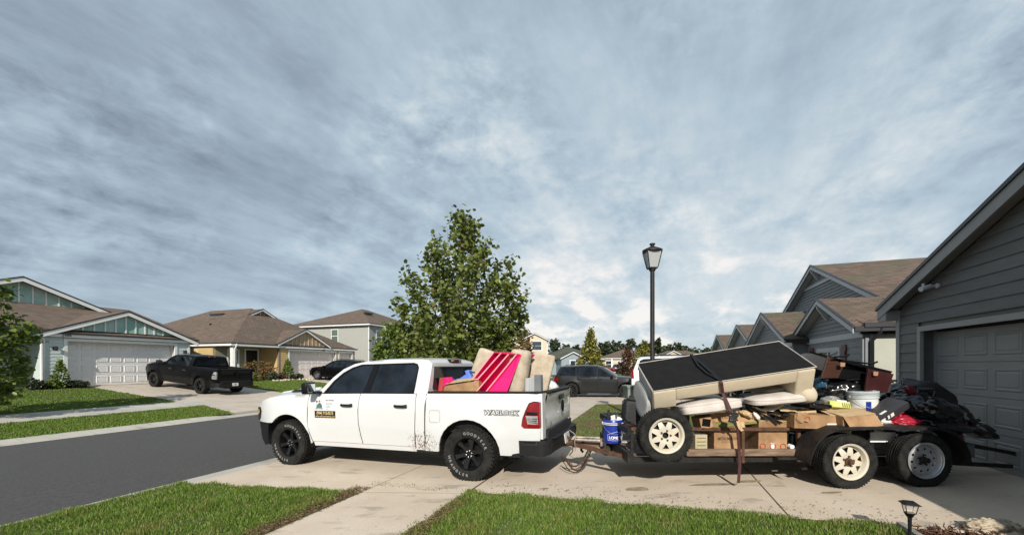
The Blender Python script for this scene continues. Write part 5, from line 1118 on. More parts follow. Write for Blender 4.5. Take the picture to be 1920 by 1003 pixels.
def hubm(s=-1, spare=False):
    mb = MB()
    if not spare: mb.lathe([(.05, s * .02), (.048, s * .075), (.032, s * .085), (.03, s * .125), (.001, s * .13)], axis='y', n=16)
    for i in range(5):
        a = 2 * math.pi * i / 5 + .2; mb.lathe([(.012, s * .05), (.012, s * .078), (.001, s * .08)], (.065 * math.cos(a), 0, .065 * math.sin(a)), 'y', 6)
    return mb.mesh('hub', M_rust, 40)
_t = tyre_mb(.35, .205, bead=.665); TT = _t.mesh('tyre', M_rub, 40); RS, RM = trailer_rim('spoke'), trailer_rim('mod'); HB, HS = hubm(), hubm(spare=True); HBD = HB.copy(); HBD.materials[0] = M_blks
TG = MB()
for yy in (-.05, -.02, .02, .05): TG.lathe([(.346, yy - .005), (.352, yy - .004), (.352, yy + .004), (.346, yy + .005)], axis='y', n=48)
for i in range(56):
    for yy in (-.078, .078): a = 2 * math.pi * i / 56; TG.box((.347 * math.cos(a), yy, .347 * math.sin(a)), (.012, .03, .02), Matrix.Rotation(-a, 3, 'Y'))
TG = TG.mesh('tread', M_rub); DK = MB(); DK.lathe([(.001, .0), (.2, .0)], axis='y', n=24); DK = DK.mesh('brake_drum', M_under)
def twheel(x, y, z, rim, hub, nm='trailer_wheel', flip=False, lab=None, drum=True):
    o = bpy.data.objects.new(nm, TT); COL.objects.link(o); o.parent = TR; o.location = Vector((x, y, z)) - TR.location
    if lab: o['label'] = lab
    if flip: o.rotation_euler = (0, 0, math.pi)
    for me in (rim, hub if rim is not RM else HBD, TG) + ((DK,) if drum else ()): q = bpy.data.objects.new(me.name.split('.')[0], me); COL.objects.link(q); q.parent = o
    return o
twheel(4.36, 5.245, .632, RS, HB, lab='front trailer wheel with cream rim of triangular holes'); twheel(5.33, 5.245, .650, RM, HB, lab='rear trailer wheel with silver rim of round holes')
twheel(4.36, 7.37, .632, RS, HB, flip=True); twheel(5.33, 7.37, .632, RM, HB, flip=True)
sp = twheel(2.03, 5.345, .95, RS, HS, 'spare_wheel', lab='spare wheel with white rim mounted upright at the front corner')
sp.rotation_euler = (0, R(9), 0)
tp(pbox(1.98, 2.06, 5.37, 5.47, .90, 1.0), 'spare_bracket', M_blks)
tp(pbox(4.80, 5.22, 5.44, 5.455, .83, .965), 'white_panel', mat('white board', (.75, .75, .72), .5), bevel=.002)
# ramps lowered at the back
for y in (5.55, 6.75):
    mb = MB(); mb.box((6.52, y, .74), (.95, .05, .05), (0, 11, 0)); mb.box((6.52, y + .35, .74), (.95, .05, .05), (0, 11, 0)); mb.box((6.50, y, .50), (.85, .05, .05), (0, 3, 0))
    for i in range(5): mb.box((6.15 + i * .19, y + .17, .81 - i * .037), (.04, .33, .03), (0, 11, 0))
    tp(mb, 'loading_ramp', M_blks)
mb = MB(); mb.bx(6.12, 6.30, 5.44, 5.6, .62, .80); tp(mb, 'tail_lamp_box', mat('faded grey plastic', (.10, .10, .10), .6), bevel=.01)
mb = MB(); mb.bx(6.02, 6.10, 5.40, 5.45, .84, .93); tp(mb, 'red_reflector', mat('dark red plastic', (.22, .01, .02), .4))
tp(pbox(6.0, 6.28, 5.46, 7.2, .95, 1.0), 'rear_rail', M_blks)
# ------------------------------------------------ load helpers
def sup(t, e): return math.copysign(abs(t) ** e, t)
def pillow(c, half, rot, e1=.45, e2=.30, nu=18, nv=40, wob=.01, pipe=None, seed=0, puff=True):
    mb = MB(); a, b, c_ = half; M = Euler([R(q) for q in rot]).to_matrix()
    def pt(th, ph, k=1.):
        q = Vector((a * sup(math.cos(th), e1) * sup(math.cos(ph), e2), b * sup(math.cos(th), e1) * sup(math.sin(ph), e2), c_ * sup(math.sin(th), e1)))
        # puffed middle
        u_, v_ = q.x / a, q.y / b; q.z *= 1 if not puff else .78 + .22 * (1 - u_ * u_) * (1 - v_ * v_) * 1.5
        q *= k; n_ = noise.noise_vector(q * 5 + Vector((seed, 0, 0))) * wob; return M @ (q + n_) + Vector(c)
    mb.grid(lambda u, v: pt((u - .5) * math.pi, v * 2 * math.pi), nu, nv)
    pm = MB()
    if pipe is not None:
        for th in pipe: pm.tube([pt(th, i * 2 * math.pi / 64, 1.004) for i in range(65)], .006, 5, cap=False)
    return mb, pm
def cushion(name, label, c, half, rot, m, pipe=(), seed=0, group=None, e1=.45, e2=.3, wob=.01, cat='cushion', puff=True):
    mb, pm = pillow(c, half, rot, e1, e2, pipe=pipe, seed=seed, wob=wob, puff=puff)
    t = thing(name, label, cat, c, 0, group)
    part(mb, 'cover', m, t, 70, world=True)
    if pipe: part(pm, 'piping', mat('piping fabric', (.50, .45, .40), .8, var=.1), t, 60, world=True, weld=False)
    return t
M_fab = mat('beige sofa fabric', (.60, .51, .38), .92, var=.1, scale=9, bump=.35, bscale=120, col2=(.50, .42, .30))
M_fabs = mat('shaded sofa fabric', (.36, .355, .34), .92, var=.06, scale=9, bump=.3, bscale=120)  # sofa fabric greyed: the shade on its left end is put into the colour
M_cwh = mat('cream cushion fabric', (.56, .50, .455), .92, var=.05, scale=6, bump=.3, bscale=160, col2=(.61, .57, .52))
M_dust = mat('black dust cover cloth', (.0115, .0115, .012), .95, spec=.15, var=.15, scale=8, bump=.4, bscale=18)
M_card = mat('cardboard', (.25, .14, .065), .85, var=.1, scale=3.5, bump=.25, bscale=14, col2=(.42, .255, .13), detail=9)
M_card2 = mat('cardboard edge', (.50, .36, .20), .85, var=.1, scale=12)
M_tape = mat('packing tape', (.42, .32, .18), .3, var=.05)
M_bag = mat('black bin bag plastic', (.006, .006, .007), .22, var=.1, spec=.8)
# ---- the upturned sofa
def sofa():
    B = P(1224.6, 734, 5.36); C = P(1531, 688, 5.14); A = P(1201.3, 681, 6.10)
    ex = (C - B).normalized(); ey = (A - B); ey = (ey - ex * ey.dot(ex)).normalized(); Lx = (C - B).length; Ly = (A - B).length; fr = frame(B, ex, ey)
    t = thing('sofa', 'beige sofa lying upside down on the trailer with its black underside showing', 'sofa', tuple(B)); t.rotation_euler = fr.to_euler()
    b = lambda x0, x1, y0, y1, z0, z1: pbox(x0, x1, y0, y1, z0, z1)
    mb = MB(); mb.grid(lambda u, v: (u * (Lx - .03) + .015, v * (Ly - .03) + .015, .004 + .006 * noise.noise(Vector((u * 9, v * 3, 1))) - .012 * math.sin(math.pi * u) * math.sin(math.pi * v)), 40, 16); part(mb, 'dust_cover', M_dust, t, 60)
    part(b(.30, Lx - .22, 0, .12, -.19, -.012), 'front_rail', M_fab, t, 40, bevel=.02, bseg=3)
    part(b(0, .30, -.012, .16, -.285, -.012), 'arm_front', M_fab, t, 40, bevel=.02, bseg=3)
    part(b(0, .10, .04, Ly - .05, -.50, -.02), 'arm', M_fabs, t, 40, bevel=.02, bseg=3)
    part(b(Lx - .23, Lx, -.01, Ly - .1, -.49, -.015), 'arm', M_fab, t, 40, bevel=.03, bseg=3)
    mb, _ = pillow((Lx - .06, .10, -.42), (.12, .20, .12), (0, 20, 0), .8, .7); part(mb, 'arm_roll', M_fab, t, 60)
    part(b(.01, Lx - .01, Ly - .16, Ly - .005, -.46, -.03), 'back_frame', M_fabs, t, 40, bevel=.03, bseg=3)
    mb, _ = pillow((-.06, Ly * .5, -.37), (.045, .34, .20), (0, 16, 0), .35, .3); part(mb, 'side_cushion', M_fabs, t, 60)
    part(b(.28, Lx - .2, .14, Ly - .16, -.12, -.01), 'seat_deck', M_under, t)
    mb = MB(); mb.box((.87, -.006, -.10), (.012, .02, .17)); part(mb, 'seam_strip', mat('fabric seam', (.38, .34, .28), .9), t)
    mb = MB(); w_ = .0055
    for p0, p1 in (((0, 0), (Lx, 0)), ((0, 0), (0, Ly)), ((Lx, 0), (Lx, Ly)), ((0, Ly), (Lx, Ly))): mb.tube([(p0[0], p0[1], .004), (p1[0], p1[1], .004)], w_, 5)
    part(mb, 'edge_piping', mat('white welt', (.50, .46, .40), .8), t, 60)
    return fr, Lx, Ly
SF, SLx, SLy = sofa()
cushion('seat_cushion', 'cream white piped seat cushion lying under the left end of the sofa', tuple(P(1321, 761, 5.58)), (.40, .30, .095), (-4, -8, 0), M_cwh, (-.25, .25), 1, e1=.35)
cushion('seat_cushion', 'cream white piped seat cushion squeezed under the right end of the sofa', tuple(P(1446, 746, 5.55)), (.395, .30, .075), (3, -5, 0), M_cwh, (-.2, .2), 3, e1=.6, e2=.45)
cushion('seat_cushion', 'beige cushion poking out between sofa rail and right arm', tuple(P(1452, 727, 5.85)), (.32, .30, .05), (0, -8, 0), M_fab, (), 5, e1=.7)
mb = MB(); mb.slab([P(1416, 762, 5.45), P(1428, 768, 5.45), P(1450, 769, 5.45), P(1470, 757, 5.45), P(1450, 756, 5.75), P(1420, 758, 5.75)], (0, 0, -.02)); solo(mb, 'pillow_flap', 'pale flattened cushion corner under the right seat cushion', 'cushion', M_cwh, 60, .006)
# ---- cardboard boxes
def carton(label, c, dim, rot, flaps=1, m=M_card, group='cardboard boxes in the trailer', tape=True, openx=None, cat='box', name='cardboard_box'):
    t = thing(name, label, cat, c, 0, group); t.rotation_euler = [R(q) for q in rot]; x, y, z = dim
    mb = MB(); mb.box((0, 0, z / 2), (x, y, z)); part(mb, 'carton', m, t, bevel=.004)
    if tape:
        mb = MB(); mb.box((0, 0, z + .0015), (x * 1.0, .05, .002)); mb.box((-x / 2 - .001, 0, z - .05), (.002, .05, .1)); mb.box((x / 2 + .001, 0, z - .05), (.002, .05, .1)); part(mb, 'tape', M_tape, t)
    mb = MB()
    if flaps: mb.box((0, -y / 4 - .005, z + .006), (x - .01, y / 2 - .01, .004), (3, 0, 0)); mb.box((0, y / 4 + .005, z + .006), (x - .01, y / 2 - .01, .004), (-3, 0, 0)); part(mb, 'flap', M_card2, t)
    return t
inkd = mat('dark box print', (.09, .06, .03), .8, var=0); inkr = mat('red box print', (.42, .05, .03), .8, var=0); inkg = mat('olive box print', (.16, .17, .04), .8, var=0)
def k_(px, Y): return px / F * Y
a = carton('tan moving box printed MEDIUM BOX standing behind the side board', tuple(P(1352, 843, 5.66)), (k_(50, 5.5), .34, .43), (0, 0, 0))
f0 = lambda x, z, y: frame((x, -y - .003, z), (1, 0, 0), (0, 0, 1))
text('MEDIUM BOX', .056, inkd, a, f0(.0, .19, .17), .0005, sx=.8, bold=.001); text('20 x 14 x 14', .022, inkd, a, f0(-.03, .145, .17), .0005)
mb = MB(); mb.bx(-.17, .17, -.1735, -.1715, .395, .42); part(mb, 'printed_band', inkg, a)
a = carton('tan moving box with open top flaps tilted against the cushion', tuple(P(1366, 800, 5.66)), (k_(80, 5.6), .36, .19), (-14, -6, 0), 1)
for i, (x, w_) in enumerate(((-.17, .2), (.1, .16))): text(('MEDIUM', 'BOX')[i], .05, inkd, a, f0(x + .05, .12, .18), .0005)
text('FRAGILE', .03, inkr, a, f0(.0, .065, .18), .0005); text('THIS SIDE UP', .024, inkd, a, f0(.12, .03, .18), .0005)
mb = MB(); mb.slab([(-.30, -.17, .19), (.02, -.17, .19), (.04, -.33, .26), (-.28, -.35, .24)], (0, .004, .004)); 
mb = MB(); mb.bx(-.3, .3, -.1835, -.1815, .0, .03); part(mb, 'printed_band', inkg, a)
t = carton('small open carton with shaded dark hole left of the moving boxes', tuple(P(1318, 800, 5.56)), (.16, .26, .15), (0, -12, 0), 0, tape=False)
mb = MB(); mb.box((-.0, -.133, .08), (.11, .006, .10), (0, 20, 0)); part(mb, 'hole_shade', M_bag, t)  # black plate standing in for the shade inside the carton's open side
a = carton('tan box with red circles printed along its foot beside the stake', tuple(P(1434, 843, 5.655)), (k_(54, 5.42), .34, .43), (0, 1, 0))
for i in range(3): mb = MB(); mb.torus((-.14 + i * .14, -.173, .085), .036, .006, Matrix.Rotation(R(90), 3, 'X'), 20, 4); part(mb, 'printed_ring', inkr, a); 
mb = MB(); mb.bx(-.19, .19, -.1735, -.1715, .005, .045); part(mb, 'printed_band', inkr, a)
mb = MB(); mb.bx(-.03, .02, -.1745, -.172, .03, .13); part(mb, 'paper_label', mat('paper label', (.7, .66, .6), .7), a)
t = carton('small cream printed carton beside the spare wheel', tuple(P(1308, 844, 5.58)), (.17, .2, .235), (0, 0, 3), 0, m=mat('cream carton', (.55, .48, .34), .8, var=.2, scale=18, col2=(.40, .33, .2)), tape=False)
for i in range(4): mb = MB(); mb.box((0, -.102, .04 + i * .05), (.12, .003, .012)); part(mb, 'printed_line', inkg, t)
a = carton('long flat box with red ring logo and white arrow label on the top rail', tuple(P(1535, 800, 5.52)), (k_(128, 5.45), .42, .185), (0, 1.5, -2), 0, tape=False)
mb = MB(); mb.torus((-.30, -.213, .13), .03, .005, Matrix.Rotation(R(90), 3, 'X'), 18, 4); part(mb, 'printed_ring', inkr, a)
mb = MB(); mb.slab([(-.06, -.2125, .005), (.12, -.2125, .005), (.135, -.2125, .08), (-.04, -.2125, .08)], (0, -.002, 0)); wl = part(mb, 'white_label', mat('paper label', (.7, .7, .7)), a)
mb = MB(); mb.slab([(0, -.2155, .03), (.08, -.2155, .03), (.04, -.2155, .06)], (0, -.002, 0)); part(mb, 'arrow_mark', inkd, wl)
mb = MB(); mb.slab([(.0, -.2, .185), (.45, -.2, .18), (.40, .2, .25), (.02, .2, .26)], (0, 0, .005)); part(mb, 'flap', M_card2, a)
a = carton('open brown carton slumped over the top rail above the front wheel', tuple(P(1589, 800, 5.40)), (k_(64, 5.3), .34, .20), (6, -5, 4), 1, tape=False)
mb = MB(); mb.slab([(-.23, -.17, .20), (.22, -.17, .19), (.25, -.25, .06), (-.20, -.26, .05)], (0, -.005, 0)); part(mb, 'hanging_flap', M_card, a)
a = carton('brown carton with writing on its lid behind the flat box', tuple(P(1560, 778, 5.8)), (.62, .40, .13), (0, 3, 0), 1)
text('KITCHEN', .07, inkd, a, frame((0, -.05, .14), (1, 0, 0), (0, 1, 0)), .001)
mb = MB(); mb.slab([P(1622, 797, 5.35), P(1656, 806, 5.30), P(1640, 800, 5.5), P(1610, 790, 5.5)], (0, 0, -.008)); solo(mb, 'cardboard_scrap', 'loose cardboard strip hanging over the fender', 'cardboard', M_card)
# ---- sticks, trays, bottle
wood = mat('brown stick wood', (.12, .07, .04), .7, var=.4, scale=10, col2=(.22, .15, .09))
for i in range(13):
    x0 = 1376 + random.random() * 26; y0 = 748 + random.random() * 22; x1 = 1440 + random.random() * 55; y1 = 778 + random.random() * 22; Y = 5.5 + random.random() * .15
    mb = MB(); mb.tube([P(x0, y0, Y), P((x0 + x1) / 2, (y0 + y1) / 2 - 3, Y - .02), P(x1, y1, Y - .06)], .007 + random.random() * .008, 6)
    solo(mb, 'stick', ('thin brown wooden stick in the tangled bundle above the boxes', 'thin dark metal rod in the tangled bundle above the boxes', 'thin black plastic rod in the tangled bundle above the boxes')[i % 3], 'stick', [wood, M_blks, M_bplast][i % 3], 40, group='sticks and rods bundled above the boxes')
for (px, py, w_, h_, rot, m, lab) in ((1492, 772, .34, .03, (0, -3, 0), M_card2, 'torn cardboard tray edge under the right cushion'), (1476, 778, .30, .05, (0, 4, 0), M_bplast, 'flat black tray lying on the cardboard under the sofa'), (1520, 763, .30, .045, (0, 6, 10), M_bplast, 'black plastic tray below the right sofa arm')):
    mb = MB(); q = Vector(P(px, py, 5.6)); mb.box(q, (w_, .3, .012), rot)
    for s in (-1, 1): mb.box(q + Vector((s * w_ / 2, 0, h_ / 2)), (.012, .3, h_), rot); mb.box(q + Vector((0, s * .15, h_ / 2)), (w_, .012, h_), rot)
    solo(mb, 'tray', lab, 'tray', m, bevel=.003)
t = thing('bottle', 'black bottle with white cap lying between box and wheel', 'bottle', tuple(P(1487, 826, 5.6)))
mb = MB(); mb.lathe([(.001, .10), (.045, .095), (.05, .06), (.05, -.10), (.001, -.11)], tuple(P(1486, 824, 5.6)), n=14); part(mb, 'body', M_bglos, t, 40, world=True)
mb = MB(); mb.lathe([(.001, -.06), (.03, -.06), (.035, 0), (.001, 0)], tuple(P(1480, 836, 5.5)), 'y', 14); part(mb, 'cap', mat('white plastic', (.72, .72, .72), .35), t, 40, world=True)
# ---- small clutter filling the gaps of the load
def crumple(label, px, py, Y, sc, m, seed, name='crumpled_paper', cat='paper'): bag(label, tuple(P(px, py, Y)), sc, seed, (seed * 31 % 60, seed * 17 % 50, 0), m, False, name, cat, None, 1.3, 4)
def clutter():
    crumple('brown crumpled packing paper above the tilted moving box', 1398, 776, 5.50, (.10, .08, .05), M_card2, 31)
    crumple('white crumpled paper between stick bundle and flat box', 1418, 779, 5.48, (.07, .06, .035), mat('paper label'), 32)
    crumple('dark cloth bundle behind the stick bundle', 1392, 757, 5.62, (.15, .14, .09), mat('dark cloth', (.02, .022, .03), .9), 33, 'cloth_bundle', 'cloth')
    crumple('grey cloth stuffed between the two seat cushions', 1386, 748, 5.60, (.08, .10, .07), mat('grey cloth', (.16, .16, .17), .9), 34, 'cloth_bundle', 'cloth')
    crumple('black bag corner between flat box and open carton', 1530, 768, 5.66, (.16, .12, .06), M_bag, 35, 'plastic_scrap', 'plastic')
    crumple('dark red cloth beside the box with red circles', 1464, 812, 5.58, (.05, .07, .09), mat('dark red cloth', (.08, .012, .014), .9), 36, 'cloth_bundle', 'cloth')
    crumple('black rag hanging at the foot of the heap by the strap hook', 1795, 800, 5.46, (.12, .07, .06), M_bag, 37, 'plastic_scrap', 'plastic')
    for i, (px, py, Y, w_, h_, rx, ry, rz, lab) in enumerate(((1420, 772, 5.52, .22, .16, 70, -12, 6, 'torn tan flap leaning over the box with red circles'), (1478, 769, 5.46, .26, .14, 20, 6, -8, 'torn tan flap lying over the black tray'), (1505, 782, 5.33, .18, .12, 78, -4, 3, 'small torn flap hanging in front of the long flat box'), (1388, 798, 5.44, .14, .12, 84, 16, 0, 'bent flap beside the ratchet'))):
        mb = MB(); M = Euler((R(rx), R(ry), R(rz))).to_matrix(); c = P(px, py, Y)
        mb.grid(lambda a, b: tuple(M @ Vector(((a - .5) * w_ + .012 * math.sin(b * 9 + i), (b - .5) * h_ + .01 * math.sin(a * 13 + i), .02 * math.sin(a * 3 + b * 2) + .006 * noise.noise(Vector((a * 6, b * 6, i))))) + c), 10, 6)
        q = len(mb.v); mb.add([(v[0], v[1] + .004, v[2] + .002) for v in mb.v], [tuple(f) for f in mb.f]); solo(mb, 'cardboard_flap', lab, 'cardboard', [M_card, M_card2][i % 2])
# ---- bucket
def bucket(label, c, r0, r1, h, m, lm, rot=(0, 0, 0), lid=False):
    t = thing('bucket', label, 'bucket', c, 0); t.rotation_euler = [R(q) for q in rot]
    mb = MB(); mb.lathe([(.001, .003), (r0, .003), (r0, 0), (r1 - .004, h * .78), (r1 - .012, h * .985), (r1 - .016, h), (r1 - .022, h * .98), (r0 - .01, .02), (.001, .02)], n=36); part(mb, 'pail', m, t, 40)
    mb = MB()
    for z in ((.78, .86, .93, .98) if lid else (.80, .86)): mb.lathe([(r1 - .006, h * z - .006), (r1 + .008, h * z - .004), (r1 + .008, h * z + .004), (r1 - .006, h * z + .006)], n=36)
    if lid: mb.lathe([(r1 + .006, h * .96), (r1 + .008, h * 1.02), (r1 - .004, h * 1.03), (r1 - .02, h * 1.0), (.001, h * 1.0)], n=36)
    part(mb, 'rim_ring', lm, t, 40)
    mb = MB(); mb.tube([(r1 * 1.0 * math.cos(a), -r1 * 1.02 * math.sin(a) - .01, h * .82 - .42 * h * math.sin(a)) for a in [math.pi * i / 16 for i in range(17)]], .003, 5); part(mb, 'wire_handle', M_zinc, t, 60)
    for s in (-1, 1): mb = MB(); mb.lathe([(.001, s * .014), (.018, s * .01), (.018, 0)], (s * r1, 0, h * .82), 'x', 10); part(mb, 'handle_lug', lm, t, 40)
    return t
M_bl = mat('blue pail plastic', (.012, .035, .28), .35, var=.1, scale=5); M_wp = mat('white pail plastic', (.62, .66, .66), .4, var=.06, scale=6)
bk = bucket("blue bucket with white house logo standing on the trailer tongue", tuple(P(1149, 828, 6.15)), .130, .155, .35, M_bl, mat('white plastic'))
wt = mat('white print', (.8, .8, .8), .5, var=0)
def wrap_text(body, size, m, par, r, h0, a0, spread, bold=0, taper=0):
    meshes = []
    n = len(body)
    for i, ch in enumerate(body):
        a = R(a0 + (i - (n - 1) / 2) * spread); cu = bpy.data.curves.new('t', 'FONT'); cu.body = ch; cu.size = size; cu.extrude = .0008; cu.offset = bold; cu.align_x = 'CENTER'; cu.align_y = 'CENTER'
        t_ = bpy.data.objects.new('t', cu); mm = bpy.data.meshes.new_from_object(t_); bpy.data.objects.remove(t_)
        mm.transform(frame((r * math.cos(a), r * math.sin(a), h0), (-math.sin(a), math.cos(a), 0), (taper * math.cos(a), taper * math.sin(a), 1))); meshes.append(mm)
    b = bmesh.new()
    for mm in meshes: b.from_mesh(mm)
    fm = bpy.data.meshes.new('lettering'); b.to_mesh(fm); b.free(); fm.materials.append(m); return part(fm, 'lettering', None, par)
wrap_text("LOWE'S", .062, wt, bk, .144, .085, -84, 14.5, .0016, .07)
mb = MB()
cyl = lambda a, z: ((.131 + .025 * z / .27 + .0015) * math.cos(R(a)), (.131 + .025 * z / .27 + .0015) * math.sin(R(a)), z)
mb.tube([cyl(-135 + i * 5, .045) for i in range(22)] + [cyl(-30, .05 + i * .02) for i in range(5)] + [cyl(-30 - i * 5, .135 + .045 * (1 - abs(i - 10) / 10) + 0) for i in range(1, 21)] + [cyl(-135, .13 - i * .02) for i in range(5)], .0025, 4); part(mb, 'house_outline', wt, bk)
for (x, y, z, sx, sy, sz, rot, m, lab, nm) in ((1141, 779, 6.10, .055, .04, .17, (0, 8, 0), M_bplast, 'black tool handle sticking out of the blue bucket', 'tool_handle'), (1150, 782, 6.05, .07, .01, .13, (10, -12, 10), mat('paper white', (.7, .7, .66), .7), 'white packet in the blue bucket left of centre', 'packet'), (1160, 785, 6.12, .08, .012, .12, (-8, 22, -20), mat('paper white'), 'white packet leaning at the right of the blue bucket', 'packet'), (1156, 782, 6.2, .05, .05, .15, (0, 14, 0), mat('green black plastic', (.02, .05, .03), .4), 'dark green bottle in the blue bucket', 'bottle')):
    mb = MB(); mb.box(P(x, y + 4, z), (sx, sy, sz), rot)
    if nm in ('bottle', 'tool_handle'): q = P(x, y - 8, z); mb.box(q, (sx * .6, sy * .6, .06), rot)
    solo(mb, nm, lab, nm.replace('_', ' '), m, 40, .01 if sy > .02 else .002)
# black case, grey bin and cords at the front of the trailer
t = thing('suitcase', 'black soft suitcase standing on the tongue behind the spare wheel', 'suitcase', tuple(P(1186, 802, 6.1)), 0)
mb, _ = pillow(P(1187, 775, 6.15), (.15, .12, .25), (0, 8, 0), .25, .25, wob=.02); part(mb, 'body', mat('black nylon', (.02, .02, .021), .7, bump=.4, bscale=30), t, 70, world=True)
mb = MB(); mb.tube([P(1172, 748, 6.05), P(1168, 752, 6.04), P(1166, 776, 6.03), P(1176, 790, 6.03), P(1196, 800, 6.03)], .01, 6); mb.tube([P(1196, 800, 6.03), P(1206, 786, 6.0), P(1200, 760, 6.02)], .008, 6); part(mb, 'strap', M_bplast, t, 60, world=True)
mb = MB(); mb.tube([P(1172, 748, 6.03), P(1200, 752, 6.03)], .009, 6); part(mb, 'zip', M_bplast, t, 60, world=True)
t = thing('storage_bin', 'grey green plastic bin behind the sofa end and above the suitcase', 'bin', tuple(P(1184, 745, 6.7)))
mb = MB(); q = P(1188, 735, 6.7); mb.box(q, (.28, .3, .20)); part(mb, 'tub', mat('grey green plastic', (.20, .225, .19), .5), t, bevel=.01, world=True)
mb = MB(); mb.box(q + Vector((0, 0, .10)), (.31, .33, .03)); mb.box(q + Vector((0, 0, .065)), (.30, .32, .01)); part(mb, 'lid', mat('grey green plastic'), t, bevel=.006, world=True)
for i in range(4):
    mb = MB(); mb.tube([P(1166 + i * 5, 795 + i * 3, 6.0), P(1180 + i * 4, 790 + i * 4, 5.9), P(1196, 800 + i * 6, 5.75), P(1200 + i * 3, 815, 5.7)], .007, 5); solo(mb, 'cord', ('black cord tangled between suitcase and spare wheel', 'dark red cord tangled between suitcase and spare wheel')[i % 2], 'cord', mat('dark red cord', (.16, .03, .03), .7) if i % 2 else M_bplast, 60, group='cords at the front of the trailer')
# ---- the heap at the back
def bag(label, c, sc, seed, rot=(0, 0, 0), m=M_bag, knot=True, name='bin_bag', cat='bin bag', group=None, wr=.62, sub=5):
    bm = bmesh.new(); bmesh.ops.create_icosphere(bm, subdivisions=sub, radius=1); M = Euler([R(q) for q in rot]).to_matrix(); o_ = Vector((seed * 7.3, seed * 3.1, seed))
    for v in bm.verts:
        p = v.co.copy(); d = p.normalized(); n1 = noise.noise(d * 1.4 + o_) * .22; n2 = math.sqrt(noise.noise(d * 2.4 + o_ * 2) ** 2 + .003) * -.32; n3 = math.sqrt(noise.noise(Vector((d.x * 4.5, d.y * 4.5, d.z * 5.5)) + o_) ** 2 + .002) * -.10; n4 = abs(noise.noise(d * 9 + o_)) * -.05
        q = d * (1 + n1 + (n2 + n3 + n4) * wr)
        if q.z < -.55: q.z = -.55 + (q.z + .55) * .25
        v.co = M @ Vector((q.x * sc[0], q.y * sc[1], q.z * sc[2]))
    me = bpy.data.meshes.new('bag'); bm.to_mesh(me); bm.free(); me.materials.append(m); me.polygons.foreach_set('use_smooth', [True] * len(me.polygons))
    t = thing(name, label, cat, c, 0, group); part(me, 'sack', None, t)
    if knot:
        mb = MB(); top = M @ Vector((0, 0, sc[2] * .95)); mb.tube([top - Vector((0, 0, .03)), top + Vector((0, 0, .02)), top + Vector((.02, 0, .05))], [.03, .012, .03], 8); mb.box(top + Vector((.03, 0, .06)), (.09, .012, .04), (0, 30, 40)); part(mb, 'knot', m, t, 50)
    return t
bag('shiny black bin bag low behind the black box', tuple(P(1712, 760, 5.75)), (.30, .32, .23), 1)
bag('black bin bag sagging above the red bag', tuple(P(1742, 772, 5.62)), (.34, .30, .21), 2, (0, 14, 0))
bag('black bin bag at the top of the heap next to the white bucket', tuple(P(1690, 744, 6.1)), (.32, .34, .20), 3)
bag('large black bin bag sloping down toward the ramp', tuple(P(1772, 779, 5.8)), (.32, .34, .19), 4, (0, 30, 0), knot=False)
bag('black bin bag at the tail end of the trailer above the ramp', tuple(P(1826, 804, 5.75)), (.24, .28, .10), 5, (0, 30, 0))
bag('flattened black bag spilling over the rear rail', tuple(P(1768, 797, 5.5)), (.44, .22, .09), 6, (0, 6, 0), knot=False)
bag('dark bin bag deep in the middle of the load below the black tote', tuple(P(1570, 735, 6.1)), (.34, .3, .22), 8, knot=False)
bag('dark bin bag behind the white bucket', tuple(P(1650, 772, 6.3)), (.5, .4, .30), 9, knot=False)
bag('bright red plastic bag lying on the rear deck in front of the bin bags', tuple(P(1688, 789, 5.47)), (.24, .2, .085), 10, m=mat('red bag plastic', (.36, .015, .035), .3, var=.1), wr=.8)
bag('clear white plastic bag slumped right of the sofa arm', tuple(P(1558, 754, 5.75)), (.13, .14, .10), 11, m=mat('whitish plastic film', (.55, .56, .52), .25, var=.3, scale=12, col2=(.1, .1, .09)), name='plastic_bag', cat='plastic bag', knot=False)
bag('small dark blue plastic bag tucked beside the sofa arm', tuple(P(1536, 719, 6.0)), (.09, .1, .10), 12, m=mat('blue bag plastic', (.02, .07, .12), .3), name='plastic_bag', cat='plastic bag', knot=False, sub=4)
bag('white crumpled plastic between black box and red bag', tuple(P(1650, 790, 5.45)), (.13, .10, .055), 13, m=mat('white film', (.62, .60, .58), .4, var=.1), name='plastic_bag', cat='plastic bag', knot=False, sub=4)
t = thing('duffel_bag', 'black quilted duffel bag with shiny red side panel on top of the heap', 'bag', tuple(P(1742, 728, 6.0)))
mb, _ = pillow(P(1736, 738, 5.95), (.30, .22, .12), (0, 33, 0), .35, .4, wob=.05, seed=4); part(mb, 'body', mat('black quilt', (.022, .022, .023), .55, bump=.8, bscale=12), t, 60, world=True)
mb, _ = pillow(P(1727, 745, 5.72), (.26, .05, .06), (0, 38, 0), .6, .6, wob=.035, seed=9); part(mb, 'side_panel', mat('red satin', (.16, .012, .022), .25, var=.4, scale=30), t, 60, world=True)
mb, _ = pillow(P(1722, 727, 5.9), (.22, .18, .03), (0, 0, 0), .5, .5, wob=.02); part(mb, 'top_flap', mat('grey canvas', (.09, .09, .085), .7), t, 60, world=True)
mb = MB(); mb.tube([P(1785, 750, 5.8), P(1782, 742, 5.8), P(1792, 744, 5.8), P(1790, 752, 5.8)], .014, 6); part(mb, 'handle', M_bplast, t, 60, world=True)
mb = MB(); mb.tube([P(1812, 776, 5.5), P(1810, 784, 5.5)], .012, 8); mb.tube([P(1810, 784, 5.5), P(1811, 798, 5.5)], [.016, .022], 8); mb.tube([P(1812, 776, 5.5), P(1822, 774, 5.5), P(1820, 784, 5.5)], .009, 6)
solo(mb, 'strap_hook', 'red handled strap hook standing at the tail of the trailer', 'hook', mat('red handle', (.45, .02, .05), .4), 50)
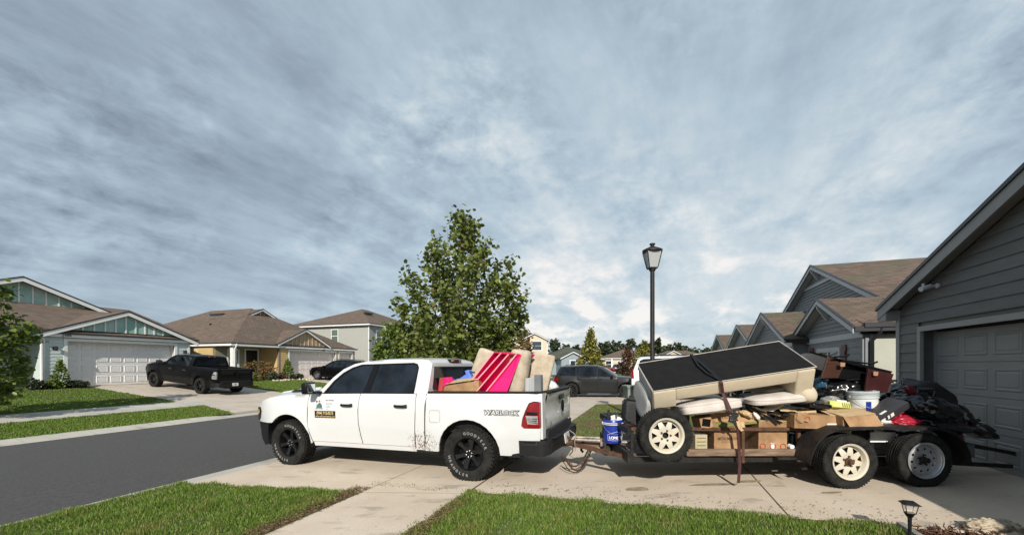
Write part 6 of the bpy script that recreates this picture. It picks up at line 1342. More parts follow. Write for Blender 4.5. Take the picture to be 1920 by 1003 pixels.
bw = bucket('white lidded paint bucket with blue label in the middle of the load', tuple(P(1618, 782, 5.75)), .145, .180, .37, M_wp, mat('grey white ring', (.50, .55, .55), .4), (0, -2, 0), lid=True)
mb = MB(); mb.lathe([(.162, .07), (.172, .24)], n=20, a0=-118, a1=-98); part(mb, 'blue_label', M_bl, bw, 60); mb = MB(); mb.lathe([(.164, .07), (.174, .24)], n=20, a0=-98, a1=-45); part(mb, 'paper_label', mat('paper label'), bw, 60)
t = thing('black_box', 'long black product box with white labels leaning against the white bucket', 'box', tuple(P(1654, 773, 5.5))); t.rotation_euler = (R(12), R(-30), R(4))
mb = MB(); mb.box((0, 0, 0), (.56, .26, .10)); part(mb, 'carton', mat('black printed card', (.03, .03, .034), .45, var=.2, scale=6), t, bevel=.003)
for x, z, w_, h_ in ((-.22, .0, .05, .06), (-.15, .0, .07, .06), (-.06, .01, .03, .05), (-.0, .01, .05, .05)): mb = MB(); mb.box((x, -.132, z), (w_, .003, h_)); part(mb, 'white_label', mat('paper label'), t)
for x in (-.2, -.05): mb = MB(); mb.box((x, -.06, .0515), (.10, .03, .003)); part(mb, 'lid_print', mat('paper label'), t)
t = thing('carton_pack', 'yellow green printed pack lying beside the clear bag', 'pack', tuple(P(1570, 760, 5.6))); t.rotation_euler = (R(-20), R(4), R(-12))
mb = MB(); mb.box((0, 0, 0), (.25, .14, .09)); part(mb, 'carton', mat('yellow green print', (.50, .58, .05), .6, var=.2, scale=9, col2=(.62, .62, .25)), t, bevel=.008)
for i in range(4): mb = MB(); mb.box((.03 + i * .025, -.072, -.005), (.01, .003, .06)); part(mb, 'printed_line', inkd, t)
mb = MB(); mb.box((.03, 0, .05), (.12, .12, .03)); part(mb, 'pack_top', mat('pale yellow card', (.7, .7, .5), .6), t, bevel=.005)
clutter()
# dresser parts, dark tote, curved panel
brn = mat('dark brown veneer', (.052, .022, .014), .35, var=.25, scale=5, stretch=(1, 1, 6)); brd = mat('dark red veneer', (.042, .012, .012), .35, var=.2, scale=5)
t = thing('folded_table', 'dark brown folding table lying tilted across the load with metal legs', 'table', tuple(P(1610, 705, 6.0)))
def quad(a, b, c, d, th=(0, .03, 0)): mb = MB(); mb.slab([a, b, c, d], th); return mb
part(quad(P(1553, 667, 5.8), P(1583, 684, 5.8), P(1572, 708, 5.8), P(1540, 709, 5.8)), 'end_panel', brn, t, world=True, bevel=.004)
part(quad(P(1556, 668, 5.86), P(1674, 696, 5.9), P(1660, 712, 5.9), P(1572, 708, 5.86)), 'underside', M_bglos, t, world=True, bevel=.004)
part(quad(P(1628, 691, 5.75), P(1676, 701, 5.8), P(1664, 735, 5.8), P(1622, 735, 5.75)), 'leg_panel', brd, t, world=True, bevel=.004)
part(quad(P(1556, 667, 5.80), P(1640, 694, 5.82), P(1640, 697, 5.82), P(1556, 670, 5.80), (0, .4, .08)), 'table_edge', M_bglos, t, world=True)
for pts in ([(1565, 669), (1585, 668), (1592, 665)], [(1585, 676), (1632, 682), (1640, 680), (1645, 678)]): mb = MB(); mb.tube([P(x, y, 5.72) for x, y in pts], .013, 8); part(mb, 'metal_leg', M_bglos, t, 50, world=True)
for x, y in ((1580, 683), (1642, 700)): mb = MB(); mb.slab([P(x - 4, y - 4, 5.72), P(x + 5, y - 3, 5.72), P(x + 4, y + 4, 5.72), P(x - 4, y + 4, 5.72)], (0, .01, 0)); part(mb, 'corner_block', mat('raw wood block', (.34, .19, .11), .7), t, world=True)
mb = MB(); mb.slab([P(1503, 664, 6.5), P(1512, 662, 6.5), P(1546, 664, 6.5), P(1554, 668, 6.5), P(1542, 712, 6.5), P(1500, 712, 6.5)], (0, .05, 0)); solo(mb, 'headboard', 'dark grey upright headboard panel behind the right end of the sofa', 'headboard', mat('charcoal panel', (.035, .036, .038), .7), 40, .01)
t = thing('storage_tote', 'black plastic tote with lid above the white bucket', 'bin', tuple(P(1610, 725, 6.05)))
q = P(1620, 724, 6.1); mb = MB(); mb.box(q, (.52, .34, .18)); mb.box(q + Vector((0, 0, .07)), (.56, .38, .025)); part(mb, 'tub', mat('black tote plastic', (.035, .035, .036), .5), t, bevel=.01, world=True)
mb = MB(); mb.box(q + Vector((-.12, 0, .115)), (.86, .42, .035), (0, 3, 0)); mb.box(q + Vector((-.1, 0, .14)), (.7, .3, .02), (0, 3, 0)); part(mb, 'lid', mat('black lid plastic', (.028, .028, .03), .45, bump=.3, bscale=9), t, bevel=.012, world=True)
mb = MB(); mb.slab([P(1565, 736, 5.9), P(1600, 740, 5.85), P(1628, 782, 5.7), P(1612, 786, 5.7)], (0, .02, 0)); solo(mb, 'black_board', 'thin black board leaning diagonally left of the white bucket', 'board', M_bplast)
mb = MB(); mb.slab([P(1700, 793, 5.45), P(1790, 797, 5.45), P(1790, 802, 5.45), P(1660, 801, 5.45)], (0, .2, 0)); solo(mb, 'black_plank', 'dark plank on the rear deck under the red bag', 'plank', M_blks)
# rope and ratchet strap over everything
t = thing('ratchet_strap', 'dark ratchet strap running over the sofa and down past the boxes', 'strap', tuple(P(1385, 790, 5.3)))
def ribbon(pts, w_, m, nm, side=(1, 0, 0), th=.004):
    mb = MB(); s = Vector(side) * w_ / 2; pts = [Vector(p) for p in pts]
    for a, b in zip(pts, pts[1:]): mb.slab([a - s, a + s, b + s, b - s], (0, -th, 0) if abs((b - a).z) > abs((b - a).y) * .8 else (0, 0, th))
    part(mb, nm, m, t, world=True)
dk = mat('dark red webbing', (.055, .014, .014), .7, var=.3, scale=30)
A_, B_ = SF @ Vector((.80, SLy, 0)), SF @ Vector((.865, 0, 0))
up = Vector((0, -.004, .014)); ribbon([A_ + up + Vector((0, .04, -.1)), A_ + up, A_.lerp(B_, .4) + up + Vector((.0, 0, .004)), B_ + up + Vector((0, 0, .006))], .045, M_bplast, 'webbing'); ribbon([A_ + up, A_.lerp(B_, .45) + up + Vector((-.075, 0, .004)), A_.lerp(B_, .72) + up + Vector((-.07, 0, 0)), B_ + up + Vector((-.01, 0, .008))], .03, M_bplast, 'webbing')
ribbon([B_ + up, SF @ Vector((.87, -.025, -.01)), SF @ Vector((.89, -.03, -.16)), P(1371, 772, 5.20)], .045, dk, 'webbing')
ribbon([P(1376, 790, 5.24), P(1383, 806, 5.30), P(1386, 845, 5.34), P(1387, 870, 5.34), P(1384.5, 905, 5.34)], .04, dk, 'webbing')
mb = MB(); q = P(1375, 783, 5.20); mb.box(q, (.09, .03, .14), (0, 18, 0)); mb.tube([q + Vector((-.06, -.01, .03)), q + Vector((.06, -.01, .03))], .016, 8); mb.tube([q + Vector((-.055, -.01, -.03)), q + Vector((.055, -.01, -.03))], .012, 8); mb.box(q + Vector((.0, -.03, .05)), (.07, .012, .06), (25, 18, 0)); part(mb, 'ratchet', mat('dark ratchet steel', (.08, .08, .085), .4, metal=.7), t, 40, bevel=.004, world=True)
# ------------------------------------------------ load in the pickup bed (truck frame)
TM = wm(truck); TI = TM.inverted()
def TP(px, py, yl):                          # world point where the view ray meets the truck's own plane y = yl
    o = TI @ Vector((0, 0, CZ)); d = (TI.to_3x3() @ Vector(((px - CX) / F, 1, (HY - py) / F))); k = (yl - o.y) / d.y; return TM @ (o + d * k)
def tdir(x, y, z): return TM.to_3x3() @ Vector((x, y, z))
mb = MB(); mb.slab([TP(831, 745, -.62), TP(900, 745, -.62), TP(897, 711, -.62), TP(832, 722, -.62)], tdir(0, .5, 0)); t = solo(mb, 'cardboard_box', 'plain cardboard box in the truck bed just behind the cab', 'box', M_card, bevel=.004)
mb = MB(); mb.slab([TP(836, 720, -.66), TP(895, 711, -.66), TP(890, 706, -.3), TP(842, 713, -.3)], (0, 0, .006)); part(mb, 'flap', M_card2, t, world=True)
M_pk = mat('hot pink paint', (.86, .004, .17), .5, var=.05, scale=4); M_pk2 = mat('pale pink edge', (.88, .30, .32), .5, var=.05); M_pk3 = mat('dark pink inner face', (.55, .01, .06), .6, var=.1)
t = thing('shelf_unit', 'hot pink shelf unit tipped diagonally among cushions in the truck bed', 'shelf', tuple(TP(930, 735, -.5)))
edges = [((904, 742), (968, 663)), ((893, 733), (953, 663)), ((890, 716), (939, 661)), ((886, 710), (925.5, 659))]; dv = tdir(.16, .42, .0); 
for i, (b_, a_) in enumerate(edges):
    yl = -.66 + i * .02; p0, p1 = TP(*b_, yl), TP(*a_, yl); dd = (p1 - p0).normalized(); th = dd.cross(dv).normalized() * -.022
    if i == 0: dv0 = tdir(.30, .34, 0)
    mb = MB(); mb.slab([p0, p1, p1 + dv * (1.0 if i else 1), p0 + dv], th); bd = part(mb, 'shelf_board', M_pk, t, world=True)
    mb = MB(); e_ = dv.normalized() * -.004; mb.slab([p0 + e_, p1 + e_, p1 + e_ + th, p0 + e_ + th], dv.normalized() * -.004); part(mb, 'board_edge', M_pk2, bd, world=True)
p0, p1 = TP(904, 742, -.66), TP(968, 663, -.66); mb = MB(); mb.slab([p0 - Vector((0, 0, .05)), p0 + tdir(.36, .04, -.05), p1 + tdir(.06, .05, -.02), p1], tdir(0, .02, 0)); part(mb, 'side_panel', M_pk, t, world=True)
a_, b_ = TP(925.5, 659, -.60), TP(968, 663, -.66); mb = MB(); mb.slab([a_, b_, b_ + dv, a_ + dv], (0, 0, -.02)); part(mb, 'end_board', M_pk3, t, world=True)
a_, b_, c_, d_ = TP(927, 661, -.60) + dv * .5, TP(968, 665, -.66) + dv * .5, TP(904, 742, -.66) + dv * .5, TP(886, 710, -.60) + dv * .5; mb = MB(); mb.slab([a_, b_, c_, d_], tdir(0, .01, 0)); part(mb, 'back_board', M_pk, t, world=True)
Mc = mat('worn beige cushion', (.47, .39, .28), .95, var=.12, scale=9, bump=.4, bscale=90, col2=(.55, .47, .36))
rz = -20.26
def tcush(label, px, py, yl, half, rot, seed, **k): cushion('sofa_cushion', label, tuple(TP(px, py, yl)), half, rot, Mc, (), seed, 'sofa cushions standing in the truck bed', puff=False, **k)
tcush('beige cushion leaning behind the pink shelf unit', 907, 697, .05, (.22, .085, .40), (0, 20, rz), 2, e1=.22, e2=.5)
tcush('thick rounded beige cushion standing between pink shelf and grey box', 971, 704, -.42, (.165, .14, .42), (4, 11, rz - 6), 4, e1=.26, e2=.8)
tcush('flat beige cushion fanned out nearest the tailgate', 1011, 706, -.05, (.19, .07, .40), (0, 14, rz + 14), 7, e1=.16, e2=.5)
t = thing('plastic_cabinet', 'small grey plastic cabinet standing in the bed by the tailgate', 'cabinet', tuple(TP(995, 738, -.66)))
mb = MB(); mb.slab([TP(984, 745, -.70), TP(1002, 745, -.76), TP(1002, 707, -.76), TP(985, 709, -.70)], tdir(.03, .20, 0)); part(mb, 'ribbed_side', mat('pale grey plastic', (.45, .46, .47), .4, var=.2, scale=2, stretch=(30, 30, .2)), t, world=True, bevel=.008)
mb = MB(); mb.slab([TP(1001, 745, -.78), TP(1015, 745, -.70), TP(1014, 702, -.70), TP(1001, 702, -.78)], tdir(.0, .12, 0)); part(mb, 'door', mat('mid grey plastic', (.17, .18, .185), .5), t, world=True, bevel=.012)
bag('small white plastic bag in the bed corner by the tailgate', tuple(TP(1029, 725, .25)), (.17, .15, .12), 21, m=mat('white film'), name='plastic_bag', cat='plastic bag', knot=False, sub=4, wr=.5)
blu_ = mat('blue toy plastic', (.10, .19, .62), .4, var=.05)
t = thing('toy_plane', 'blue plastic folding toy resting on the cardboard box in the bed', 'toy', tuple(TP(865, 708, -.4)))
mb = MB(); mb.slab([TP(856, 713, -.4), TP(862, 717, -.4), TP(884, 706, -.4), TP(878, 698, -.4)], tdir(0, .10, 0)); part(mb, 'frame', blu_, t, world=True, bevel=.006)
mb = MB(); mb.slab([TP(871, 695, -.42), TP(878, 693, -.42), TP(884, 710, -.42), TP(877, 711, -.42)], tdir(0, .12, 0)); part(mb, 'cross_bar', blu_, t, world=True, bevel=.008)
mb = MB(); mb.tube([TP(842, 714, -.4), TP(848, 712, -.4), TP(856, 714, -.4)], .03, 8); mb.tube([TP(880, 697, -.4), TP(890, 698, -.4)], .016, 8); part(mb, 'arm', mat('dark blue plastic', (.02, .04, .25), .4), t, 50, world=True)
t = thing('toy_house', 'pink and red toy frame standing at the cab end of the bed', 'toy', tuple(TP(828, 735, -.55)))
mb = MB(); mb.slab([TP(820, 745, -.66), TP(828, 745, -.66), TP(832, 708, -.66), TP(824, 708, -.66)], tdir(0, .14, 0)); part(mb, 'post', mat('dull red paint', (.42, .05, .05), .5), t, world=True, bevel=.004)
mb = MB(); mb.slab([TP(826, 723, -.64), TP(830, 708, -.64), TP(839, 707, -.64), TP(842, 716, -.64), TP(832, 725, -.64)], tdir(0, .16, 0)); part(mb, 'panel', M_pk, t, world=True, bevel=.004)
# ------------------------------------------------ lamp post, path light, stone
def lamp_post(label, loc, hgt, k=1.):
    t = thing('lamp_post', label, 'street lamp', loc)
    mb = MB(); mb.lathe([(.14 * k, 0), (.14 * k, .12), (.10 * k, .18), (.085 * k, .6), (.062 * k, .65), (.058 * k, hgt - .72), (.085 * k, hgt - .70), (.085 * k, hgt - .66), (.06 * k, hgt - .62)], n=18); part(mb, 'post', M_blks, t, 40)
    mb = MB(); z0, z1 = hgt - .62, hgt - .17; a, b = .115 * k, .20 * k
    mb.bx(-a, a, -a, a, z0 - .03, z0); 
    for sx in (-1, 1):
        for sy in (-1, 1): mb.tube([(sx * a, sy * a, z0), (sx * b, sy * b, z1)], .014, 4)
    mb.lathe([(b * 1.18, z1 - .03), (b * 1.33, z1 - .02), (b * 1.33, z1 + .03), (.08, z1 + .12), (.05, z1 + .14), (.05, z1 + .18), (.075, z1 + .18), (.075, z1 + .21), (.001, z1 + .22)], n=4 * 6); part(mb, 'lantern_frame', M_blks, t, 35)
    mb = MB(); q = [(a, a), (-a, a), (-a, -a), (a, -a)]; Q = [(b, b), (-b, b), (-b, -b), (b, -b)]; s = .93
    for i in range(4): j = (i + 1) % 4; mb.add([(q[i][0] * s, q[i][1] * s, z0), (q[j][0] * s, q[j][1] * s, z0), (Q[j][0] * s, Q[j][1] * s, z1), (Q[i][0] * s, Q[i][1] * s, z1)], [(0, 1, 2, 3)])
    part(mb, 'lantern_glass', mat('frosted lamp glass', (.36, .37, .37), .35, var=.05), t)
lamp_post('tall black lamp post with lantern rising behind the sofa', (3.86, 11.0, .15), 5.02)
lamp_post('distant thin lamp post between the small reddish tree and the near lamp post', (15.5, 51, .1), 4.2)
t = thing('path_light', 'black solar path light with clear panes at the lawn edge in the bottom right', 'lamp', (3.66, 3.68, HXY(3.66, 3.68) + .075), -25); t.scale = (.78, .78, .78)
mb = MB(); mb.tube([(0, 0, -.16), (0, 0, .15), (0, 0, .235)], [.012, .020, .026], 8); mb.lathe([(.028, .19), (.055, .235), (.058, .24)], n=4); part(mb, 'stake', M_bplast, t, 30)
mb = MB(); z0, z1 = .24, .345; a, b = .040, .058
for sx in (-1, 1):
    for sy in (-1, 1): mb.tube([(sx * a, sy * a, z0), (sx * b, sy * b, z1)], .0045, 4)
for z, q in ((z0, a), (z1, b)):
    for s in (-1, 1): mb.tube([(-q, s * q, z), (q, s * q, z)], .0045, 4); mb.tube([(s * q, -q, z), (s * q, q, z)], .0045, 4)
part(mb, 'lantern_frame', M_bplast, t)
mb = MB(); mb.add([(-.085, -.085, .345), (.085, -.085, .345), (.085, .085, .345), (-.085, .085, .345), (-.045, -.045, .375), (.045, -.045, .375), (.045, .045, .375), (-.045, .045, .375)], [(0, 1, 2, 3), (0, 1, 5, 4), (1, 2, 6, 5), (2, 3, 7, 6), (3, 0, 4, 7), (4, 5, 6, 7)]); part(mb, 'hood', M_bplast, t, bevel=.003)
mg = bpy.data.materials.new('clear pane'); mg.use_nodes = True; _p = mg.node_tree.nodes['Principled BSDF']; _p.inputs['Alpha'].default_value = .25; _p.inputs['Base Color'].default_value = (.75, .7, .6, 1); _p.inputs['Roughness'].default_value = .1
mb = MB(); s = .95
for i in range(4):
    q = [(a, a), (-a, a), (-a, -a), (a, -a)]; Q = [(b, b), (-b, b), (-b, -b), (b, -b)]; j = (i + 1) % 4; mb.add([(q[i][0] * s, q[i][1] * s, z0), (q[j][0] * s, q[j][1] * s, z0), (Q[j][0] * s, Q[j][1] * s, z1), (Q[i][0] * s, Q[i][1] * s, z1)], [(0, 1, 2, 3)])
part(mb, 'pane', mg, t)
def rock(label, c, sc, seed, m, rz=0):
    bm = bmesh.new(); bmesh.ops.create_icosphere(bm, subdivisions=5, radius=1); o_ = Vector((seed, seed * 2, 0))
    for v in bm.verts:
        d = v.co.normalized(); k = 1 + noise.noise(d * 1.6 + o_) * .35 + abs(noise.noise(d * 4 + o_)) * -.35 + noise.noise(d * 11 + o_) * .08 + noise.noise(d * 26 + o_) * .03; q = d * k; v.co = Matrix.Rotation(R(rz), 3, 'Z') @ Vector((q.x * sc[0], q.y * sc[1], q.z * sc[2] + sc[2] * .5))
    me = bpy.data.meshes.new('rock'); bm.to_mesh(me); bm.free(); me.materials.append(m); me.polygons.foreach_set('use_smooth', [True] * len(me.polygons))
    o = bpy.data.objects.new('rock', me); COL.objects.link(o); o.location = c; o['label'] = label; o['category'] = 'rock'
M_rock = mat('pitted limestone', (.62, .52, .38), .9, var=.3, scale=9, bump=1, bscale=30, col2=(.20, .13, .08), lo=.5, hi=.62)
rock('pale pitted limestone rock on the mulch at the bottom right edge', (4.60, 3.83, HXY(4.6, 3.83) - .01), (.25, .13, .09), 3, M_rock, -12)
rock('smaller pale rock in front of the limestone at the bottom right', (4.62, 3.66, HXY(4.6, 3.7) - .02), (.16, .08, .05), 5, M_rock, -20)
mb = MB()
for i in range(7): v0 = 5.03 - i * .30; mb.slab([UV(2.28, v0, .28), UV(2.34, v0, .28), UV(2.34, v0 - .292, .28), UV(2.28, v0 - .292, .28)], (0, 0, .045))
solo(mb, 'garden_edging', 'low grey edging strip between lawn and mulch bed', 'edging', mat('grey edging', (.24, .23, .20), .85, var=.2, scale=12), bevel=.004)
# ------------------------------------------------ vegetation
def np_mesh(name, V, FC, nper, m, smooth=False):
    me = bpy.data.meshes.new(name); n = len(V); k = len(FC)
    me.vertices.add(n); me.vertices.foreach_set('co', V.astype(np.float32).ravel()); me.loops.add(k * nper); me.loops.foreach_set('vertex_index', FC.astype(np.int32).ravel())
    me.polygons.add(k); me.polygons.foreach_set('loop_start', np.arange(0, k * nper, nper, dtype=np.int32)); me.polygons.foreach_set('loop_total', np.full(k, nper, dtype=np.int32))
    me.materials.append(m); me.update(calc_edges=True); me.validate(); return me
def leaves(C, size, m, name='crown', aspect=.75, up=.35, rng=RNG, droop=.0):
    n = len(C); sz = size * rng.uniform(.65, 1.25, n); d = rng.normal(size=(n, 3)); d[:, 2] = d[:, 2] * .6 - droop; d /= np.linalg.norm(d, axis=1)[:, None]
    nr = rng.normal(size=(n, 3)); nr[:, 2] += up * 3; s = np.cross(d, nr); s /= np.linalg.norm(s, axis=1)[:, None]; nn_ = np.cross(s, d)
    tp_ = np.array([(0, 0, 0), (.3, .5, .08), (.75, .42, .06), (1, 0, -.05), (.75, -.42, .06), (.3, -.5, .08)])
    V = C[:, None, :] + sz[:, None, None] * (tp_[None, :, 0:1] * d[:, None, :] + aspect * tp_[None, :, 1:2] * s[:, None, :] + tp_[None, :, 2:3] * nn_[:, None, :])
    b = np.arange(n)[:, None] * 6; F_ = np.concatenate([b + np.array([[0, 1, 2, 3]]), b + np.array([[0, 3, 4, 5]])], 1).reshape(-1, 4)
    return np_mesh(name, V.reshape(-1, 3), F_, 4, m)
M_bark = mat('bark', (.14, .11, .085), .9, var=.3, scale=10, bump=.6, bscale=40)
L_syc = leaf_mat('sycamore leaf', (.075, .105, .020), (.21, .25, .06), .3, .4, dead=((.17, .12, .05), .015))
L_grn = leaf_mat('green leaf', (.070, .115, .018), (.19, .25, .05), .32, .4)
L_yel = leaf_mat('yellowing leaf', (.10, .13, .02), (.32, .27, .05), .3)
L_aut = leaf_mat('autumn leaf', (.10, .09, .03), (.25, .14, .05), .3)
L_red = leaf_mat('reddish leaf', (.05, .04, .02), (.16, .07, .045), .25)
L_drk = leaf_mat('pine foliage', (.030, .045, .022), (.075, .095, .045), .15)
L_shr = leaf_mat('orange shrub leaf', (.06, .08, .02), (.30, .13, .05), .25)
def tree(label, loc, hgt, rad, lm, n_leaf, size, seed, vr=(.72, 1.15), nb=34, base=.18, prof=None, asc=48, group=None, trunk=.06, name='tree', cat='tree', spread=.16, low=False):
    rg = np.random.default_rng(seed); t = thing(name, label, cat, loc, 0, group)
    prof = prof or [(0, .75), (.25, 1), (.5, .85), (.75, .5), (1, .12)]
    mb = MB(); tr = [Vector((0.03 * math.sin(i * 1.7 + seed) * i / 4, .03 * math.cos(i * 2.1 + seed) * i / 4, hgt * .97 * i / 8)) for i in range(9)]
    mb.tube(tr, [trunk * (1 - .85 * i / 8) + .006 for i in range(9)], 8); cs = []; wt = []
    for b in range(nb):
        f = (b + .5) / nb; z = hgt * (base + (1 - base) * f); L_ = rad * interp(f, prof) * rg.uniform(*vr); a = b * 2.399 + rg.uniform(-.3, .3); el = R(asc + 25 * f + rg.uniform(-10, 10))
        p0 = Vector((0, 0, max(hgt * base * .6, z - L_ * math.tan(el) * .75))); p1 = Vector((math.cos(a) * L_, math.sin(a) * L_, min(hgt * 1.0, z + L_ * .15)))
        mid = p0.lerp(p1, .5) + Vector((math.cos(a), math.sin(a), 0)) * L_ * .12
        if not low: mb.tube([p0, mid, p1], [trunk * .32 * (1 - f * .6), trunk * .2 * (1 - f * .6), .004], 5)
        k = max(3, int(n_leaf / nb * (L_ / rad + .25) * .9)); tt = rg.beta(1.9, 1.15, k); q = np.array([(p0.lerp(mid, s_ * 2) if s_ < .5 else mid.lerp(p1, s_ * 2 - 1))[:] for s_ in tt])
        q += rg.normal(size=(k, 3)) * np.array([1, 1, .8]) * (spread * rad * (.35 + .5 * (1 - np.abs(tt - .45) * 1.2)))[:, None]; cs.append(q)
        for j in range(3):
            s_ = rg.uniform(.35, .85); o = mid.lerp(p1, s_); e_ = o + Vector((rg.normal() * .22, rg.normal() * .22, rg.uniform(.05, .3))) * rad * .55
            if not low: mb.tube([o, e_], [.008, .003], 4)
            kk = max(2, k // 8); u_ = rg.uniform(.1, 1.1, kk)[:, None]; cs.append(np.array(o)[None] * (1 - u_) + np.array(e_)[None] * u_ + rg.normal(size=(kk, 3)) * .06 * rad)
    part(mb, 'trunk', M_bark, t, 60, weld=False)
    C = np.concatenate(cs); C = C[C[:, 2] > hgt * base * .5]; part(leaves(C, size, lm, rng=rg), 'crown', None, t)
    return t
def put(px, Y, sink=0): x = (px - CX) / F * Y; return (x, Y, HXY(x, Y) - sink)
tree('tall green sycamore tree standing behind the cab of the white pickup', put(866, 12.2), 6.4, 1.98, L_syc, 10500, .14, 3, vr=(.75, 1.2), nb=60, base=.20, prof=[(0, .72), (.2, .78), (.4, .90), (.5, .92), (.65, .74), (.82, .42), (1, .07)], trunk=.09, spread=.075, asc=54)
tree('low bushy green tree just left of the tall sycamore', put(742, 17.5), 3.75, 1.25, L_grn, 4200, .16, 5, nb=34, base=.08, prof=[(0, .95), (.4, 1), (.75, .75), (1, .2)], spread=.2)
tree('dark bushy tree filling the gap behind the tall sycamore', put(812, 19.5), 4.0, 1.7, L_syc, 4200, .18, 6, nb=34, base=.08, prof=[(0, .95), (.4, 1), (.75, .8), (1, .3)], spread=.2)
tree('rounded green tree behind the right side of the tall sycamore', put(915, 20), 4.1, 1.7, L_grn, 3800, .18, 7, nb=34, base=.08, prof=[(0, .95), (.4, 1), (.75, .8), (1, .3)], spread=.2)
tree('small autumn coloured tree right of the tall sycamore', put(980, 24), 3.9, 1.1, L_aut, 2200, .16, 8, nb=24, base=.12)
tree('leafy young tree cropped by the left edge of the photo', put(-52, 11.6), 4.6, 1.3, L_grn, 3600, .16, 11, vr=(.6, 1.2), nb=40, base=.10, prof=[(0, .9), (.3, 1), (.55, .85), (.8, .5), (1, .15)], spread=.14, asc=35)
tree('pointed yellow green tree behind the dark SUV', put(1107, 40), 5.3, 1.6, L_yel, 4200, .22, 13, nb=40, base=.10, prof=[(0, .95), (.25, 1), (.5, .6), (.75, .3), (1, .06)], spread=.14)
tree('small reddish tree between the red car and the lamp post', put(1176, 50), 4.0, 1.1, L_red, 1800, .22, 14, nb=24, base=.15, prof=[(0, .8), (.3, 1), (.6, .6), (1, .1)])
tree('yellow green tree just left of the near lamp post', put(1208, 55), 5.0, 1.5, L_yel, 2000, .26, 15, nb=24, base=.2)
rg = np.random.default_rng(5); i = 0
NEAR = ['the pointed yellow green tree', 'the left end of the left clump', 'the middle of the left clump', 'the right end of the left clump', 'the clump above the reddish tree', 'the foot of the yellow tree', 'the top of the yellow tree by the lamp', 'the left side of the near lamp post', 'the right side of the near lamp post', 'the gap just right of the lamp post', 'the left half above the yellow tan gable', 'the right half above the yellow tan gable', 'the right end of the tan roof', 'the left of the white gable top', 'the right of the white gable top', 'the left side above the green grey roof', 'the top of the green grey roof', 'the right side above the green grey roof', 'the gap before the white gable', 'the left of the grey house roofs']
for px, py, w_ in ((1130, 641, 14), (1143, 637, 18), (1158, 639, 16), (1172, 643, 14), (1182, 632, 14), (1196, 646, 12), (1206, 643, 16), (1218, 640, 12), (1232, 636, 8), (1240, 650, 12), (1252, 647, 14), (1268, 643, 20), (1283, 650, 12), (1322, 653, 12), (1334, 654, 10), (1040, 640, 12), (1062, 648, 14), (1080, 649, 12), (1300, 655, 14), (1358, 656, 14)):
    Y = 135 + rg.uniform(-15, 15); k = Y / F; hg = 1.6 + (HY - py) * k; kind = i % 3
    tree(('tall ragged pine', 'dark rounded tree', 'loose open crowned tree')[kind] + ' on the skyline by ' + NEAR[i], put(px, Y), hg, w_ * k * .62, L_drk, 420, .85, 40 + i, nb=14, base=(.62, .35, .5)[kind], prof=[(0, .6), (.4, 1), (.8, .9), (1, .5)], group='trees on the skyline beyond the roofs', trunk=.22, spread=.22); i += 1
def wood_line():
    C = []
    for k in range(150):
        px = 860 + k * 4.2; Y = 165; x = (px - CX) / F * Y; n = 26; C.append(np.array([x, Y, 3.5]) + rg.normal(size=(n, 3)) * np.array([2.2, 3, 2.0 + 1.4 * math.sin(k * .7) * .5]))
    o = bpy.data.objects.new('far_wood', leaves(np.concatenate(C), 1.5, L_drk, 'far_wood')); COL.objects.link(o); o['kind'] = 'stuff'; o['label'] = 'dark line of far woods along the horizon'; o['category'] = 'woods'
wood_line()
def shrub(label, loc, w_, h_, lm, n, size, seed, group=None, cone=False):
    rg2 = np.random.default_rng(seed); t = thing('shrub', label, 'shrub', loc, 0, group); d = rg2.normal(size=(n, 3)); d /= np.linalg.norm(d, axis=1)[:, None]; r = rg2.uniform(.3, 1, n) ** .5
    C = d * r[:, None] * np.array([w_ / 2, w_ / 2, h_ / 2]); C[:, 2] += h_ / 2
    if cone: f = 1 - C[:, 2] / h_ * .85; C[:, 0] *= f * 1.25; C[:, 1] *= f * 1.25
    part(leaves(C, size, lm, 'foliage', rng=rg2, up=.1), 'foliage', None, t); mb = MB()
    for k in range(4): mb.tube([(0, 0, -.02), (rg2.normal() * w_ * .15, rg2.normal() * w_ * .15, h_ * .6)], [.014, .005], 4)
    part(mb, 'stem', M_bark, t); return t
u0 = -25.2
for (px, v_, w_, h_, lm, lab, cone) in ((113, 10.4, .75, 1.35, L_grn, 'narrow young shrub against the white garage corner', True), (62, 9.4, .8, .45, L_drk, 'low dark bush at the porch of the teal house', False), (100, 10.0, .55, .35, L_grn, 'small light bush beside the narrow shrub', False), (143, 11.0, .8, .35, L_drk, 'low dark bush at the left of the garage door', False)):
    z = .85; X_ = (px - CX) / F; Yv = -u0 / -(X_ * .943 - .333) if False else u0 / (X_ * .943 - .333); shrub(lab, (X_ * Yv, Yv, H(u0)), w_, h_, lm, 500, .10, int(px), cone=cone)
for j, (px, u_, w_, h_, lm, lab, cone) in enumerate(((486, -26.2, 2.2, 1.35, L_shr, 'big orange brown shrub in front of the tan porch', False), (503, -25.6, 1.0, .7, L_shr, 'smaller orange shrub at the right of the big one', False), (471, -25.2, .9, .6, L_yel, 'yellowish low shrub behind the black pickup tailgate', False), (513, -25.0, .8, .5, L_drk, 'dark round bush left of the garage of the tan house', False), (527, -25.0, .9, .45, L_red, 'reddish low bush by the garage corner', False), (539, -25.6, .9, 1.5, L_grn, 'upright young shrub before the pinkish garage door', True), (551, -24.9, .45, .4, L_drk, 'small ball shaped bush left of the pair by the crossover', False), (561, -24.9, .5, .42, L_drk, 'small ball shaped bush nearest the crossover', False))):
    X_ = (px - CX) / F; Yv = u_ / (X_ * .943 - .333); shrub(lab, (X_ * Yv, Yv, H(u_)), w_, h_, lm, 700, .12, 90 + j, cone=cone)
mb = MB(); mb.bx(-.8, 2.2, 0, .9, 0, .06); 
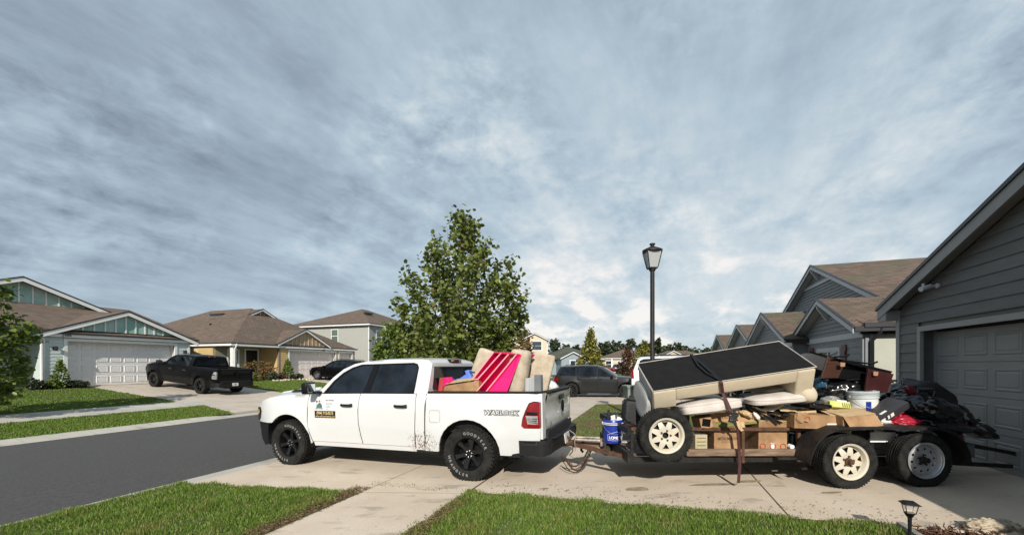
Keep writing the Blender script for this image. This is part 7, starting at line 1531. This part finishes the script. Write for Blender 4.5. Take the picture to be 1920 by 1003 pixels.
# rocks edging of the tan house's bed
mb = MB()
for k in range(26):
    v_ = 20.5 + k * .22; q = UV(-24.6 + .2 * math.sin(k * .6), v_, H(-24.6) + .02); mb.box(q, (.22, .16, .14), (random.random() * 40, random.random() * 40, random.random() * 90))
o = solo(mb, 'bed_stones', 'row of pale stones edging the flower bed of the tan house', 'stones', mat('pale bed stone', (.5, .42, .34), .9), 40, .02); o['kind'] = 'stuff'
# grass
def grass(name, label, polytest, box, n, hgt, wd, m, seed, lean=.55, zoff=.0, zf=H, patch=None):
    rg2 = np.random.default_rng(seed); u = rg2.uniform(box[0], box[1], n * 2); v = rg2.uniform(box[2], box[3], n * 2); k = polytest(u, v)
    u, v = u[k][:n], v[k][:n]; n = len(u); zz = np.array([zf(a) for a in u]) + zoff
    x = NU.x * u + DV.x * v; y = NU.y * u + DV.y * v
    cl = .72 + .5 * np.array([noise.noise(Vector((a * 3.1, b * 3.1, seed))) for a, b in zip(u, v)]); h = hgt * rg2.uniform(.55, 1.25, n) * np.clip(cl, .4, 1.2); a = rg2.uniform(0, 2 * np.pi, n); ln = rg2.uniform(.15, 1, n) * lean * h
    dx, dy = np.cos(a), np.sin(a); t = rg2.uniform(0, 2 * np.pi, n); sx, sy = np.cos(t) * wd / 2, np.sin(t) * wd / 2
    V = np.zeros((n, 5, 3))
    for i_, (f, g_, w_, s_) in enumerate(((0, 0, 1, -1), (0, 0, 1, 1), (.6, .35, .8, 1), (.6, .35, .8, -1), (1, 1, 0, 0))):
        V[:, i_, 0] = x + dx * ln * g_ + sx * s_ * w_; V[:, i_, 1] = y + dy * ln * g_ + sy * s_ * w_; V[:, i_, 2] = zz + h * f * (1 - .15 * g_)
    b = np.arange(n)[:, None] * 5; F_ = np.concatenate([b + np.array([[0, 1, 2]]), b + np.array([[0, 2, 3]]), b + np.array([[3, 2, 4]])], 1).reshape(-1, 3)
    o = bpy.data.objects.new(name, np_mesh(name, V.reshape(-1, 3), F_, 3, m)); COL.objects.link(o); o['kind'] = 'stuff'; o['label'] = label; o['category'] = 'grass'
G1 = leaf_mat('lush grass blade', (.080, .145, .016), (.21, .310, .050), .32, dead=((.42, .34, .16), .06), patch=((.26, .22, .075), 1.6, .58, .5))
G2 = leaf_mat('dry mixed grass blade', (.06, .10, .015), (.14, .19, .04), .3, dead=((.26, .19, .09), .22))
G3 = leaf_mat('far lawn blade', (.080, .150, .014), (.19, .285, .040), .32, dead=((.25, .2, .08), .06), patch=((.20, .19, .06), .8, .54, .5))
G4 = leaf_mat('brown patch blade', (.075, .13, .016), (.18, .26, .045), .3, dead=((.24, .17, .09), .16), patch=((.19, .13, .07), 1.0, .50, .8))
edge = lambda u: 4.04 + (u + 6.75) / 2.88 * .56
grass('verge_grass', 'green grass strip between road and sidewalk in the bottom left', lambda u, v: (v < edge(u) + .03 + .05 * np.sin(u * 9)) & (u < -4.0 + .06 * np.sin(v * 11) + .04 * np.sin(v * 29)), (-6.8, -3.86, 1.0, 4.7), 62000, .085, .0075, G1, 1, zoff=-.01, zf=lambda u: max(H(u), .085))
grass('front_lawn_grass', 'green lawn in the bottom right in front of the driveway', lambda u, v: (v < 5.06 + .04 * np.sin(u * 7)) & ((u < 2.27) | (v < 3.2)), (-2.44, 2.3, 3.0, 5.12), 60000, .085, .0075, G1, 2)
grass('lawn_edge_grass', 'dry browned grass along the edges of the paving', lambda u, v: (np.abs(v - 5.0) < .10) | ((np.abs(u + 2.38) < .14) & (v < 5)) | ((np.abs(u + 3.92) < .10) & (v < 4.6)), (-4.05, 2.3, 2.2, 5.1), 9000, .06, .006, G2, 3, lean=1.0)
grass('opposite_verge_grass', 'grass strip along the far curb at left', lambda u, v: v < 10.5 + (-u - 14.6) * .28, (-17.46, -14.55, 0, 11.4), 42000, .075, .016, G3, 4)
grass('opposite_lawn_grass', 'front lawn of the teal house at far left', lambda u, v: v < 11.28, (-25.3, -19.0, 0, 11.3), 50000, .06, .02, G3, 5)
grass('side_lawn_grass', 'patchy brown and green grass between the two driveways behind the trailer tongue', lambda u, v: v > 9.7, (-2.4, 4.3, 9.7, 18.2), 42000, .055, .014, G4, 6)
grass('second_lawn_grass', 'lawn between the driveways of the teal and tan houses', lambda u, v: u < 0, (-25, -19, 16.7, 22.7), 22000, .06, .026, G3, 7)
M_mul = leaf_mat('bark mulch chip', (.05, .022, .012), (.16, .075, .045), .0, .9)
rg3 = np.random.default_rng(9); n = 9000; u = rg3.uniform(2.34, 4.4, n); v = rg3.uniform(3.2, 5.08, n); C = np.stack([NU.x * u + DV.x * v, NU.y * u + DV.y * v, np.array([H(a) for a in u]) + rg3.uniform(0, .03, n)], 1)
o = bpy.data.objects.new('bark_mulch', leaves(C, .055, M_mul, 'bark_mulch', aspect=.22, up=.6, rng=rg3)); COL.objects.link(o); o['kind'] = 'stuff'; o['label'] = 'dark red brown bark mulch in the bottom right bed'; o['category'] = 'mulch'
n = 5200; k_n = n // 2; u = np.concatenate([rg3.uniform(-4.10, -3.84, k_n), rg3.uniform(-2.42, -2.22, n - k_n)]); v = rg3.uniform(2.0, 4.75, n); C = np.stack([NU.x * u + DV.x * v, NU.y * u + DV.y * v, np.array([H(a) for a in u]) + rg3.uniform(.0, .03, n) + .015], 1)
o = bpy.data.objects.new('dead_grass', leaves(C, .045, leaf_mat('dead grass litter', (.09, .05, .025), (.26, .19, .10), .0, .9), 'dead_grass', aspect=.14, up=.5, rng=rg3)); COL.objects.link(o); o['kind'] = 'stuff'; o['label'] = 'brown dead grass litter along the sidewalk edges'; o['category'] = 'litter'
# scattered clippings and specks on the concrete
n = 420; u = rg3.uniform(-2.3, 3, n); v = 5.1 + np.abs(rg3.normal(size=n)) * .28; C = np.stack([NU.x * u + DV.x * v, NU.y * u + DV.y * v, np.array([H(a) for a in u]) + .022], 1)
o = bpy.data.objects.new('grass_clippings', leaves(C, .028, mat('dead clipping', (.08, .07, .03), .9), 'grass_clippings', aspect=.3, up=3, rng=rg3)); COL.objects.link(o); o['kind'] = 'stuff'; o['label'] = 'dark clippings scattered on the concrete by the lawn edge'; o['category'] = 'clippings'
